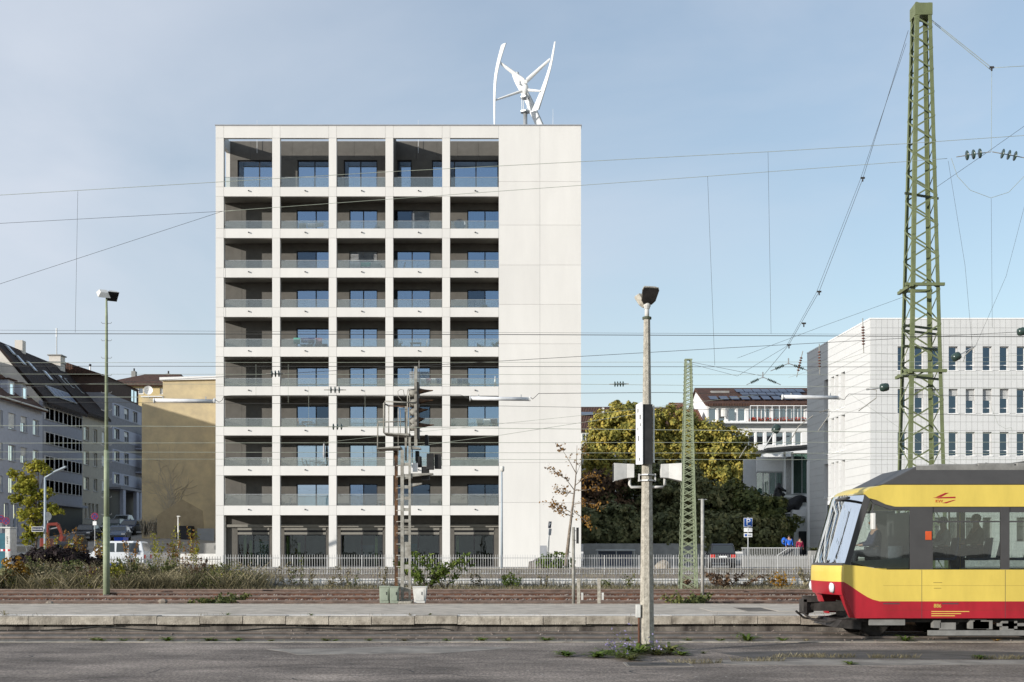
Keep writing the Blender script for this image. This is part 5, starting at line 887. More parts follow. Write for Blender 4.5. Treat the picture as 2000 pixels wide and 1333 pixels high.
grass('bank_grass','short dry grass along the far rails and low wall',L['dry'],16000,-26,28,64.0,66.3,lambda a,b: -.2,.05,.34,.03,lean=.9)
grass('wall_grass','thin dry grass at the foot of the low white wall',L['dry'],6000,-14,26,68.2,69.0,lambda a,b: -.1,.1,.5,.025,lean=.6)
grass('gravel_grass','sparse dry grass on the gravel strip',L['dry'],5000,-16,26,69.5,75,lambda a,b: gz(a,b),.05,.3,.02,lean=.8)
grass('track_grass','sparse green grass between the far rails',L['grassg'],2600,-20,20,44,64,lambda a,b: -.22,.05,.22,.02,lean=.8,dens=lambda a,b: .5+.5*math.sin(a*.9+b))
grass('platform_grass','thin grass in the joint of the far platform edge',L['dry'],900,-13,13,29.6,29.75,lambda a,b:.3,.02,.09,.008,lean=.8,dens=lambda a,b: max(0,math.sin(a*2.3)*math.sin(a*.7)))
grass('edge_grass','sparse grass along the near platform edge',L['dry'],1500,-12,12,25.78,26.1,lambda a,b:-.1,.02,.11,.008,lean=.9,dens=lambda a,b: max(0,math.sin(a*1.3+1)*math.sin(a*.37+2)))
crk = [(1480,1292),(1560,1284),(1620,1285),(1745,1286),(1950,1288),(1360,1296)]
for i, (a, b) in enumerate(crk):
    Y = 1.85*F/(b-HY); x = PX(a,Y); grass('crack_grass',('dry grass tuft in the asphalt %s' % ('left of the pale strip','behind the pale strip','in the middle of the pale strip','near the right end of the pale strip','at the right edge of the picture','right of the manhole cover')[i]),L['dry'],260,x-.45,x+.45,Y-.08,Y+.08,lambda p,q:PZ0,.02,.10,.006,lean=1.2)
# weeds
def wd(px, py, lab, n=16, L_=.16, w=.018, lm='weed', fl=None, z=None):
    L_ *= 1.45; w *= 1.5; n = int(n*1.3)
    z = PZ0 if z is None else z; Y = (ZC-z)*F/(py-HY); rosette('weed',lab,(PX(px,Y),Y,z),n,L_,w,L[lm],flowers=fl)
wd(1106,1283,'flat dandelion rosette left of the lamp pole weeds',34,.20,.022); wd(1165,1285,'leafy dandelion clump between rosette and lilac flowers',46,.24,.024); wd(1188,1279,'pale green dandelion behind the leafy clump',30,.22,.022); wd(1216,1286,'green weed with lilac flowers left of the lamp pole',50,.26,.016,'weed',14); wd(1243,1278,'tall leafy weed at the left foot of the lamp pole',46,.38,.028,'weed',6); wd(1232,1291,'low grassy weed in front of the lamp pole',70,.24,.012,'grassg'); wd(1285,1280,'low weed at the right foot of the lamp pole',40,.24,.014,'grassg',8); wd(1307,1277,'upright leafy weed right of the lamp pole',30,.36,.026,'green'); wd(1331,1281,'bright dandelion right of the lamp pole',26,.18,.022); wd(1375,1277,'tiny weed in the asphalt right of the lamp pole',12,.1,.012,'green'); wd(1660,1299,'low green weed in the asphalt below the tram front',26,.14,.016); wd(1915,1288,'flat green weed in the asphalt near the right edge',30,.16,.016)
NTH = 'first second third fourth fifth sixth seventh eighth ninth tenth eleventh twelfth thirteenth fourteenth fifteenth sixteenth seventeenth eighteenth nineteenth twentieth twenty-first twenty-second twenty-third twenty-fourth twenty-fifth'.split()
for i, (px, L_, lm) in enumerate(((185,.16,'green'),(200,.13,'weed'),(242,.14,'weed'),(275,.12,'dry'),(327,.2,'weed'),(406,.18,'green'),(420,.12,'weed'),(465,.15,'weed'),(530,.1,'green'),(637,.14,'green'),(655,.1,'weed'),(722,.12,'green'),(790,.12,'dry'),(875,.12,'weed'),(942,.18,'weed'),(992,.15,'green'),(1066,.2,'weed'),(1225,.16,'green'),(1345,.14,'green'),(1407,.12,'weed'),(1461,.32,'weed'),(1529,.17,'weed'),(1575,.1,'dry'),(1769,.26,'weed'),(1948,.1,'gold'))):
    Y = 25.85; rosette('track_weed','%s small weed from the left along the near track edge' % NTH[i] if px not in (1461,1769,327) else {1461:'bushy yellow green weed at the near track left of the tram',1769:'flowering weed beside the tram skirt',327:'dark green rosette weed at the near track on the left'}[px],(PX(px,Y),Y,-.055),int(16+L_*110),L_*1.35,.028,L[lm],group=None if px in (1461,1769,327) else 'small weeds along the near track')
for i, (px, lm) in enumerate(((8,'dry'),(445,'weed'),(608,'weed'),(840,'green'),(800,'dry'))):
    rosette('joint_weed',('tall dry weed in the platform joint at the left edge','green weed on the far platform left of the signal','yellow green weed on the far platform left of the signal cabinet','weed in the coping joint right of the signal','dry weed in the coping joint below the signal')[i],(PX(px,29.66),29.66,.30),14,.16 if px > 20 else .35,.012,L[lm])
# boulders
for (px, Y, r, lab) in ((1052,77,.75,'grey boulder at the foot of the end wall'),(1295,80,.6,'pale boulder left of the small lattice mast')):
    mb = MB().ball((PX(px,Y),Y,.75+r*.25),r*.9,r*.7,r*.7,9,6); mb.v = [tuple(Vector(v)+V(random.uniform(-.08,.08),random.uniform(-.08,.08),random.uniform(-.08,.08))*r*1.6) for v in mb.v]; tag(mb.build('boulder', M['rockm'] if px < 1200 else M['kerb']), lab, 'boulder')
# ---------------------------------------------------------------- fences
def fence(name, lab, Y, zb, zt, px0, px1, pitch, postn, m_, rails, pw=.022, postw=.05, phi=0):
    t = thing(name, lab, 'fence', (PX((px0+px1)/2,Y),Y,zb)); pk = MB().box(-pw/2,pw/2,-pw/2,pw/2,0,zt-zb).mesh('picket', m_); po = MB().box(-postw/2,postw/2,-postw/2,postw/2,-.25,zt-zb+.03).mesh('post', m_)
    x0, x1 = PX(px0,Y), PX(px1,Y); n = int((x1-x0)/pitch)
    for k in range(n+1):
        x = x0+k*pitch
        if k % postn == phi: inst('post', po, (x,Y,zb), t)
        else: inst('picket', pk, (x,Y,zb+.06), t, rot=(random.gauss(0,.004),random.gauss(0,.006),0))
    for z in rails: MB().box(x0,x1,Y+.03,Y+.06,z-.02,z+.02).build('rail', m_, t)
    return t
fence('picket_fence','pale grey picket fence along the street in front of the flats',72,.48,1.66,436,1640,.145,14,M['fence'],(1.52,.62))
fence('picket_fence','dark picket fence half hidden in the weeds left of the flats',72,.5,1.55,212,431,.16,12,M['fencedk'],(1.45,.62))
fence('low_fence','low dark wire fence along the far rails',67.5,-.12,.98,405,1640,.17,11,M['fencedk'],(.90,.10),.014,.045)
# ---------------------------------------------------------------- lattice masts
def lattice(t, cx_, cy, z0, z1, w0, w1, n, leg, br, m_, xb=False):
    wz = lambda z: w0+(w1-w0)*(z-z0)/(z1-z0); cs = [(-1,-1),(1,-1),(1,1),(-1,1)]
    for (a, b) in cs:
        mb = MB(); p0 = V(cx_+a*w0/2,cy+b*w0/2,z0); p1 = V(cx_+a*w1/2,cy+b*w1/2,z1); mb.bar(p0-V(a*leg/2,0,0),p1-V(a*leg/2,0,0),leg,leg*.14,up=(0,1,0)); mb.bar(p0-V(0,b*leg/2,0),p1-V(0,b*leg/2,0),leg*.14,leg,up=(0,1,0)); mb.build('leg', m_, t)
    zs_ = [z0]
    while zs_[-1] < z1-.2: zs_.append(min(z1, zs_[-1]+wz(zs_[-1])*n))
    for f in range(4):
        (a0, b0), (a1, b1) = cs[f], cs[(f+1)%4]; out = V((a0+a1)/2,(b0+b1)/2,0)*.012
        for k in range(len(zs_)-1):
            za, zb_ = zs_[k], zs_[k+1]; L_, R_ = (lambda z: V(cx_+a0*wz(z)/2,cy+b0*wz(z)/2,z)+out), (lambda z: V(cx_+a1*wz(z)/2,cy+b1*wz(z)/2,z)+out)
            prs = [(L_(za),R_(zb_))] if (k+f)%2 == 0 else [(R_(za),L_(zb_))]
            if xb: prs = [(L_(za),R_(zb_)),(R_(za)+out*1.5,L_(zb_)+out*1.5)]
            for p_, q_ in prs: MB().bar(p_,q_,br,br*.25,up=tuple(out.normalized())).build('brace', m_, t)
    return zs_
MY = 50.0; mz0, mz1 = -.2, PZ(12,MY); mx = PX(1799,MY)
BM = thing('lattice_mast','tall green steel lattice mast behind the tram','mast',(mx,MY,-.2)); lattice(BM,mx+.0,MY,mz0,mz1,1.68,.62,.60,.145,.062,M['mast'])
MB().box(mx-.35,mx+.35,MY-.35,MY+.35,mz1-.5,mz1-.02).build('head_box', M['mast'], BM)
for py, ov in ((557,.28),(726,.25)):
    z = PZ(py,MY-.5); w = 1.68+(.62-1.68)*(z-mz0)/(mz1-mz0); fr = MB(); fr.box(mx-w/2-ov,mx+w/2+ov*.6,MY-w/2-.14,MY-w/2-.02,z-.06,z+.06); fr.box(mx-w/2-.14,mx-w/2-.02,MY-w/2-.3,MY+w/2+.3,z-.12,z); fr.box(mx-w/2-.1,mx+w/2+.1,MY+w/2+.02,MY+w/2+.14,z-.06,z+.06); fr.build('bracket_frame', M['mast'], BM)
for py in (383,640,650,680,738): z = PZ(py,MY); w = 1.68+(.62-1.68)*(z-mz0)/(mz1-mz0); MB().bar(V(mx-w/2-.3,MY-w/2+.1,z),V(mx+w/2+.35,MY+w/2-.1,z),.06,.09).build('cross_arm', M['mastdk'], BM)
rv = MB()
for py in range(560,680,9):
    z = PZ(py,MY-.7); w = 1.68+(.62-1.68)*(z-mz0)/(mz1-mz0)
    for a in (-1,1):
        for d in (.05,.12): rv.ball((mx+a*(w/2-d),MY-w/2-.012,z),.014,n=5,m=3)
rv.build('rivets', M['mast'], BM)['kind'] = 'stuff'
SMY = 65.0; SM = thing('lattice_mast','slim pale green lattice mast in front of the trees','mast',(PX(1345,SMY),SMY,-.2)); lattice(SM,PX(1344,SMY),SMY,-.2,PZ(703,SMY),.92,.34,.52,.08,.035,M['mastlt'],True); MB().box(PX(1337,SMY),PX(1351.5,SMY),SMY-.18,SMY+.18,PZ(704,SMY),PZ(702,SMY)).build('cap', M['mastlt'], SM)
# thin lamp mast at the left
LY = 56.0; lx = PX(208,LY); LM = thing('floodlight_mast','tall slim green mast with two floodlights on the left','mast',(lx,LY,-.2)); MB().cyl((lx,LY,-.25),(lx,LY,PZ(1010,LY)),.155,.15,12).build('base_tube', M['mastlt'], LM, True); MB().tube([(lx,LY,PZ(1010,LY)),(lx,LY,PZ(880,LY))],[.12,.115],12).build('middle_tube', M['mastlt'], LM, True); MB().tube([(lx,LY,PZ(880,LY)),(lx,LY,PZ(620,LY)),(lx,LY,PZ(582,LY))],[.085,.06,.04],12).build('top_tube', M['mastlt'], LM, True)
for py in range(632,1060,34):
    for s in (-1,1): MB().tube([(lx,LY,PZ(py,LY)),(lx+s*.2,LY,PZ(py,LY)),(lx+s*.24,LY,PZ(py,LY)+.06)],.012,4).build('climbing_step', M['metal'], LM)
def flood(t, c, ang, w=.42, d=.55, tilt=.5):
    m = Matrix.Translation(Vector(c)) @ Matrix.Rotation(ang,4,'Z') @ Matrix.Rotation(tilt,4,'X'); q = lambda pts: [m@Vector(p) for p in pts]
    MB().add(q([(-w/2,-d/2,0),(w/2,-d/2,0),(w/2,d/2,0),(-w/2,d/2,0),(-w*.3,-d*.3,.2),(w*.3,-d*.3,.2),(w*.3,d*.3,.2),(-w*.3,d*.3,.2)]),[(0,3,2,1),(4,5,6,7),(0,1,5,4),(1,2,6,5),(2,3,7,6),(3,0,4,7)]).build('floodlight', M['cabw'], t)
    MB().add(q([(-w*.46,-d*.46,-.012),(w*.46,-d*.46,-.012),(w*.46,d*.46,-.012),(-w*.46,d*.46,-.012)]),[(0,1,2,3)]).build('lens', M['sigdk'], t)
flood(LM,P(202,577,LY),.5,.55,.6,.55); flood(LM,P(217,577,LY)+V(0,.2,-.02),-2.6,.5,.6,.6)
for (px, py0, py1, Y, r, lab, mm, cr) in ((1372,1160,975,56,.075,'slim grey pole between the rails right of the lattice mast','greypole',1),(1120,1180,1030,37.2,.048,'slim pale post on the far platform before the bare tree','signal',2)):
    t = thing('slim_post', lab, 'post', (PX(px,Y),Y,PZ(py0,Y))); MB().cyl((PX(px,Y),Y,PZ(py0,Y)-.2),(PX(px,Y),Y,PZ(py1,Y)),r,n=10).build('tube', M[mm], t, True)
    if cr == 1:
        for py, w in ((976,.2),(1049,.15),(1077,.1)): MB().bar((PX(px,Y)-w,Y,PZ(py,Y)),(PX(px,Y)+w,Y,PZ(py,Y)),.03).build('cross_piece', M['metal'], t)
    else: MB().box(PX(1126,Y),PX(1130,Y),Y-.15,Y+.15,PZ(1062,Y),PZ(1031,Y)).build('sign_box', M['sigdk'], t); MB().bar((PX(1121,Y),Y,PZ(1037,Y)),(PX(1127,Y),Y,PZ(1037,Y)),.02).build('bracket', M['metal'], t); MB().bar((PX(1121,Y),Y,PZ(1056,Y)),(PX(1127,Y),Y,PZ(1056,Y)),.02).build('bracket', M['metal'], t)
for (px, lab) in ((1130,'short concrete stub post beside the slim pale post'),(1170,'short concrete stub post with small lamp right of the other')):
    Y = 37.0; t = thing('stub_post', lab, 'post', (PX(px,Y),Y,.3)); MB().box(PX(px,Y)-.045,PX(px,Y)+.045,Y-.045,Y+.045,.28,PZ(1130,Y)).build('post', M['pole'], t); MB().box(PX(px+5,Y),PX(px+9,Y),Y-.05,Y+.05,PZ(1172,Y),PZ(1158,Y)).build('box', M['cabw'], t); MB().bar((PX(px,Y),Y,PZ(1160,Y)),(PX(px+6,Y),Y,PZ(1160,Y)),.015).build('bracket', M['metal'], t)
# ---------------------------------------------------------------- concrete lamp pole in the foreground
CY = 22.9; ccx = PX(1263.5,CY); CP = thing('concrete_lamp_pole','weathered concrete lamp pole with loudspeakers in the foreground','lamp pole',(ccx,CY,PZ0)); zt = PZ(622,CY)
n = 8; rows_ = []
for k, t in enumerate(np.linspace(0,1,12)): r = .148+(.064-.148)*t; rows_.append([(ccx+r*math.cos(2*math.pi*i/n+math.pi/8-.15),CY+r*math.sin(2*math.pi*i/n+math.pi/8-.15),PZ0-.1+(zt-PZ0+.1)*t) for i in range(n+1)])
MB().grid(rows_).add([r for r in rows_[-1][:8]],[tuple(range(8))]).build('shaft', M['pole'], CP)
MB().lathe((ccx,CY,zt),[(.085,-.02),(.085,.02),(.06,.03)],12).build('collar', M['mastdk'], CP); MB().cyl((ccx,CY,zt),(ccx,CY,PZ(598,CY)),.042,n=12).build('spigot', M['cabw'], CP, True)
def lamphead(c, ang, s=1.0):
    m = Matrix.Translation(Vector(c)) @ Matrix.Rotation(ang,4,'Z') @ Matrix.Rotation(R(-50),4,'X'); q = lambda pts: [m@(Vector(p)*s) for p in pts]
    prof = [(-.08,0),(-.14,.08),(-.165,.30),(-.14,.36),(.14,.36),(.165,.30),(.14,.08),(.08,0)]
    MB().add(q([(x,-y,0) for x,y in prof]+[(x*.72,-(.06+y*.72),.12) for x,y in prof]),[tuple(range(7,-1,-1)),tuple(range(8,16))]+[(i,(i+1)%8,8+(i+1)%8,8+i) for i in range(8)]).build('lamp_head', M['pole'], CP)
    MB().add(q([(x*.93,-(.015+y*.93),-.012) for x,y in prof]),[tuple(range(8))]).build('lamp_glass', M['bogie'], CP)
lamphead(V(ccx+.01,CY-.02,PZ(598,CY)+.02),.2); lamphead(V(ccx-.01,CY+.02,PZ(600,CY)-.02),3.6,.9)
MB().lathe((ccx,CY,PZ(600,CY)),[(.05,-.04),(.07,.02),(.05,.1)],10).build('lamp_socket', M['cabw'], CP)
# the sign box round the pole: two boards back to back, seen edge on, dark gap between
z0, z1 = PZ(909,CY), PZ(790,CY)
bL = MB().prism([V(PX(1243,CY),CY+.10,z0+.02),V(PX(1252.5,CY),CY-.20,z0),V(PX(1252.5,CY),CY-.20,z1+.02),V(PX(1243,CY),CY+.10,z1)],(.012,.006,0)).build('sign_board', M['signw'], CP)
MB().prism([V(PX(1280,CY),CY+.12,z0+.05),V(PX(1275,CY),CY-.10,z0+.05),V(PX(1275,CY),CY-.10,z1-.02),V(PX(1280,CY),CY+.12,z1-.02)],(-.012,.006,0)).build('sign_board', M['cabw'], CP)
MB().box(PX(1254,CY),PX(1272.5,CY),CY-.17,CY-.155,z0+.01,z1-.02).build('sign_back', M['sigdk'], CP); MB().box(PX(1253.5,CY),PX(1255,CY),CY-.155,CY+.15,z0+.01,z1-.02).build('sign_bracket', M['sigdk'], CP)
gl = MB(); u = (V(PX(1252.5,CY),CY-.20,0)-V(PX(1243,CY),CY+.10,0)); nn = V(-u.y,u.x,0).normalized(); nn = nn if nn.x < 0 else -nn
for (f0, zz, h, w) in ((.3,.93,.08,.10),(.62,.82,.09,.12),(.3,.62,.06,.08),(.65,.68,.06,.08),(.42,.48,.10,.10),(.5,.12,.06,.10)):
    p0 = V(PX(1243,CY),CY+.10,z0+(z1-z0)*zz-h)+u*f0+nn*.004; p1 = p0+u*w; gl.prism([p0,p1,p1+V(0,0,h),p0+V(0,0,h)],nn*.003)
gl.build('glyphs', M['black'], bL)
def speaker(px, s, lab):
    t = thing('loudspeaker', lab, 'loudspeaker', P(px,938,CY)); x0 = PX(px,CY); zc = PZ(922,CY); f = x0+s*.38; b = x0
    q = lambda x, hw, zl, zh: [V(x,CY-hw,zl),V(x,CY+hw,zl),V(x,CY+hw,zh),V(x,CY-hw,zh)]
    A_ = q(b,.09,zc-.11,zc+.14); C_ = q(b+s*.14,.085,zc-.12,zc+.145); D_ = q(f,.15,zc-.18,zc+.155); D2 = q(f+s*.005,.14,zc-.17,zc+.145)
    MB().hexa(A_+C_).build('rear_case', M['cabw'], t, bevel=.006); MB().hexa(C_+D_).build('horn', M['cabw'], t, bevel=.004); MB().add(D2,[(0,1,2,3)]).build('mouth', M['sigdk'], t)
    e = x0-s*.16; MB().tube([(b+s*.08,CY,zc-.12),(b+s*.08,CY,zc-.24),(b+s*.05,CY,zc-.285),(e-s*.02,CY,zc-.285)],.026,8).build('pipe_arm', M['cabw'], t, True)
speaker(1238,-1,'white horn loudspeaker on the left of the concrete pole'); speaker(1290,1,'white horn loudspeaker on the right of the concrete pole')
for py in (928,939): MB().lathe((ccx,CY,PZ(py,CY)),[(.118,-.012),(.15,-.012),(.15,.012),(.118,.012)],8).build('clamp', M['metal'], CP)
for s in (-1,1): MB().box(ccx+s*.15-.012,ccx+s*.15+.012,CY-.05,CY+.05,PZ(941,CY),PZ(926,CY)).build('clamp_plate', M['cabw'], CP)
MB().box(PX(1241,CY),PX(1250,CY),CY-.12,CY-.02,PZ(1206,CY),PZ(1181,CY)).build('switch_box', M['cabw'], CP, bevel=.006); MB().cyl((PX(1247,CY),CY-.08,PZ0),(PX(1247,CY),CY-.08,PZ(1206,CY)),.02,n=8).build('conduit', M['rust'], CP)
# ---------------------------------------------------------------- railway signal
GY2 = 37.3; gp = lambda px, py, d=0: P(px,py,GY2)+V(0,d,0)
SG = thing('railway_signal','railway signal with hooded lamps on a steel ladder mast','signal',gp(790,1178))
for (px, d, m_) in ((786.5,-.16,'signal'),(801,-.16,'signal'),(772,.3,'hood')): MB().bar(gp(px,1180,d),gp(px,880 if px != 801 else 850,d),.10 if px < 800 else .07,.05,up=(0,1,0)).build('mast_channel', M[m_], SG)
for k, py in enumerate(range(905,1178,22)):
    MB().box(PX(789,GY2),PX(800,GY2),GY2-.17,GY2-.155,PZ(py+(6 if py < 1050 else 9),GY2),PZ(py,GY2)).build('batten_plate', M['signal'], SG); MB().bar(gp(774,py+4,.28),gp(785,py+4,-.12),.06,.02).build('batten_plate', M['signal'], SG)
MB().box(PX(787,GY2),PX(800,GY2),GY2-.168,GY2-.16,PZ(1090,GY2),PZ(1062,GY2)).build('name_plate', M['signal'], SG)
MB().box(PX(810,GY2),PX(816,GY2),GY2-.2,GY2-.1,PZ(872,GY2),PZ(718,GY2)).build('lamp_column', M['signal'], SG); MB().box(PX(791,GY2),PX(795,GY2),GY2-.1,GY2,PZ(900,GY2),PZ(795,GY2)).build('lamp_column', M['signal'], SG); MB().box(PX(816,GY2),PX(819,GY2),GY2-.4,GY2+.2,PZ(860,GY2),PZ(750,GY2)).build('backboard', M['sigdk'], SG)
MB().cyl(gp(818.5,760,0),gp(818.5,705,0),.012,n=5).build('spike', M['signal'], SG)
for (px, py, L_) in ((818,768,28),(818,787,28),(818,805,18),(818,823,12),(818,835,30)):
    c = gp(px,py,-.1); hd = MB(); rws = []
    for k in range(6):
        t = k/5; r = .14*(1-.55*t); rws.append([c+V(t*L_*GY2/F,r*math.cos(a),r*math.sin(a)*(1-.75*t)+.06*t) for a in np.linspace(-.3,math.pi+.3,9)])
    hd.grid(rws).build('signal_hood', M['hood'], SG, True); MB().cyl(c+V(-.28,0,-.02),c,.11,n=12).build('lamp_case', M['signal'], SG, True)
for (a, b, c, d, dy) in ((829,849,836,869,.1),(834,887,848,918,-.2),(849,888,862,916,-.1),(812,891,823,912,.1),(823,911,838,938,.05),(810,880,818,900,.2)): MB().hexa([gp(a,d,dy),gp(c,d,dy),gp(c,d,dy+.25),gp(a,d,dy+.25),gp(a,b,dy),gp(c-1,b,dy),gp(c-1,b,dy+.25),gp(a,b,dy+.25)]).build('signal_box', M['sigdk'], SG, bevel=.01)
for (x0, y0, x1, y1) in ((801,928,846,926),(801,948,824,945),(783,933,806,933),(800,873,822,877)): MB().prism([gp(x0,y0-2.5,-.15),gp(x1,y1-1,-.15),gp(x1,y1+1.5,-.15),gp(x0,y0+4.5,-.15)],(0,.3,0)).build('bracket', M['signal'], SG)
MB().box(PX(804,GY2),PX(816,GY2),GY2-.05,GY2+.02,PZ(922,GY2),PZ(905,GY2)).build('white_plate', M['signw'], SG)
def cage(pts, r=.022, m_='signal', nm='cage_rail'): MB().tube([gp(a,b,d) for a,b,d in pts],r,6).build(nm, M[m_], SG, True)
cage([(812,789,-.2),(753,786,-.2),(751,790,-.2),(751,847,-.2)],.026); cage([(812,792,.5),(755,789,.5)],.02,'hood'); cage([(751,790,-.2),(755,789,.5)]); cage([(793,823,.1),(738,824,.1),(737,828,.1),(737,878,.1)]); cage([(751,847,-.2),(756,845,.5),(756,790,.5)])
cage([(779,890,-.2),(779,800,-.2),(781,798,-.2),(792,798,-.2)],.012); cage([(783,850,-.2),(783,803,-.2),(790,801,-.2)],.012); cage([(801,850,-.2),(801,775,-.2),(798,762,-.2),(812,762,-.2)],.014); cage([(796,865,-.2),(797,765,-.2),(799,762,-.2)],.014); cage([(787,785,0),(778,775,0),(777,765,0),(782,761,0),(788,762,0),(790,775,0)],.01)
for (pts) in ([(751,847),(800,852)],[(737,877),(783,876)]): MB().prism([gp(pts[0][0],pts[0][1],-.3),gp(pts[1][0],pts[1][1]-3,-.3),gp(pts[1][0],pts[1][1]+1,-.3),gp(pts[0][0],pts[0][1]+1.5,-.3)],(0,.9,0)).build('platform_grating', M['signal'], SG)
for i, (a, b, c, d, m_, lab) in enumerate(((741,760,1147,1181,'cabinet','pale green cabinet left of the signal mast'),(761,778,1148,1181,'cabinet','pale green cabinet touching the signal mast'),(806,833,1148,1180,'cabw','off white cabinet right of the signal mast'))):
    Y = 36.9-.1*(i == 1); t = thing('relay_cabinet', lab, 'cabinet', (PX((a+b)/2,Y),Y,.3)); x0, x1 = PX(a,Y), PX(b,Y); z1_ = PZ(c,Y); ins = .05 if i == 2 else .01
    MB().hexa([(x0+ins,Y,.3),(x1-ins,Y,.3),(x1-ins,Y+.4,.3),(x0+ins,Y+.4,.3),(x0,Y-.02,z1_),(x1,Y-.02,z1_),(x1,Y+.42,z1_),(x0,Y+.42,z1_)]).build('case', M[m_], t, bevel=.01); MB().box(x0-.01,x1+.01,Y-.04,Y+.44,z1_+.001,z1_+.03).build('lid', M[m_], t); MB().box(x0+ins+.03,x1-ins-.03,Y-.028,Y-.012,.38,z1_-.06).build('door', M[m_], t); MB().box((x0+x1)/2+.06,(x0+x1)/2+.08,Y-.04,Y-.029,.55,.64).build('handle', M['sigdk'], t)
tag(MB().box(PX(779,36.9),PX(804,36.9),36.7,37.6,.3,.36).build('signal_plinth', M['pole']), 'concrete plinth under the signal mast', 'plinth')
# cable sagging along the platform wall
cb = []
for a, b in ((-20,1232),(90,1231),(150,1228),(190,1224),(230,1227),(300,1231),(400,1234),(450,1233),(520,1227),(580,1226),(640,1228),(690,1229),(740,1231),(800,1229),(860,1227),(880,1230),(888,1238)): cb.append(P(a,b,29.33))
tag(MB().tube(cb,.012,5).build('hanging_cable', M['cable']), 'black cable sagging along the stained platform wall', 'cable')
# ---------------------------------------------------------------- street furniture on the far side
t = thing('street_lamp','blue grey street lamp with angled arm on the left','street lamp',(PX(88,78),78,.8)); MB().cyl((PX(88,78),78,.75),(PX(88,78),78,PZ(933,78)),.09,.07,10).build('post', M['galv'], t, True); MB().tube([P(88,933,78),P(106,923,78)],.055,8).build('arm', M['galv'], t, True); a_, b_ = P(105,924,78), P(129,914,78); MB().prism([a_+V(0,-.12,0),b_+V(0,-.14,0),b_+V(0,-.14,.12),a_+V(0,-.12,.10)],(0,.26,0)).build('lamp_head', M['galv'], t, bevel=.02); MB().cyl(P(125,912,78),P(123,897,78),.012,n=4).build('aerial', M['metal'], t)
t = thing('street_sign','dark blue street name sign with white letters beside the street lamp','street sign',P(74,1034,77.6)); c = P(73.5,1034,77.6); MB().box(c.x-.37,c.x+.37,c.y-.015,c.y+.015,c.z-.155,c.z+.155).build('plate', M['signw'], t); MB().box(c.x-.345,c.x+.345,c.y-.02,c.y-.0155,c.z-.13,c.z+.13).build('face', M['navy'], t); text('Güterstraße',.125,(c.x,c.y-.024,c.z),(R(90),0,0),M['signw'],t); MB().bar((c.x+.37,c.y,c.z),(PX(88,78),c.y+.2,c.z),.03).build('bracket', M['metal'], t)
t = thing('street_lamp','slim grey lamp post before the left edge of the end wall','street lamp',(PX(980,78),78,.8)); MB().cyl((PX(980,78),78,.75),(PX(980,78),78,PZ(918,78)),.085,.055,10).build('post', M['galv'], t, True); MB().lathe((PX(981,78),78,PZ(922,78)),[(.05,0),(.13,.05),(.14,.3),(.10,.36),(.02,.37)],10).build('lantern', M['cabw'], t, True)
t = thing('street_lamp','small white lamp post in front of the ochre wall','street lamp',(PX(348,104),104,.8)); MB().cyl((PX(348,104),104,.8),(PX(348,104),104,PZ(1009,104)),.07,.06,8).build('post', M['cabw'], t, True); MB().box(PX(346.5,104),PX(352,104),103.8,104.2,PZ(1010,104),PZ(1008,104)).build('head', M['cabw'], t)
# parking sign
t = thing('parking_sign','blue parking sign with two white supplementary plates','sign',(PX(1461,80),80,.8)); Y = 80
MB().cyl((PX(1461,Y),Y,.75),(PX(1461,Y),Y,PZ(1011,Y)),.035,n=8).build('post', M['metal'], t); 
def plate(x0, x1, y0, y1, m_, rim=None, nm='plate', d=0): 
    if rim: MB().box(PX(x0-.8,Y),PX(x1+.8,Y),Y-.055-d,Y-.045-d,PZ(y1+.8,Y),PZ(y0-.8,Y)).build('rim', M[rim], t)
    return MB().box(PX(x0,Y),PX(x1,Y),Y-.066-d,Y-.056-d,PZ(y1,Y),PZ(y0,Y)).build(nm, M[m_], t)
plate(1453,1468.5,1013,1029,'blue','signw'); text('P',.58,(PX(1461,Y),Y-.072,PZ(1020.5,Y)),(R(90),0,0),M['signw'],t); plate(1452.5,1469,1031.5,1039.5,'signw'); text('/',.2,(PX(1461,Y),Y-.072,PZ(1035.5,Y)),(R(90),0,0),M['black'],t); plate(1452.5,1469,1042,1049.5,'signw'); plate(1454,1458.5,1043.5,1048,'blue',None,'symbol',.011); plate(1460,1467,1044.5,1047.5,'coping',None,'symbol',.011)
MB().box(PX(1461,Y)-.06,PX(1466,Y),Y-.0735,Y-.0665,PZ(1028.2,Y),PZ(1027,Y)).build('symbol', M['signw'], t)
Y = 80; t = thing('parking_sign','parking sign turned edge on before the end wall','sign',(PX(1070,Y),Y,.8)); 
for s in (0,4): MB().cyl((PX(1066.5+s,Y),Y+s*.05,.75),(PX(1071.5+s*.35,Y),Y+s*.05,PZ(1045,Y)),.028,n=8).build('post', M['metal'], t)
for (y0, y1, m_) in ((1019,1032,'navy'),(1033,1046,'coping')): MB().prism([P(1070.5,y1,Y),P(1075.5,y1,Y+.4),P(1077,y0,Y+.4),P(1071.5,y0,Y)],(.02,-.02,0)).build('plate', M[m_], t)
text('P',.34,P(1073.5,1025,Y)+V(.012,-.05,0),(R(90),0,R(52)),M['signw'],t)
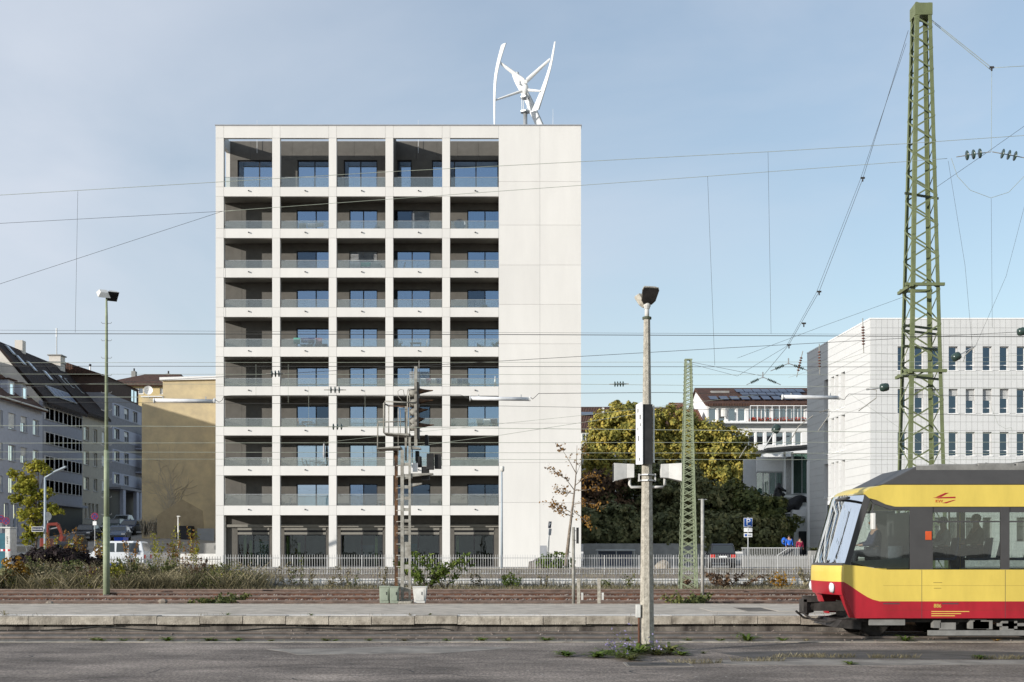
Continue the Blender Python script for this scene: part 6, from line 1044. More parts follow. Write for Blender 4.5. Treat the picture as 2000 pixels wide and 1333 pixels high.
# no stopping sign
def roundsign(px, py, Y, r, lab, plate_=True, base=None):
    t = thing('no_stopping_sign', lab, 'sign', (PX(px,Y),Y,gz(PX(px,Y),Y) if base is None else base)); c = P(px,py,Y); MB().cyl((c.x,Y+.04,gz(c.x,Y)-.1 if base is None else base),(c.x,Y+.04,c.z+r),.03,n=6).build('post', M['metal'], t); MB().cyl((c.x,Y,c.z),(c.x,Y-.02,c.z),r,n=24).build('rim', M['sgnred'], t); MB().cyl((c.x,Y-.02,c.z),(c.x,Y-.024,c.z),r*.82,n=24).build('face', M['sgnblue'], t)
    for a in (1,-1): MB().bar(c+V(-r*.55,-.03,-r*.55*a),c+V(r*.55,-.03,r*.55*a),r*.16,.008,up=(0,1,0)).build('cross_bar', M['sgnred'], t)
    if plate_: MB().box(c.x-r*.5,c.x+r*.5,Y-.02,Y,c.z-r-.42,c.z-r-.1).build('plate', M['signw'], t)
roundsign(185,1009,100,.30,'round no stopping sign on the rising street'); roundsign(12,1018,80,.24,'round no stopping sign at the left edge',False,.8); roundsign(2,1014,82,.26,'round no stopping sign cut by the left edge',False,.8)
t = thing('back_of_sign','grey back of an oval traffic sign behind the street lamp','sign',(PX(93.5,84),84,.8)); MB().cyl((PX(93.5,84),84,.8),(PX(93.5,84),84,PZ(1000,84)),.03,n=6).build('post', M['metal'], t); MB().lathe(P(93.5,1009,84),[(.01,-.02),(.30,-.02),(.30,.01),(.01,.01)],18,(.85,-.5,0)).build('disc', M['cabw'], t)
# site toilet and barrier at the left edge
t = thing('portable_toilet','teal portable toilet with white corner at the left edge','toilet cabin',(PX(8,79),79,.8)); Y = 79; MB().box(PX(-12,Y),PX(11,Y),Y-.05,Y+1,.8,PZ(1042,Y)).build('cabin', M['teal'], t, bevel=.03); MB().box(PX(10.5,Y),PX(21,Y),Y-.06,Y+1.0,.8,PZ(1033,Y)).build('corner_post', M['cabw'], t, bevel=.04); MB().box(PX(-12,Y),PX(21,Y),Y-.08,Y+1.02,PZ(1032,Y),PZ(1029.5,Y)).build('roof', M['cabw'], t)
for k in range(5): MB().box(PX(13.5,Y)+.02*(k%2),PX(16.5,Y),Y-.066,Y-.0605,PZ(1050+k*3,Y),PZ(1048.6+k*3,Y)).build('lettering', M['sigdk'], t)
t = thing('barrier','red and white striped barrier below the portable toilet','barrier',(PX(6,76),76,.8))
for k in range(6): MB().box(PX(-8+k*4.6,76),PX(-8+(k+1)*4.6,76),76,76.05,PZ(1077,76),PZ(1073,76)).build('stripe', M['signred' if k%2 else 'signw'], t)
for px in (-4,17): MB().cyl((PX(px,76),76.03,.78),(PX(px,76),76.03,PZ(1077,76)),.03,n=6).build('foot', M['metal'], t)
for (px, lab) in ((214,'blue plastic barrel left of the other behind the van'),(222,'blue plastic barrel in the middle behind the van')): tag(MB().lathe((PX(px+6,88),88,.9),[(.28,0),(.31,.1),(.31,.42),(.33,.45),(.31,.48),(.30,1.28),(.2,1.32)],12).build('blue_barrel', M['bluebin'], smooth=True), lab, 'barrel')
t = thing('blue_skip','blue open container behind the white van','container',(PX(238,90),90,.9)); MB().hexa([(PX(229,90),89.6,1.0),(PX(243,90),89.6,1.0),(PX(243,90),90.6,1.0),(PX(229,90),90.6,1.0),(PX(227,90),89.5,PZ(1050,90)),(PX(245,90),89.5,PZ(1050,90)),(PX(245,90),90.7,PZ(1050,90)),(PX(227,90),90.7,PZ(1050,90))]).build('tub', M['bluebin'], t)
# ramp railing, planter
t = thing('ramp_railing','grey steel railing of the ramp behind the parked car','railing',(PX(1505,92),92,.9)); Y = 92.0
for k in range(34): x = PX(1450+k*3.35,Y); MB().box(x-.015,x+.015,Y-.015,Y+.015,PZ(1090,Y),PZ(1071.5,Y)).build('baluster', M['fence'], t)
MB().box(PX(1448,Y),PX(1562,Y),Y-.03,Y+.03,PZ(1071.5,Y),PZ(1069.8,Y)).build('handrail', M['fence'], t); MB().bar(P(1518,1085,Y-.3),P(1541,1070,Y-.3),.05).build('handrail', M['fence'], t)
tag(MB().prism([P(1450,1108,90),P(1600,1108,90),P(1600,1086,90),P(1450,1086,90)],(0,.4,0)).build('ramp_wall', M['hedgesoil']), 'low concrete wall under the ramp railing', 'wall')
t = thing('planter','square concrete planter with grass beside the tram front','planter',(PX(1592,88),88,.9)); MB().box(PX(1580,88),PX(1600,88),87.6,88.4,.9,PZ(1076,88)).build('tub', M['hedgesoil'], t, bevel=.03); vs, fs = tuft((PX(1590,88),88,PZ(1077,88)),160,.75,.03,None); MB().add(vs,fs).build('grass_clump', L['grassg'], t)
# ---------------------------------------------------------------- tram
TN, TF = 26.1, 28.72; tq = lambda px, py, Y=TN: V(PX(px,TN), Y, PZ(py,TN)); tz = lambda py: PZ(py,TN); tx = lambda px: PX(px,TN)
TR = thing('tram','yellow and red tram entering from the right on the near track','tram',(tx(1850),27.42,0)); XE = 2955
def sidepan(nm, poly, m_, par=None, t=.05, inset=0.0, both=True):
    o = MB().prism([tq(a,b,TN+inset) for a,b in poly],(0,t,0)).build(nm, M[m_], par or TR)
    if both: MB().prism([tq(a,b,TF-inset) for a,b in poly],(0,-t,0)).build(nm, M[m_], par or TR)
    return o
curveY = [(1648,1137),(1656,1141.5),(1665,1147.5),(1675,1154.5),(1685,1161),(1695,1167),(1705,1171.5),(1718,1175)]
sidepan('lower_panel',[(1648,1103),(1690,1107),(1725,1113),(XE,1113),(XE,1175)]+curveY[::-1],'yellow')
sidepan('skirt',curveY+[(XE,1175),(XE,1208),(1671,1208),(1664,1195),(1650,1163)],'red')
sidepan('upper_panel',[(1686,963),(1700,954),(1725,947.5),(XE,947.5),(XE,990),(1748,990),(1730,985.5),(1712,977),(1696,973)],'yellow')
wins_ = [(1822+150*k,1955+150*k) for k in range(7)]; pil = [(1778,1822)]+[(1955+150*k,1972+150*k) for k in range(6)]+[(2855,XE)]
MB().box(tx(XE),tx(XE)+.05,TN,TF,tz(1208),tz(911)).build('end_wall', M['tramdk'], TR)
for a, b in pil: sidepan('window_pillar',[(a,990.3),(b,990.3),(b,1112.7),(a,1112.7)],'tramdk',inset=.004)
sidepan('front_pillar',[(1650,1103),(1659,1104),(1700,976),(1689,966)],'tramdk',inset=-.003)
sidepan('window_header',[(1700,976),(1712,977.3),(1730,985.8),(1748,990.3),(1778,990.3),(1778,996),(1740,996),(1706,984)],'tramdk',inset=.006)
for a, b in wins_: w = sidepan('side_window',[(a,990.5),(b,990.5),(b,1112.5),(a,1112.5)],'tramglass',t=.01,inset=.03); MB().box(tx(a),tx(b),TN+.012,TN+.045,tz(1020.5),tz(1017.5)).build('window_bar', M['tramdk'], w); MB().box(tx(a),tx(b),TN+.02,TN+.05,tz(1001),tz(990.4)).build('window_top', M['tramdk'], w)
sidepan('cab_window',[(1660,1103),(1701,978),(1712,979),(1745,996.5),(1777,996.5),(1777,1110),(1722,1110),(1690,1105)],'tramglass',t=.01,inset=.03); sidepan('console_panel',[(1662,1097),(1777,1090),(1777,1111),(1725,1111),(1690,1106)],'trampan',t=.02,inset=.07)
# bulged front
def front(nm, prof, m_, bulge=.26, y0=TN, y1=TF, n=12):
    rows_ = []
    for (x, z) in prof: rows_.append([V(x-bulge*(1-abs(2*i/n-1)**2.6),y0+(y1-y0)*i/n,z) for i in range(n+1)])
    return MB().grid(rows_).build(nm, M[m_], TR, True)
front('nose_panel',[(tx(1648),tz(1137)),(tx(1648),tz(1120)),(tx(1649),tz(1108)),(tx(1652),tz(1103))],'yellow'); front('bumper',[(tx(1652),tz(1163)),(tx(1649),tz(1155)),(tx(1648),tz(1137))],'red'); front('windscreen',[(tx(1652),tz(1103)),(tx(1655),tz(1090)),(tx(1668),tz(1045)),(tx(1681),tz(1000)),(tx(1687),tz(974)),(tx(1692),tz(964))],'screen',.24)
front('roof_nose',[(tx(1689),tz(966)),(tx(1700),tz(956)),(tx(1715),tz(950)),(tx(1735),tz(947.5))],'yellow',.22); front('apron',[(tx(1671),tz(1208)),(tx(1660),tz(1185)),(tx(1652),tz(1163))],'red',.05,TN,TN+.5,4); front('apron',[(tx(1671),tz(1208)),(tx(1660),tz(1185)),(tx(1652),tz(1163))],'red',.05,TF-.5,TF,4)
front('screen_frame',[(tx(1650),tz(1105)),(tx(1653),tz(1100))],'tramdk',.265); MB().tube([V(tx(1684)-.235,TN+.02+.15,tz(972)),V(tx(1684)-.21,(TN+TF)/2,tz(972))],.03,6).build('screen_top', M['tramdk'], TR)
dst = front('destination_display',[(tx(1684)+.06,tz(985)),(tx(1689)+.06,tz(968))],'sigdk',.18,TN+.35,TF-.35,8)
ds = MB()
for k in range(26): y = TN+.6+random.random()*1.3; z = tz(982)+random.random()*.14; ds.box(tx(1686)-.105,tx(1686)-.095,y,y+.03,z,z+.02)
ds.build('display_dots', M['orange'], dst)
for k, y in enumerate((TN+.42,TF-.42)):
    x = tx(1650)-.26*(1-abs(2*.16-1)**2.6)-.02; h = MB().lathe((x+.06,y,tz(1149)),[(.02,.10),(.10,.08),(.115,.02),(.115,0)],16,(-1,0,0)).build('headlight', M['lamp'], TR, True); MB().lathe((x+.06,y,tz(1149)),[(.118,.03),(.135,.03),(.135,0),(.118,0)],16,(-1,0,0)).build('bezel', M['tramdk'], h)
# roof
MB().hexa([V(tx(1722),TN+.02,tz(947)),V(tx(XE),TN+.02,tz(947)),V(tx(XE),TF-.02,tz(947)),V(tx(1722),TF-.02,tz(947)),V(tx(1792),TN+.10,tz(911)),V(tx(XE),TN+.10,tz(911)),V(tx(XE),TF-.10,tz(911)),V(tx(1792),TF-.10,tz(911))]).build('roof_fairing', M['tramdk'], TR, bevel=.02)
for (a, b, h) in ((1826,1912,906),(1914,1986,904),(1990,2140,903)): MB().box(tx(a),tx(b),TN+.10,TF-.5,tz(919),tz(h)).build('roof_unit', M['tramgr'], TR, bevel=.02)
MB().box(tx(1792),tx(XE),TN+.085,TN+.1,tz(921),tz(909)).build('roof_rail', M['tramgr'], TR)
pn = MB(); pn.bar(V(tx(1985),27.4,tz(904)),V(tx(2080),27.4,tz(890)),.05); pn.bar(V(tx(1985),27.1,tz(903)),V(tx(1960),27.1,tz(899)),.04); pn.build('pantograph', M['bogie'], TR)
# inside
MB().box(tx(1690),tx(XE),TN+.06,TF-.06,tz(1128),tz(1122)).build('floor', M['inner'], TR); MB().box(tx(1790),tx(XE),TN+.08,TF-.08,tz(952),tz(949)).build('ceiling', M['curtain'], TR); MB().box(tx(1780),tx(1783),TN+.08,TF-.9,tz(1120),tz(1000)).build('cab_bulkhead', M['tramdk'], TR); MB().box(tx(1668),tx(1705),TN+.2,TF-.2,tz(1108),tz(1097)).build('dashboard', M['tramdk'], TR); MB().cyl((tx(1764),TN+.55,tz(1108)),(tx(1764),TN+.55,tz(1067)),.15,n=14).build('cab_heater', M['curtain'], TR, True)
for a in (1838,1905,1990,2060,2140,2210,2290,2360,2440,2520,2600,2680,2760):
    for y in (TN+.35,TF-.75):
        s = MB().box(tx(a),tx(a)+.42,y,y+.42,tz(1095),tz(1090)).build('seat', M['seat'], TR); MB().hexa([V(tx(a)+.40,y,tz(1093)),V(tx(a)+.46,y,tz(1093)),V(tx(a)+.46,y+.42,tz(1093)),V(tx(a)+.40,y+.42,tz(1093)),V(tx(a)+.50,y+.04,tz(1050)),V(tx(a)+.54,y+.04,tz(1050)),V(tx(a)+.54,y+.38,tz(1050)),V(tx(a)+.50,y+.38,tz(1050))]).build('backrest', M['seat'], s)
for a in (1835,1893,1915,2000,2050): MB().cyl((tx(a),27.3,tz(1120)),(tx(a),27.3,tz(952)),.018,n=6).build('grab_pole', M['yellow'], TR)
# under the floor
def wheel(px, y): w = MB().lathe((tx(px),y,.33),[(.05,-.09),(.27,-.07),(.30,-.05),(.33,-.05),(.33,.05),(.355,.055),(.355,.075),(.05,.08)],22,(0,1,0)).build('wheel', M['bogie'], TR, True); MB().cyl((tx(px),y-.12,.33),(tx(px),y-.05,.33),.08,n=10).build('axle_box', M['tramgr'], w)
for px in (1722,1882,2300,2460,2750,2890):
    for y in (26.67,28.17): wheel(px,y)
MB().box(tx(1690),tx(XE),TN+.25,TF-.25,.32,tz(1180)).build('underframe', M['bogie'], TR); MB().box(tx(1700),tx(1770),TN+.08,TN+.14,tz(1222),tz(1210)).build('bogie_frame', M['tramgr'], TR); MB().box(tx(1815),tx(2260),TN+.06,TN+.12,tz(1242),tz(1232)).build('track_brake', M['tramgr'], TR)
bg_ = MB()
for k in range(26): x = random.uniform(tx(1800),tx(2250)); bg_.box(x,x+random.uniform(.08,.4),TN+.13,TN+.3,tz(random.uniform(1222,1236)),tz(random.uniform(1209,1219)))
bg_.build('bogie_gear', M['tramgr'], TR)['kind'] = 'stuff'
cp_ = MB(); cp_.box(6.7,tx(1700),27.25,27.6,.52,.72); cp_.cyl((6.72,27.42,.62),(6.52,27.42,.62),.14,.18,12); cp_.box(6.46,6.53,27.2,27.64,.48,.78); cp_.box(6.45,6.75,27.2,27.35,.72,.86); cp_.cyl((6.7,27.75,.45),(6.5,27.75,.5),.05,n=8); cp_.build('coupler', M['bogie'], TR)
for s in (0,1): MB().tube([(6.4,27.1+s*.6,.5),(6.6,27.0+s*.8,.34),(6.9,26.9+s*1.0,.3),(tx(1680),26.8+s*1.2,.4)],.025,6).build('hose', M['bogie'], TR)
MB().prism([V(tx(1640),26.4,.2),V(tx(1690),26.4,.16),V(tx(1690),26.4,.36),V(tx(1652),26.4,.36)],(0,2.0,0)).build('obstacle_guard', M['bogie'], TR)
MB().box(tx(1807.5),tx(1819.5),TN-.012,TN+.01,tz(1055),tz(1038)).build('door_button', M['orange'], TR, bevel=.004)
for a, b in ((1840,1880),(1725,1760)): MB().box(tx(a),tx(a)+.35,TN-.004,TN+.01,tz(1180.5),tz(1178.5)).build('marker', M['tramdk'], TR)
mr = MB().box(tx(1700)-.02,tx(1700)+.05,TN-.22,TN-.05,tz(1035),tz(1003)).build('mirror', M['cabw'], TR, bevel=.015); MB().bar(V(tx(1705),TN,tz(985)),V(tx(1701),TN-.12,tz(1003)),.025).build('mirror_arm', M['tramdk'], mr)
for a in (1800,1963,2113):
    MB().box(tx(a),tx(a)+.008,TN-.002,TN+.003,tz(1207.5),tz(1113.5)).build('panel_seam', M['tramdk'], TR)
for z_ in (1144,1192): MB().box(tx(1725),tx(XE),TN-.0015,TN+.003,tz(z_+.25),tz(z_)).build('panel_seam', M['hood'], TR)
# logo and lettering
lg = MB(); q = lambda pts: lg.prism([tq(a,b,TN-.004) for a,b in pts],(0,.003,0)); q([(1822,972),(1866,970.5),(1866,973.5),(1832,974)]); q([(1828,971),(1846,963),(1853,963),(1838,971)]); q([(1840,983),(1862,977),(1867,977),(1848,983.5)]); lg.build('logo', M['red'], TR)
text('KVV',.085,tq(1834,979.5,TN-.006),(R(90),0,0),M['orange'],TR,ext=.002); text('886',.11,tq(1831,1184,TN-.006),(R(90),0,0),M['yellow'],TR,ext=.002)
for k, w in enumerate((74,58,46)): MB().box(tx(1819),tx(1819+w),TN-.004,TN-.001,tz(1195.5+k*4.2),tz(1194+k*4.2)).build('small_print', M['yellow'], TR)
for a, b, c in ((1823,1840,1138),(1824,1838,1149)): MB().box(tx(a),tx(b),TN-.003,TN-.001,tz(c+.7),tz(c)).build('small_print', M['hood'], TR)
# ---------------------------------------------------------------- people
def person(name, lab, base, h, parts, joints, face=0.0):
    pass
def human(lab, base, h, rot, jacket, trousers, hairm, pose='stand', pack=None, seated=False, group=None):
    t = thing('person', lab, 'person', base, rz=rot); s = h/1.75; k = lambda x, y, z: Vector((x*s,y*s,z*s))
    if not seated:
        hip = .92; J = dict(pel=k(0,0,.95),sp=k(0,-.01,1.18),ch=k(0,0,1.38),nk=k(0,0,1.50),hd=k(0,-.02,1.60),tp=k(0,-.02,1.70),hl=k(-.10,0,.90),hr=k(.10,0,.90),kl=k(-.11,-.10,.50),kr=k(.11,.03,.50),al=k(-.11,.0,.08),ar=k(.11,.16,.10),tl=k(-.12,-.16,.03),tr_=k(.12,.02,.03),sl=k(-.19,0,1.40),sr=k(.19,0,1.40),el=k(-.26,.04,1.13),er=k(.26,.02,1.13),wl=k(-.25,-.10,.90),wr=k(.27,-.06,.89),fl=k(-.24,-.14,.80),fr=k(.27,-.09,.79))
    else: J = dict(pel=k(0,0,.48),sp=k(0,.02,.72),ch=k(0,.02,.92),nk=k(0,0,1.05),hd=k(0,-.02,1.15),tp=k(0,-.02,1.25),hl=k(-.10,-.05,.47),hr=k(.10,-.05,.47),kl=k(-.12,-.46,.48),kr=k(.12,-.46,.48),al=k(-.12,-.46,.08),ar=k(.12,-.46,.08),tl=k(-.12,-.62,.03),tr_=k(.12,-.62,.03),sl=k(-.19,.02,.94),sr=k(.19,.02,.94),el=k(-.25,-.08,.70),er=k(.25,-.08,.70),wl=k(-.15,-.32,.66),wr=k(.15,-.32,.66),fl=k(-.12,-.40,.65),fr=k(.12,-.40,.65))
    J['pal'] = J['wl'].lerp(J['fl'],.5)+k(.03,-.03,0); J['par'] = J['wr'].lerp(J['fr'],.5)+k(-.03,-.03,0)
    N = list(J); ed = [('pel','sp'),('sp','ch'),('ch','nk'),('nk','hd'),('hd','tp'),('pel','hl'),('hl','kl'),('kl','al'),('al','tl'),('pel','hr'),('hr','kr'),('kr','ar'),('ar','tr_'),('ch','sl'),('sl','el'),('el','wl'),('wl','fl'),('ch','sr'),('sr','er'),('er','wr'),('wr','fr'),('wl','pal'),('wr','par')]
    rad = dict(pel=.13,sp=.115,ch=.13,nk=.055,hd=.085,tp=.06,hl=.085,hr=.085,kl=.058,kr=.058,al=.042,ar=.042,tl=.035,tr_=.035,sl=.062,sr=.062,el=.045,er=.045,wl=.03,wr=.03,fl=.016,fr=.016,pal=.012,par=.012); ix = {a:i for i,a in enumerate(N)}
    o = skin('body',[J[a] for a in N],[(ix[a],ix[b]) for a,b in ed],[rad[a]*s for a in N],M['skin'],None,2,0); o.parent = t
    def cloth(nm, names, edges, f, m_):
        ii = {a:i for i,a in enumerate(names)}; c = skin(nm,[J[a] for a in names],[(ii[a],ii[b]) for a,b in edges],[(rad[a]*f+.012)*s for a in names],m_,None,2,0); c.parent = t
    cloth('jacket',['sp','ch','pel','sl','el','wl','sr','er','wr'],[('pel','sp'),('sp','ch'),('ch','sl'),('sl','el'),('el','wl'),('ch','sr'),('sr','er'),('er','wr')],1.13,jacket); cloth('trousers',['pel','hl','kl','al','hr','kr','ar'],[('pel','hl'),('hl','kl'),('kl','al'),('pel','hr'),('hr','kr'),('kr','ar')],1.10,trousers)
    hd = J['hd']; o = MB().ball(hd+k(0,.018,.05),.100*s,.105*s,.095*s,12,8).build('hair', hairm); o.parent = t
    o = MB().ball(hd+k(0,-.095,-.0),.016*s,.026*s,.026*s,6,4).build('nose', M['skin']); o.parent = t
    for sg in (-1,1): o = MB().ball(hd+k(.034*sg,-.082,.02),.014*s,.01*s,.01*s,6,4).build('eye', M['hair']); o.parent = t; o = MB().ball(hd+k(.088*sg,0,0),.012*s,.022*s,.032*s,6,4).build('ear', M['skin']); o.parent = t
    o = MB().ball(hd+k(0,-.085,-.045),.028*s,.008*s,.007*s,6,4).build('mouth', M['signred']); o.parent = t
    return t
PY = 93.5; g0 = .8
pb = human('person in a blue jacket with a blue backpack walking on the ramp', (PX(1541,PY),PY,PZ(1046,PY)-1.74), 1.76, 0, M['jblue'], M['trous'], M['hair']); human('person in a crimson jacket and sunglasses walking on the ramp', (PX(1562,PY),PY,PZ(1051,PY)-1.60), 1.62, .1, M['jred'], M['trous'], M['hair'])
t = thing('backpack','blue backpack carried by the person in the blue jacket','backpack',P(1531,1056,PY)+V(0,.15,-.2)); c = P(1532,1057,PY)+V(0,.12,0); MB().ball(c,.20,.16,.28,12,8).build('bag', M['jblue'], t, True); MB().ball(c+V(-.05,-.14,-.05),.1,.06,.14,8,6).build('pocket', M['carnv'], t, True); MB().tube([c+V(.05,-.1,.2),c+V(.2,-.2,.18),c+V(.22,-.2,-.1)],.02,5).build('strap', M['carnv'], t)
tag(MB().prism([P(1500,1110,95.5),P(1600,1110,95.5),P(1600,1086.2,95.5),P(1500,1086.2,95.5)],(0,-4.5,0)).build('ramp', M['hedgesoil']), 'concrete ramp the two walkers are on', 'ramp', kind='structure')
human('person in navy uniform driving the tram', (tx(1738),27.2,tz(1125)), 1.75, -math.pi/2, M['shirt'], M['trous'], M['hair'], seated=True); human('person in a light pullover sitting behind the first tram window', (tx(1862),26.7,tz(1123)), 1.7, -math.pi/2, M['shirtl'], M['trous'], M['hair'], seated=True); human('person in an olive pullover sitting at the end of the first tram window', (tx(1928),26.7,tz(1123)), 1.78, -math.pi/2, M['shirtg'], M['trous'], M['hair'], seated=True)
# ---------------------------------------------------------------- vehicles
def car(lab, loc, rz, paint, L_=4.4, W=1.75, H=1.46, kind='estate', name='parked_car', cat='car', plate_=None, tail=True):
    t = thing(name, lab, cat, loc, rz=rz); h0 = .32      # +x is the front
    hood = .92 if kind != 'van' else 1.08; x = L_/2
    if kind == 'van': low = [(-x,.35),(-x,hood),(x-.95,hood),(x-.25,.90),(x,.72),(x,.35)]; cab = [(-x+.03,hood),(-x+.22,H-.06),(-x+.45,H),(x-2.05,H),(x-1.75,H-.10),(x-.85,hood)]
    elif kind == 'estate': low = [(-x,.38),(-x+.02,.95),(x-1.1,.95),(x-.2,.78),(x,.62),(x,.35)]; cab = [(-x+.04,.95),(-x+.42,H-.05),(-x+.6,H),(x-2.1,H),(x-1.85,H-.06),(x-1.05,.95)]
    else: low = [(-x,.38),(-x+.03,.9),(x-1.1,.9),(x-.2,.76),(x,.6),(x,.35)]; cab = [(-x+.15,.9),(-x+.75,H-.04),(-x+1.0,H),(x-2.0,H),(x-1.75,H-.06),(x-1.0,.9)]
    def prof(poly, w0, w1, zlo, zhi): return lambda s: [V(px_,s*(w0+(w1-w0)*max(0,min(1,(z-zlo)/(zhi-zlo))))/2,z) for px_, z in poly]
    def body(nm, poly, w0, w1, zlo, zhi, m_, bev):
        f = prof(poly,w0,w1,zlo,zhi); a, b = f(-1), f(1); n = len(poly); o = MB().add(a+b,[tuple(range(n)),tuple(range(2*n-1,n-1,-1))]+[(i,n+i,n+(i+1)%n,(i+1)%n) for i in range(n)]).build(nm, m_, None, False, bev); o.parent = t; return o
    body('body',low,W,W,0,1,paint,.05); body('cabin',cab,W-.06,W-.38,hood,H,paint,.05)
    zt_, zb_ = H-.13, (hood if kind != 'van' else 1.06)+.04; ww = lambda z: ((W-.06)+((W-.38)-(W-.06))*(z-cab[0][1])/(H-cab[0][1]))/2+.004
    def sidewin(x0, x1, x0t, x1t, m_='carglass'):
        for s in (-1,1): o = MB().add([V(x0,s*ww(zb_),zb_),V(x1,s*ww(zb_),zb_),V(x1t,s*ww(zt_),zt_),V(x0t,s*ww(zt_),zt_)],[(0,1,2,3) if s < 0 else (3,2,1,0)]).build('side_window', M[m_], None); o.parent = t
    if kind == 'van': sidewin(-x+.3,-x+1.05,-x+.42,-x+1.05); sidewin(-x+1.10,-x+1.85,-x+1.10,-x+1.85); sidewin(x-2.35,x-1.1,x-2.30,x-1.75)
    elif kind == 'estate': sidewin(-x+.35,-x+1.15,-x+.60,-x+1.15); sidewin(-x+1.25,-x+2.05,-x+1.25,-x+2.0); sidewin(-x+2.15,x-1.3,-x+2.1,x-2.0)
    else: sidewin(-x+.65,-x+1.9,-x+1.0,-x+1.85); sidewin(-x+2.0,x-1.25,-x+1.95,x-1.95)
    def cross(i0, i1, nm):        # rear or front screen between two cabin profile corners
        (xa, za), (xb, zb2) = i0, i1; f0, f1 = .12, .88; p = lambda f, s: V(xa+(xb-xa)*f,s*(ww(za+(zb2-za)*f)-.10),za+(zb2-za)*f); nr = V(zb2-za,0,-(xb-xa)).normalized()*.008*(1 if nm == 'rear_window' else -1); nr = nr if (nr.x < 0) == (nm == 'rear_window') else -nr
        o = MB().add([p(f0,-1)+nr,p(f0,1)+nr,p(f1,1)+nr,p(f1,-1)+nr],[(0,1,2,3)]).build(nm, M['carglass'], None); o.parent = t
    cross(cab[0],cab[1],'rear_window'); cross(cab[5],cab[4],'windscreen')
    for wx in (-x+.8,x-.85):
        for s in (-1,1):
            w = MB().lathe((wx,s*(W/2-.09),.31),[(.2,-.1),(.30,-.1),(.315,-.06),(.315,.06),(.30,.1),(.2,.1)],18,(0,1,0)).build('wheel', M['black'], None, True); w.parent = t
            r = MB().lathe((wx,s*(W/2-.02),.31),[(.02,-.04),(.19,-.04),(.2,.0),(.06,.02)],14,(0,s,0)).build('rim', M['metal'], None, True); r.parent = w
    for s in (-1,1):
        for nm, xx, m_, z0, z1 in (('tail_light',-x-.012,'taill',.66,.92),('headlight',x-.03,'lamp',.60,.74)):
            o = MB().box(xx-.02,xx+.03,s*(W/2-.36),s*(W/2-.04),z0,z1).build(nm, M[m_], None, bevel=.01); o.parent = t
        o = MB().ball((x-1.55,s*(W/2+.08),1.0),.06,.1,.08,8,5).build('mirror', paint, None, True); o.parent = t
    for xx, nm in ((-x-.03,'rear_bumper'),(x-.02,'front_bumper')): o = MB().box(xx,xx+.06,-W/2+.05,W/2-.05,.36,.56).build(nm, M['cardk'] if paint != M['carw'] else M['coping'], None, bevel=.02); o.parent = t
    o = MB().box(-x-.025,-x+.01,-.26,.26,.72,.83).build('number_plate', M['signw'], None); o.parent = t
    if kind == 'estate':
        for s in (-1,1): o = MB().bar((-x+.6,s*(W/2-.26),H+.04),(x-2.2,s*(W/2-.26),H+.04),.03).build('roof_rail', M['cardk'], None); o.parent = t
    return t
car('white van parked behind the fence on the left',(PX(226,82),82,.79),math.pi,M['carw'],4.3,1.75,1.82,'van','parked_van','van')
car('black estate car seen from behind in the car park',(PX(1418,83.5),85.6,.79),math.pi/2-.10,M['cardk'],4.5,1.8,1.66,'estate')
def up(px, py, Y): return (PX(px,Y),Y,PZ(py,Y))
for (px, Y, rz, pn_, kd, lab) in ((40,92,1.2,'carsi','sedan','silver blue car half hidden by the young tree'),(138,104,-1.5,'cardk','estate','black car facing down the rising street'),(232,116,-1.4,'carbl','estate','steel blue car parked in front of the street end house'),(222,128,-1.5,'cargn','estate','dark green car higher up the street beside the green mast'),(256,126,-1.6,'carnv','sedan','navy car parked beside the ochre wall'),(240,136,-1.5,'carsi','sedan','pale car highest up the street under the canopy'),(170,118,-1.5,'cardk','sedan','dark car parked along the beige grey house')):
    x = PX(px,Y); car(lab,(x,Y,gz(x,Y)-.02),rz,M[pn_],4.3,1.75,1.5,kd)
# digger
DX = 80.5; D = thing('mini_digger','orange red digger arm with bucket behind the street lamp','digger',(PX(96,DX),DX,.8)); dp = lambda a, b, d=0: P(a,b,DX)+V(0,d,0)
def arm(nm, pts, w): MB().prism([dp(a,b,-w/2) for a,b in pts],(0,w,0)).build(nm, M['digger'], D, bevel=.015)
arm('boom',[(93,1050),(91,1028),(94,1022),(112,1021),(115,1024),(113,1027),(96,1027),(95,1050)],.25); arm('stick',[(111,1020),(116,1024),(122,1040),(124,1050),(120,1051),(115,1036),(110,1027)],.2); MB().prism([dp(118,1047,-.3),dp(127,1048,-.3),dp(124,1058,-.3),dp(117,1055,-.3)],(0,.6,0)).build('bucket', M['digger'], D); MB().cyl(dp(96,1034),dp(112,1031),.04,n=6).build('ram', M['metal'], D); MB().box(PX(84,DX),PX(99,DX),DX-.6,DX+.6,1.0,PZ(1052,DX)).build('upper_carriage', M['digger'], D, bevel=.05)
for s in (-1,1): MB().box(PX(80,DX),PX(103,DX),DX+s*.6-.18,DX+s*.6+.18,.78,1.15).build('track', M['black'], D, bevel=.1)
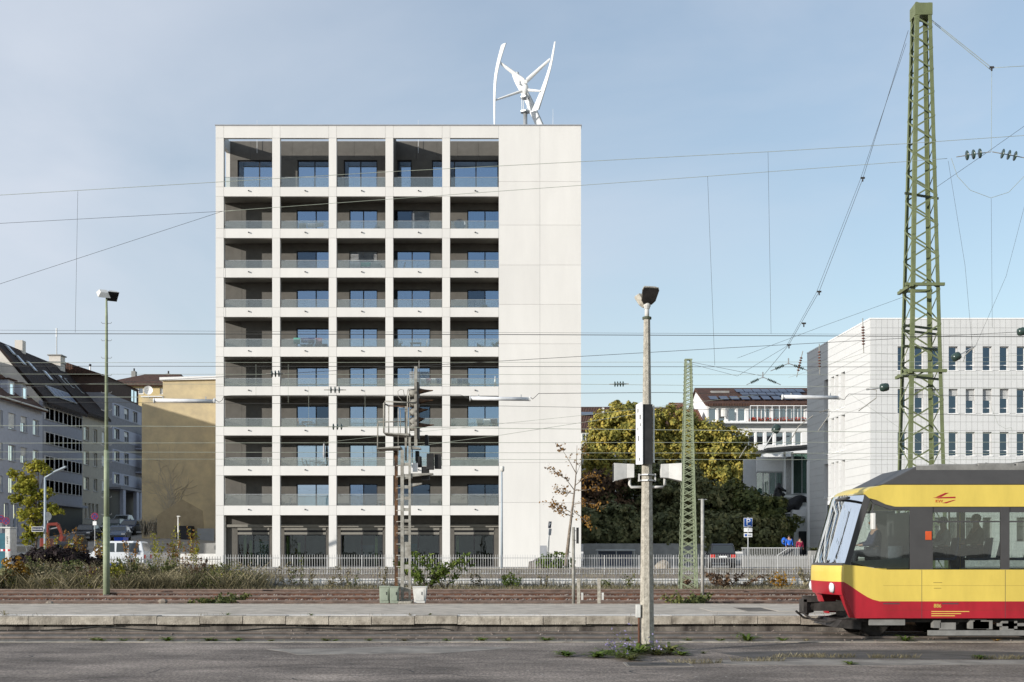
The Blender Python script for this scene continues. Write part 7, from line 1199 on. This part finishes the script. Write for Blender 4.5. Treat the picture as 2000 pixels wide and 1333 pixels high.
# ---------------------------------------------------------------- overhead line
def wire(lab, pts, Y, r=.011, m_='wire', Y2=None, sag=0, name='overhead_wire', cat='wire', n=20):
    pts = list(pts)
    if pts[-1][0] == 2060: (a, b), (a2, b2) = pts[-2:]; pts[-1] = (2760, b2+(b2-b)/(a2-a)*700)
    if pts[0][0] <= -40: (a, b), (a2, b2) = pts[:2]; pts[0] = (a-700, b-(b2-b)/(a2-a)*700)
    c = []; L0 = pts[0][0]; L1 = pts[-1][0]
    for (a, b), (a2, b2) in zip(pts, pts[1:]):
        for k in range(n):
            t = k/n; f = ((a+(a2-a)*t)-L0)/(L1-L0) if L1 != L0 else t; yy = Y+((Y2 if Y2 else Y)-Y)*f; q = P(a+(a2-a)*t,b+(b2-b)*t,yy); q.z -= sag*4*f*(1-f); c.append(q)
    c.append(P(*pts[-1],Y2 or Y)); return tag(MB().tube(c,r*.8,5).build(name, M[m_], None, True), lab, cat, 'overhead wires')
wire('upper pale wire rising to the right across the top storey',[(-40,384),(760,336),(1500,297),(1770,281),(2060,261)],45,.012); wire('pale wire rising to the right across the second storey from the top',[(437,413),(960,375),(1380,345),(1850,310)],45,.011); wire('thin wire from the left edge to the corner pillar of the flats',[(-40,439),(437,413)],45,.009,'cable'); wire('thin slanting wire climbing from the left edge to the corner pillar',[(-40,568),(435,413)],45,.009,'cable')
wire('dark thick contact wire crossing the whole picture at mid height',[(-60,652),(1000,654),(2060,658.5)],30,.0105,'cable'); wire('very thin wire just above the dark thick contact wire',[(-60,645),(1000,650),(2060,655)],44,.006,'cable'); wire('dark wire crossing the sixth storey from the top',[(-60,715.5),(2060,717.5)],42,.011,'cable'); wire('pale thin wire just above the dark sixth storey wire',[(-60,709),(2060,707)],46,.009); wire('dark wire rising to the right past the office roof',[(-60,762),(540,731),(1420,680),(2060,645)],41,.010,'cable'); wire('pale wire through the glass insulator by the second pillar',[(-60,731),(2060,733)],47,.009); wire('pale wire just above the white insulating tubes on the left',[(-60,750.5),(1140,751),(2060,760)],48,.010)
wire('thin dark wire below the white insulating tubes',[(-60,785),(780,790),(1600,804),(2060,815)],40,.008,'cable'); wire('bright pale contact wire across the seventh storey',[(-60,831.5),(780,835),(1600,843),(2060,848)],36,.010); wire('upper of three pale contact wires low on the facade',[(-60,866),(2060,864)],42,.010); wire('middle of three pale contact wires low on the facade',[(-60,883),(2060,886.5)],45,.010); wire('lowest of three pale contact wires low on the facade',[(-60,897),(2060,898.5)],48,.010); wire('thin slanting wire right of the signal mast',[(640,864),(780,848),(1135,812),(1480,772)],44,.007); wire('thin slanting wire from the signal hoods to the right',[(812,872),(980,850),(1250,808)],40,.008)
tube_ = lambda a, b: None
wire('wire carrying the left white insulating tube',[(-60,776),(290,776),(296,783),(300,780)],40,.011); wire('wire between the left and middle white insulating tubes',[(420,781),(428,786),(434,782),(437,774),(452,773),(900,772),(908,775),(915,779)],40,.011,'cable'); wire('wire between the middle and right white insulating tubes',[(1036,776),(1040,780),(1046,775),(1052,769),(1300,767),(1520,772)],40,.011,'cable'); wire('wire right of the right white insulating tube',[(1640,779),(1649,781),(1653,775),(1658,770),(2060,775)],40,.011,'cable')
for (a, b, y, lab) in ((300,420,783,'white insulating tube in front of the ochre wall'),(917,1036,779,'white insulating tube in front of the end wall'),(1527,1640,776,'white insulating tube before the solar roof house')):
    Y = 40; t = thing('insulating_tube', lab, 'insulator', P((a+b)/2,y,Y), 'white insulating tubes'); MB().cyl(P(a,y-.8,Y),P(b,y+1.2,Y),.062,n=10).build('tube', M['tubew'], t, True)
    for q_ in (a+1,b-1): MB().cyl(P(q_-1,y,Y),P(q_+1,y,Y),.085,n=10).build('end_cap', M['white'], t)
    for q_ in (a+18,b-18): MB().bar(P(q_,y-8,Y),P(q_,y-2,Y),.03).build('hanger', M['metal'], t)
def insul(lab, p0, p1, n, r=.075, m_='insul', core='signal', sp=None, thing_='insulator_string'):
    p0, p1 = Vector(p0), Vector(p1); t = thing(thing_, lab, 'insulator', p0.lerp(p1,.5), 'line insulators'); MB().cyl(p0,p1,.018,n=6).build('rod', M[core], t); d = (p1-p0); 
    for k in range(n): c = p0+d*(.22+.56*(k+.5)/n); MB().lathe(c,[(.02,-.035),(r,-.012),(r*.95,.012),(.025,.035)],12,d).build('disc', M[m_], t, True)
insul('glass insulator string hanging before the second pillar',P(520,731,47),P(556,730,47),3,.13); insul('glass insulator string before the third pillar',P(633,762,47),P(676,762,47),3,.13); insul('glass insulator string lower before the third pillar',P(638,834,42),P(680,834,42),3,.11); insul('glass insulator string right of the flats',P(1190,751,47),P(1228,750,47),4,.11)
insul('dark glass insulator string at the upper right, left half',P(1868,307,50),P(1935,297,50),3,.20); insul('dark glass insulator string at the upper right, right half',P(1938,297,50),P(2003,309,50),3,.20)
insul('brown ceramic insulator standing before the office roof corner',P(1685,622,52),P(1687,690,52),7,.075,'insulbr'); insul('brown ceramic insulator before the shaded office corner',P(1600,672,54),P(1601,732,54),6,.07,'insulbr'); insul('tilted brown ceramic insulator left of the office building',P(1568,686,54),P(1556,737,54),6,.07,'insulbr')
for (a, b, c, Y, lab) in ((1505,1540,1580,54,'upper chevron of line insulators left of the office building'),(1458,1490,1525,58,'lower chevron of line insulators above the solar roof')):
    t = thing('chevron_insulator', lab, 'insulator', P(b,710,Y)); y0 = 710 if a == 1505 else 737
    for (u, v) in ((a,b),(c,b)):
        p0, p1 = P(u,y0+15,Y), P(v,y0,Y); MB().cyl(p0,p1,.02,n=6).build('rod', M['metal'], t)
        for k in range(6): MB().lathe(p0.lerp(p1,.3+.08*k),[(.02,-.03),(.08,0),(.02,.03)],10,p1-p0).build('disc', M['insul'], t)
    MB().bar(P(b,y0-10,Y),P(b,y0+2,Y),.05).build('clamp', M['metal'], t)
for (px, py, lab, L_) in ((1727,757,'dark ball weight left of the tall mast',(1692,762)),(1868,697,'dark ball weight before the office windows',(1905,676)),(1996,648,'dark ball weight cut by the right edge',(2030,640)),(1516,838,'dark ball weight on the left of the office building',(1490,880))):
    Y = 46; t = thing('ball_insulator', lab, 'insulator', P(px,py,Y), 'ball insulators'); d = (P(*L_,Y)-P(px,py,Y)); MB().lathe(P(px,py,Y),[(.05,-.17),(.13,-.15),(.155,-.06),(.15,.0),(.16,.05),(.13,.14),(.05,.17)],14,d).build('body', M['insul'], t, True); MB().cyl(P(px,py,Y),P(*L_,Y),.022,n=6).build('arm', M['metal'], t)
def strut(lab, pts, Y, r=.02): tag(MB().tube([P(a,b,Y) for a,b in pts],r,6).build('registration_arm', M['signal']), lab, 'registration arm', 'registration arms')
strut('registration arm below the ball left of the tall mast',[(1692,760),(1712,762),(1711,778),(1677,803)],46); strut('registration arm hanging before the shaded office corner',[(1600,806),(1619,800),(1619,812),(1598,842)],47); strut('registration arm below the ball at the office left edge',[(1588,812),(1560,833),(1543,862)],47); strut('registration arm right of the tall mast',[(1905,676),(1885,694),(1882,706)],46); strut('registration arm above the trees right of the lattice mast',[(1458,872),(1444,895)],48)
wire('long cross span wire from the tall mast head down to the slim mast',[(1774,60),(1685,350),(1600,570),(1540,675),(1490,735),(1352,708)],50,.012,'cable',65,n=8); wire('second cross span wire beside the long one',[(1770,85),(1680,352),(1594,573),(1536,677),(1440,735),(1352,712)],50,.010,'cable',65,n=8)
for (px, py, Y, lab) in ((1685,350,54,'upper clamp on the cross span'),(1600,572,57.5,'middle clamp on the cross span'),(1570,634,59,'lower clamp on the cross span'),(1937,134,50,'clamp where the head wires join at the upper right'),(1541,676,60,'lowest clamp on the cross span above the insulator chevron')):
    t = thing('wire_clamp', lab+' wires', 'clamp', P(px,py,Y)); MB().bar(P(px-4,py-2,Y),P(px+4,py-2,Y),.07).build('jaw', M['bogie'], t); MB().bar(P(px,py-2,Y),P(px,py+5,Y),.05).build('stem', M['bogie'], t)
wire('upper head wire from the mast top to the clamp at the right',[(1813,34),(1937,133)],50,.016); wire('lower head wire from the mast top to the clamp at the right',[(1800,26),(1935,137)],50,.016); wire('head wire from the clamp to the right edge',[(1937,133),(2060,126)],50,.014); wire('vertical hanger from the clamp to the insulator string',[(1937,138),(1936,296)],50,.011); wire('slack jumper loop under the upper right insulator string',[(1858,310),(1870,345),(1895,372),(1935,387),(1970,376),(2000,345),(2040,300)],50,.012,n=6); wire('thin wire from the mast to the upper right edge',[(1800,386),(1925,300),(2060,205)],50,.010,'cable'); wire('thin dropper from the insulator string down to the office wall',[(1852,315),(1885,520),(1900,690)],48,.007,'cable'); wire('thin dropper from the right edge down to the office wall',[(2020,330),(1965,540),(1905,677)],48,.007,'cable')
for (a, b, c, d, Y, lab) in ((152,374,147,650,44,'thin vertical dropper left of the floodlight mast'),(1382,345,1396,714,44,'thin vertical dropper above the slim lattice mast'),(1500,297,1506,652,44,'thin vertical dropper right of the slim lattice mast'),(1936,388,1938,640,49,'thin vertical dropper below the jumper loop'),(439,414,441,620,44.5,'thin vertical dropper before the corner pillar')): wire(lab,[(a,b),(c,d)],Y,.007,'cable')
for (px, y0, y1, lab) in ((500,712,772,'short dropper before the first balcony bay'),(563,712,788,'short dropper before the second balcony bay'),(603,750,834,'short dropper lower in the second balcony bay'),(713,762,834,'short dropper before the third balcony bay')): wire(lab,[(px,y0),(px,y1)],47,.006)
wire('thin wire slanting down over the office facade',[(1660,770),(1850,900),(1990,950)],47,.006); wire('thin wire rising over the office side wall',[(1440,700),(1600,640),(1780,575)],52,.008,'cable'); wire('thin sagging wire at the office corner',[(1540,738),(1687,690),(1900,700),(2060,690)],52,.007); wire('thin jumper before the office windows',[(1930,780),(1950,830),(1965,838),(1975,835),(1978,845)],47,.007,n=6)
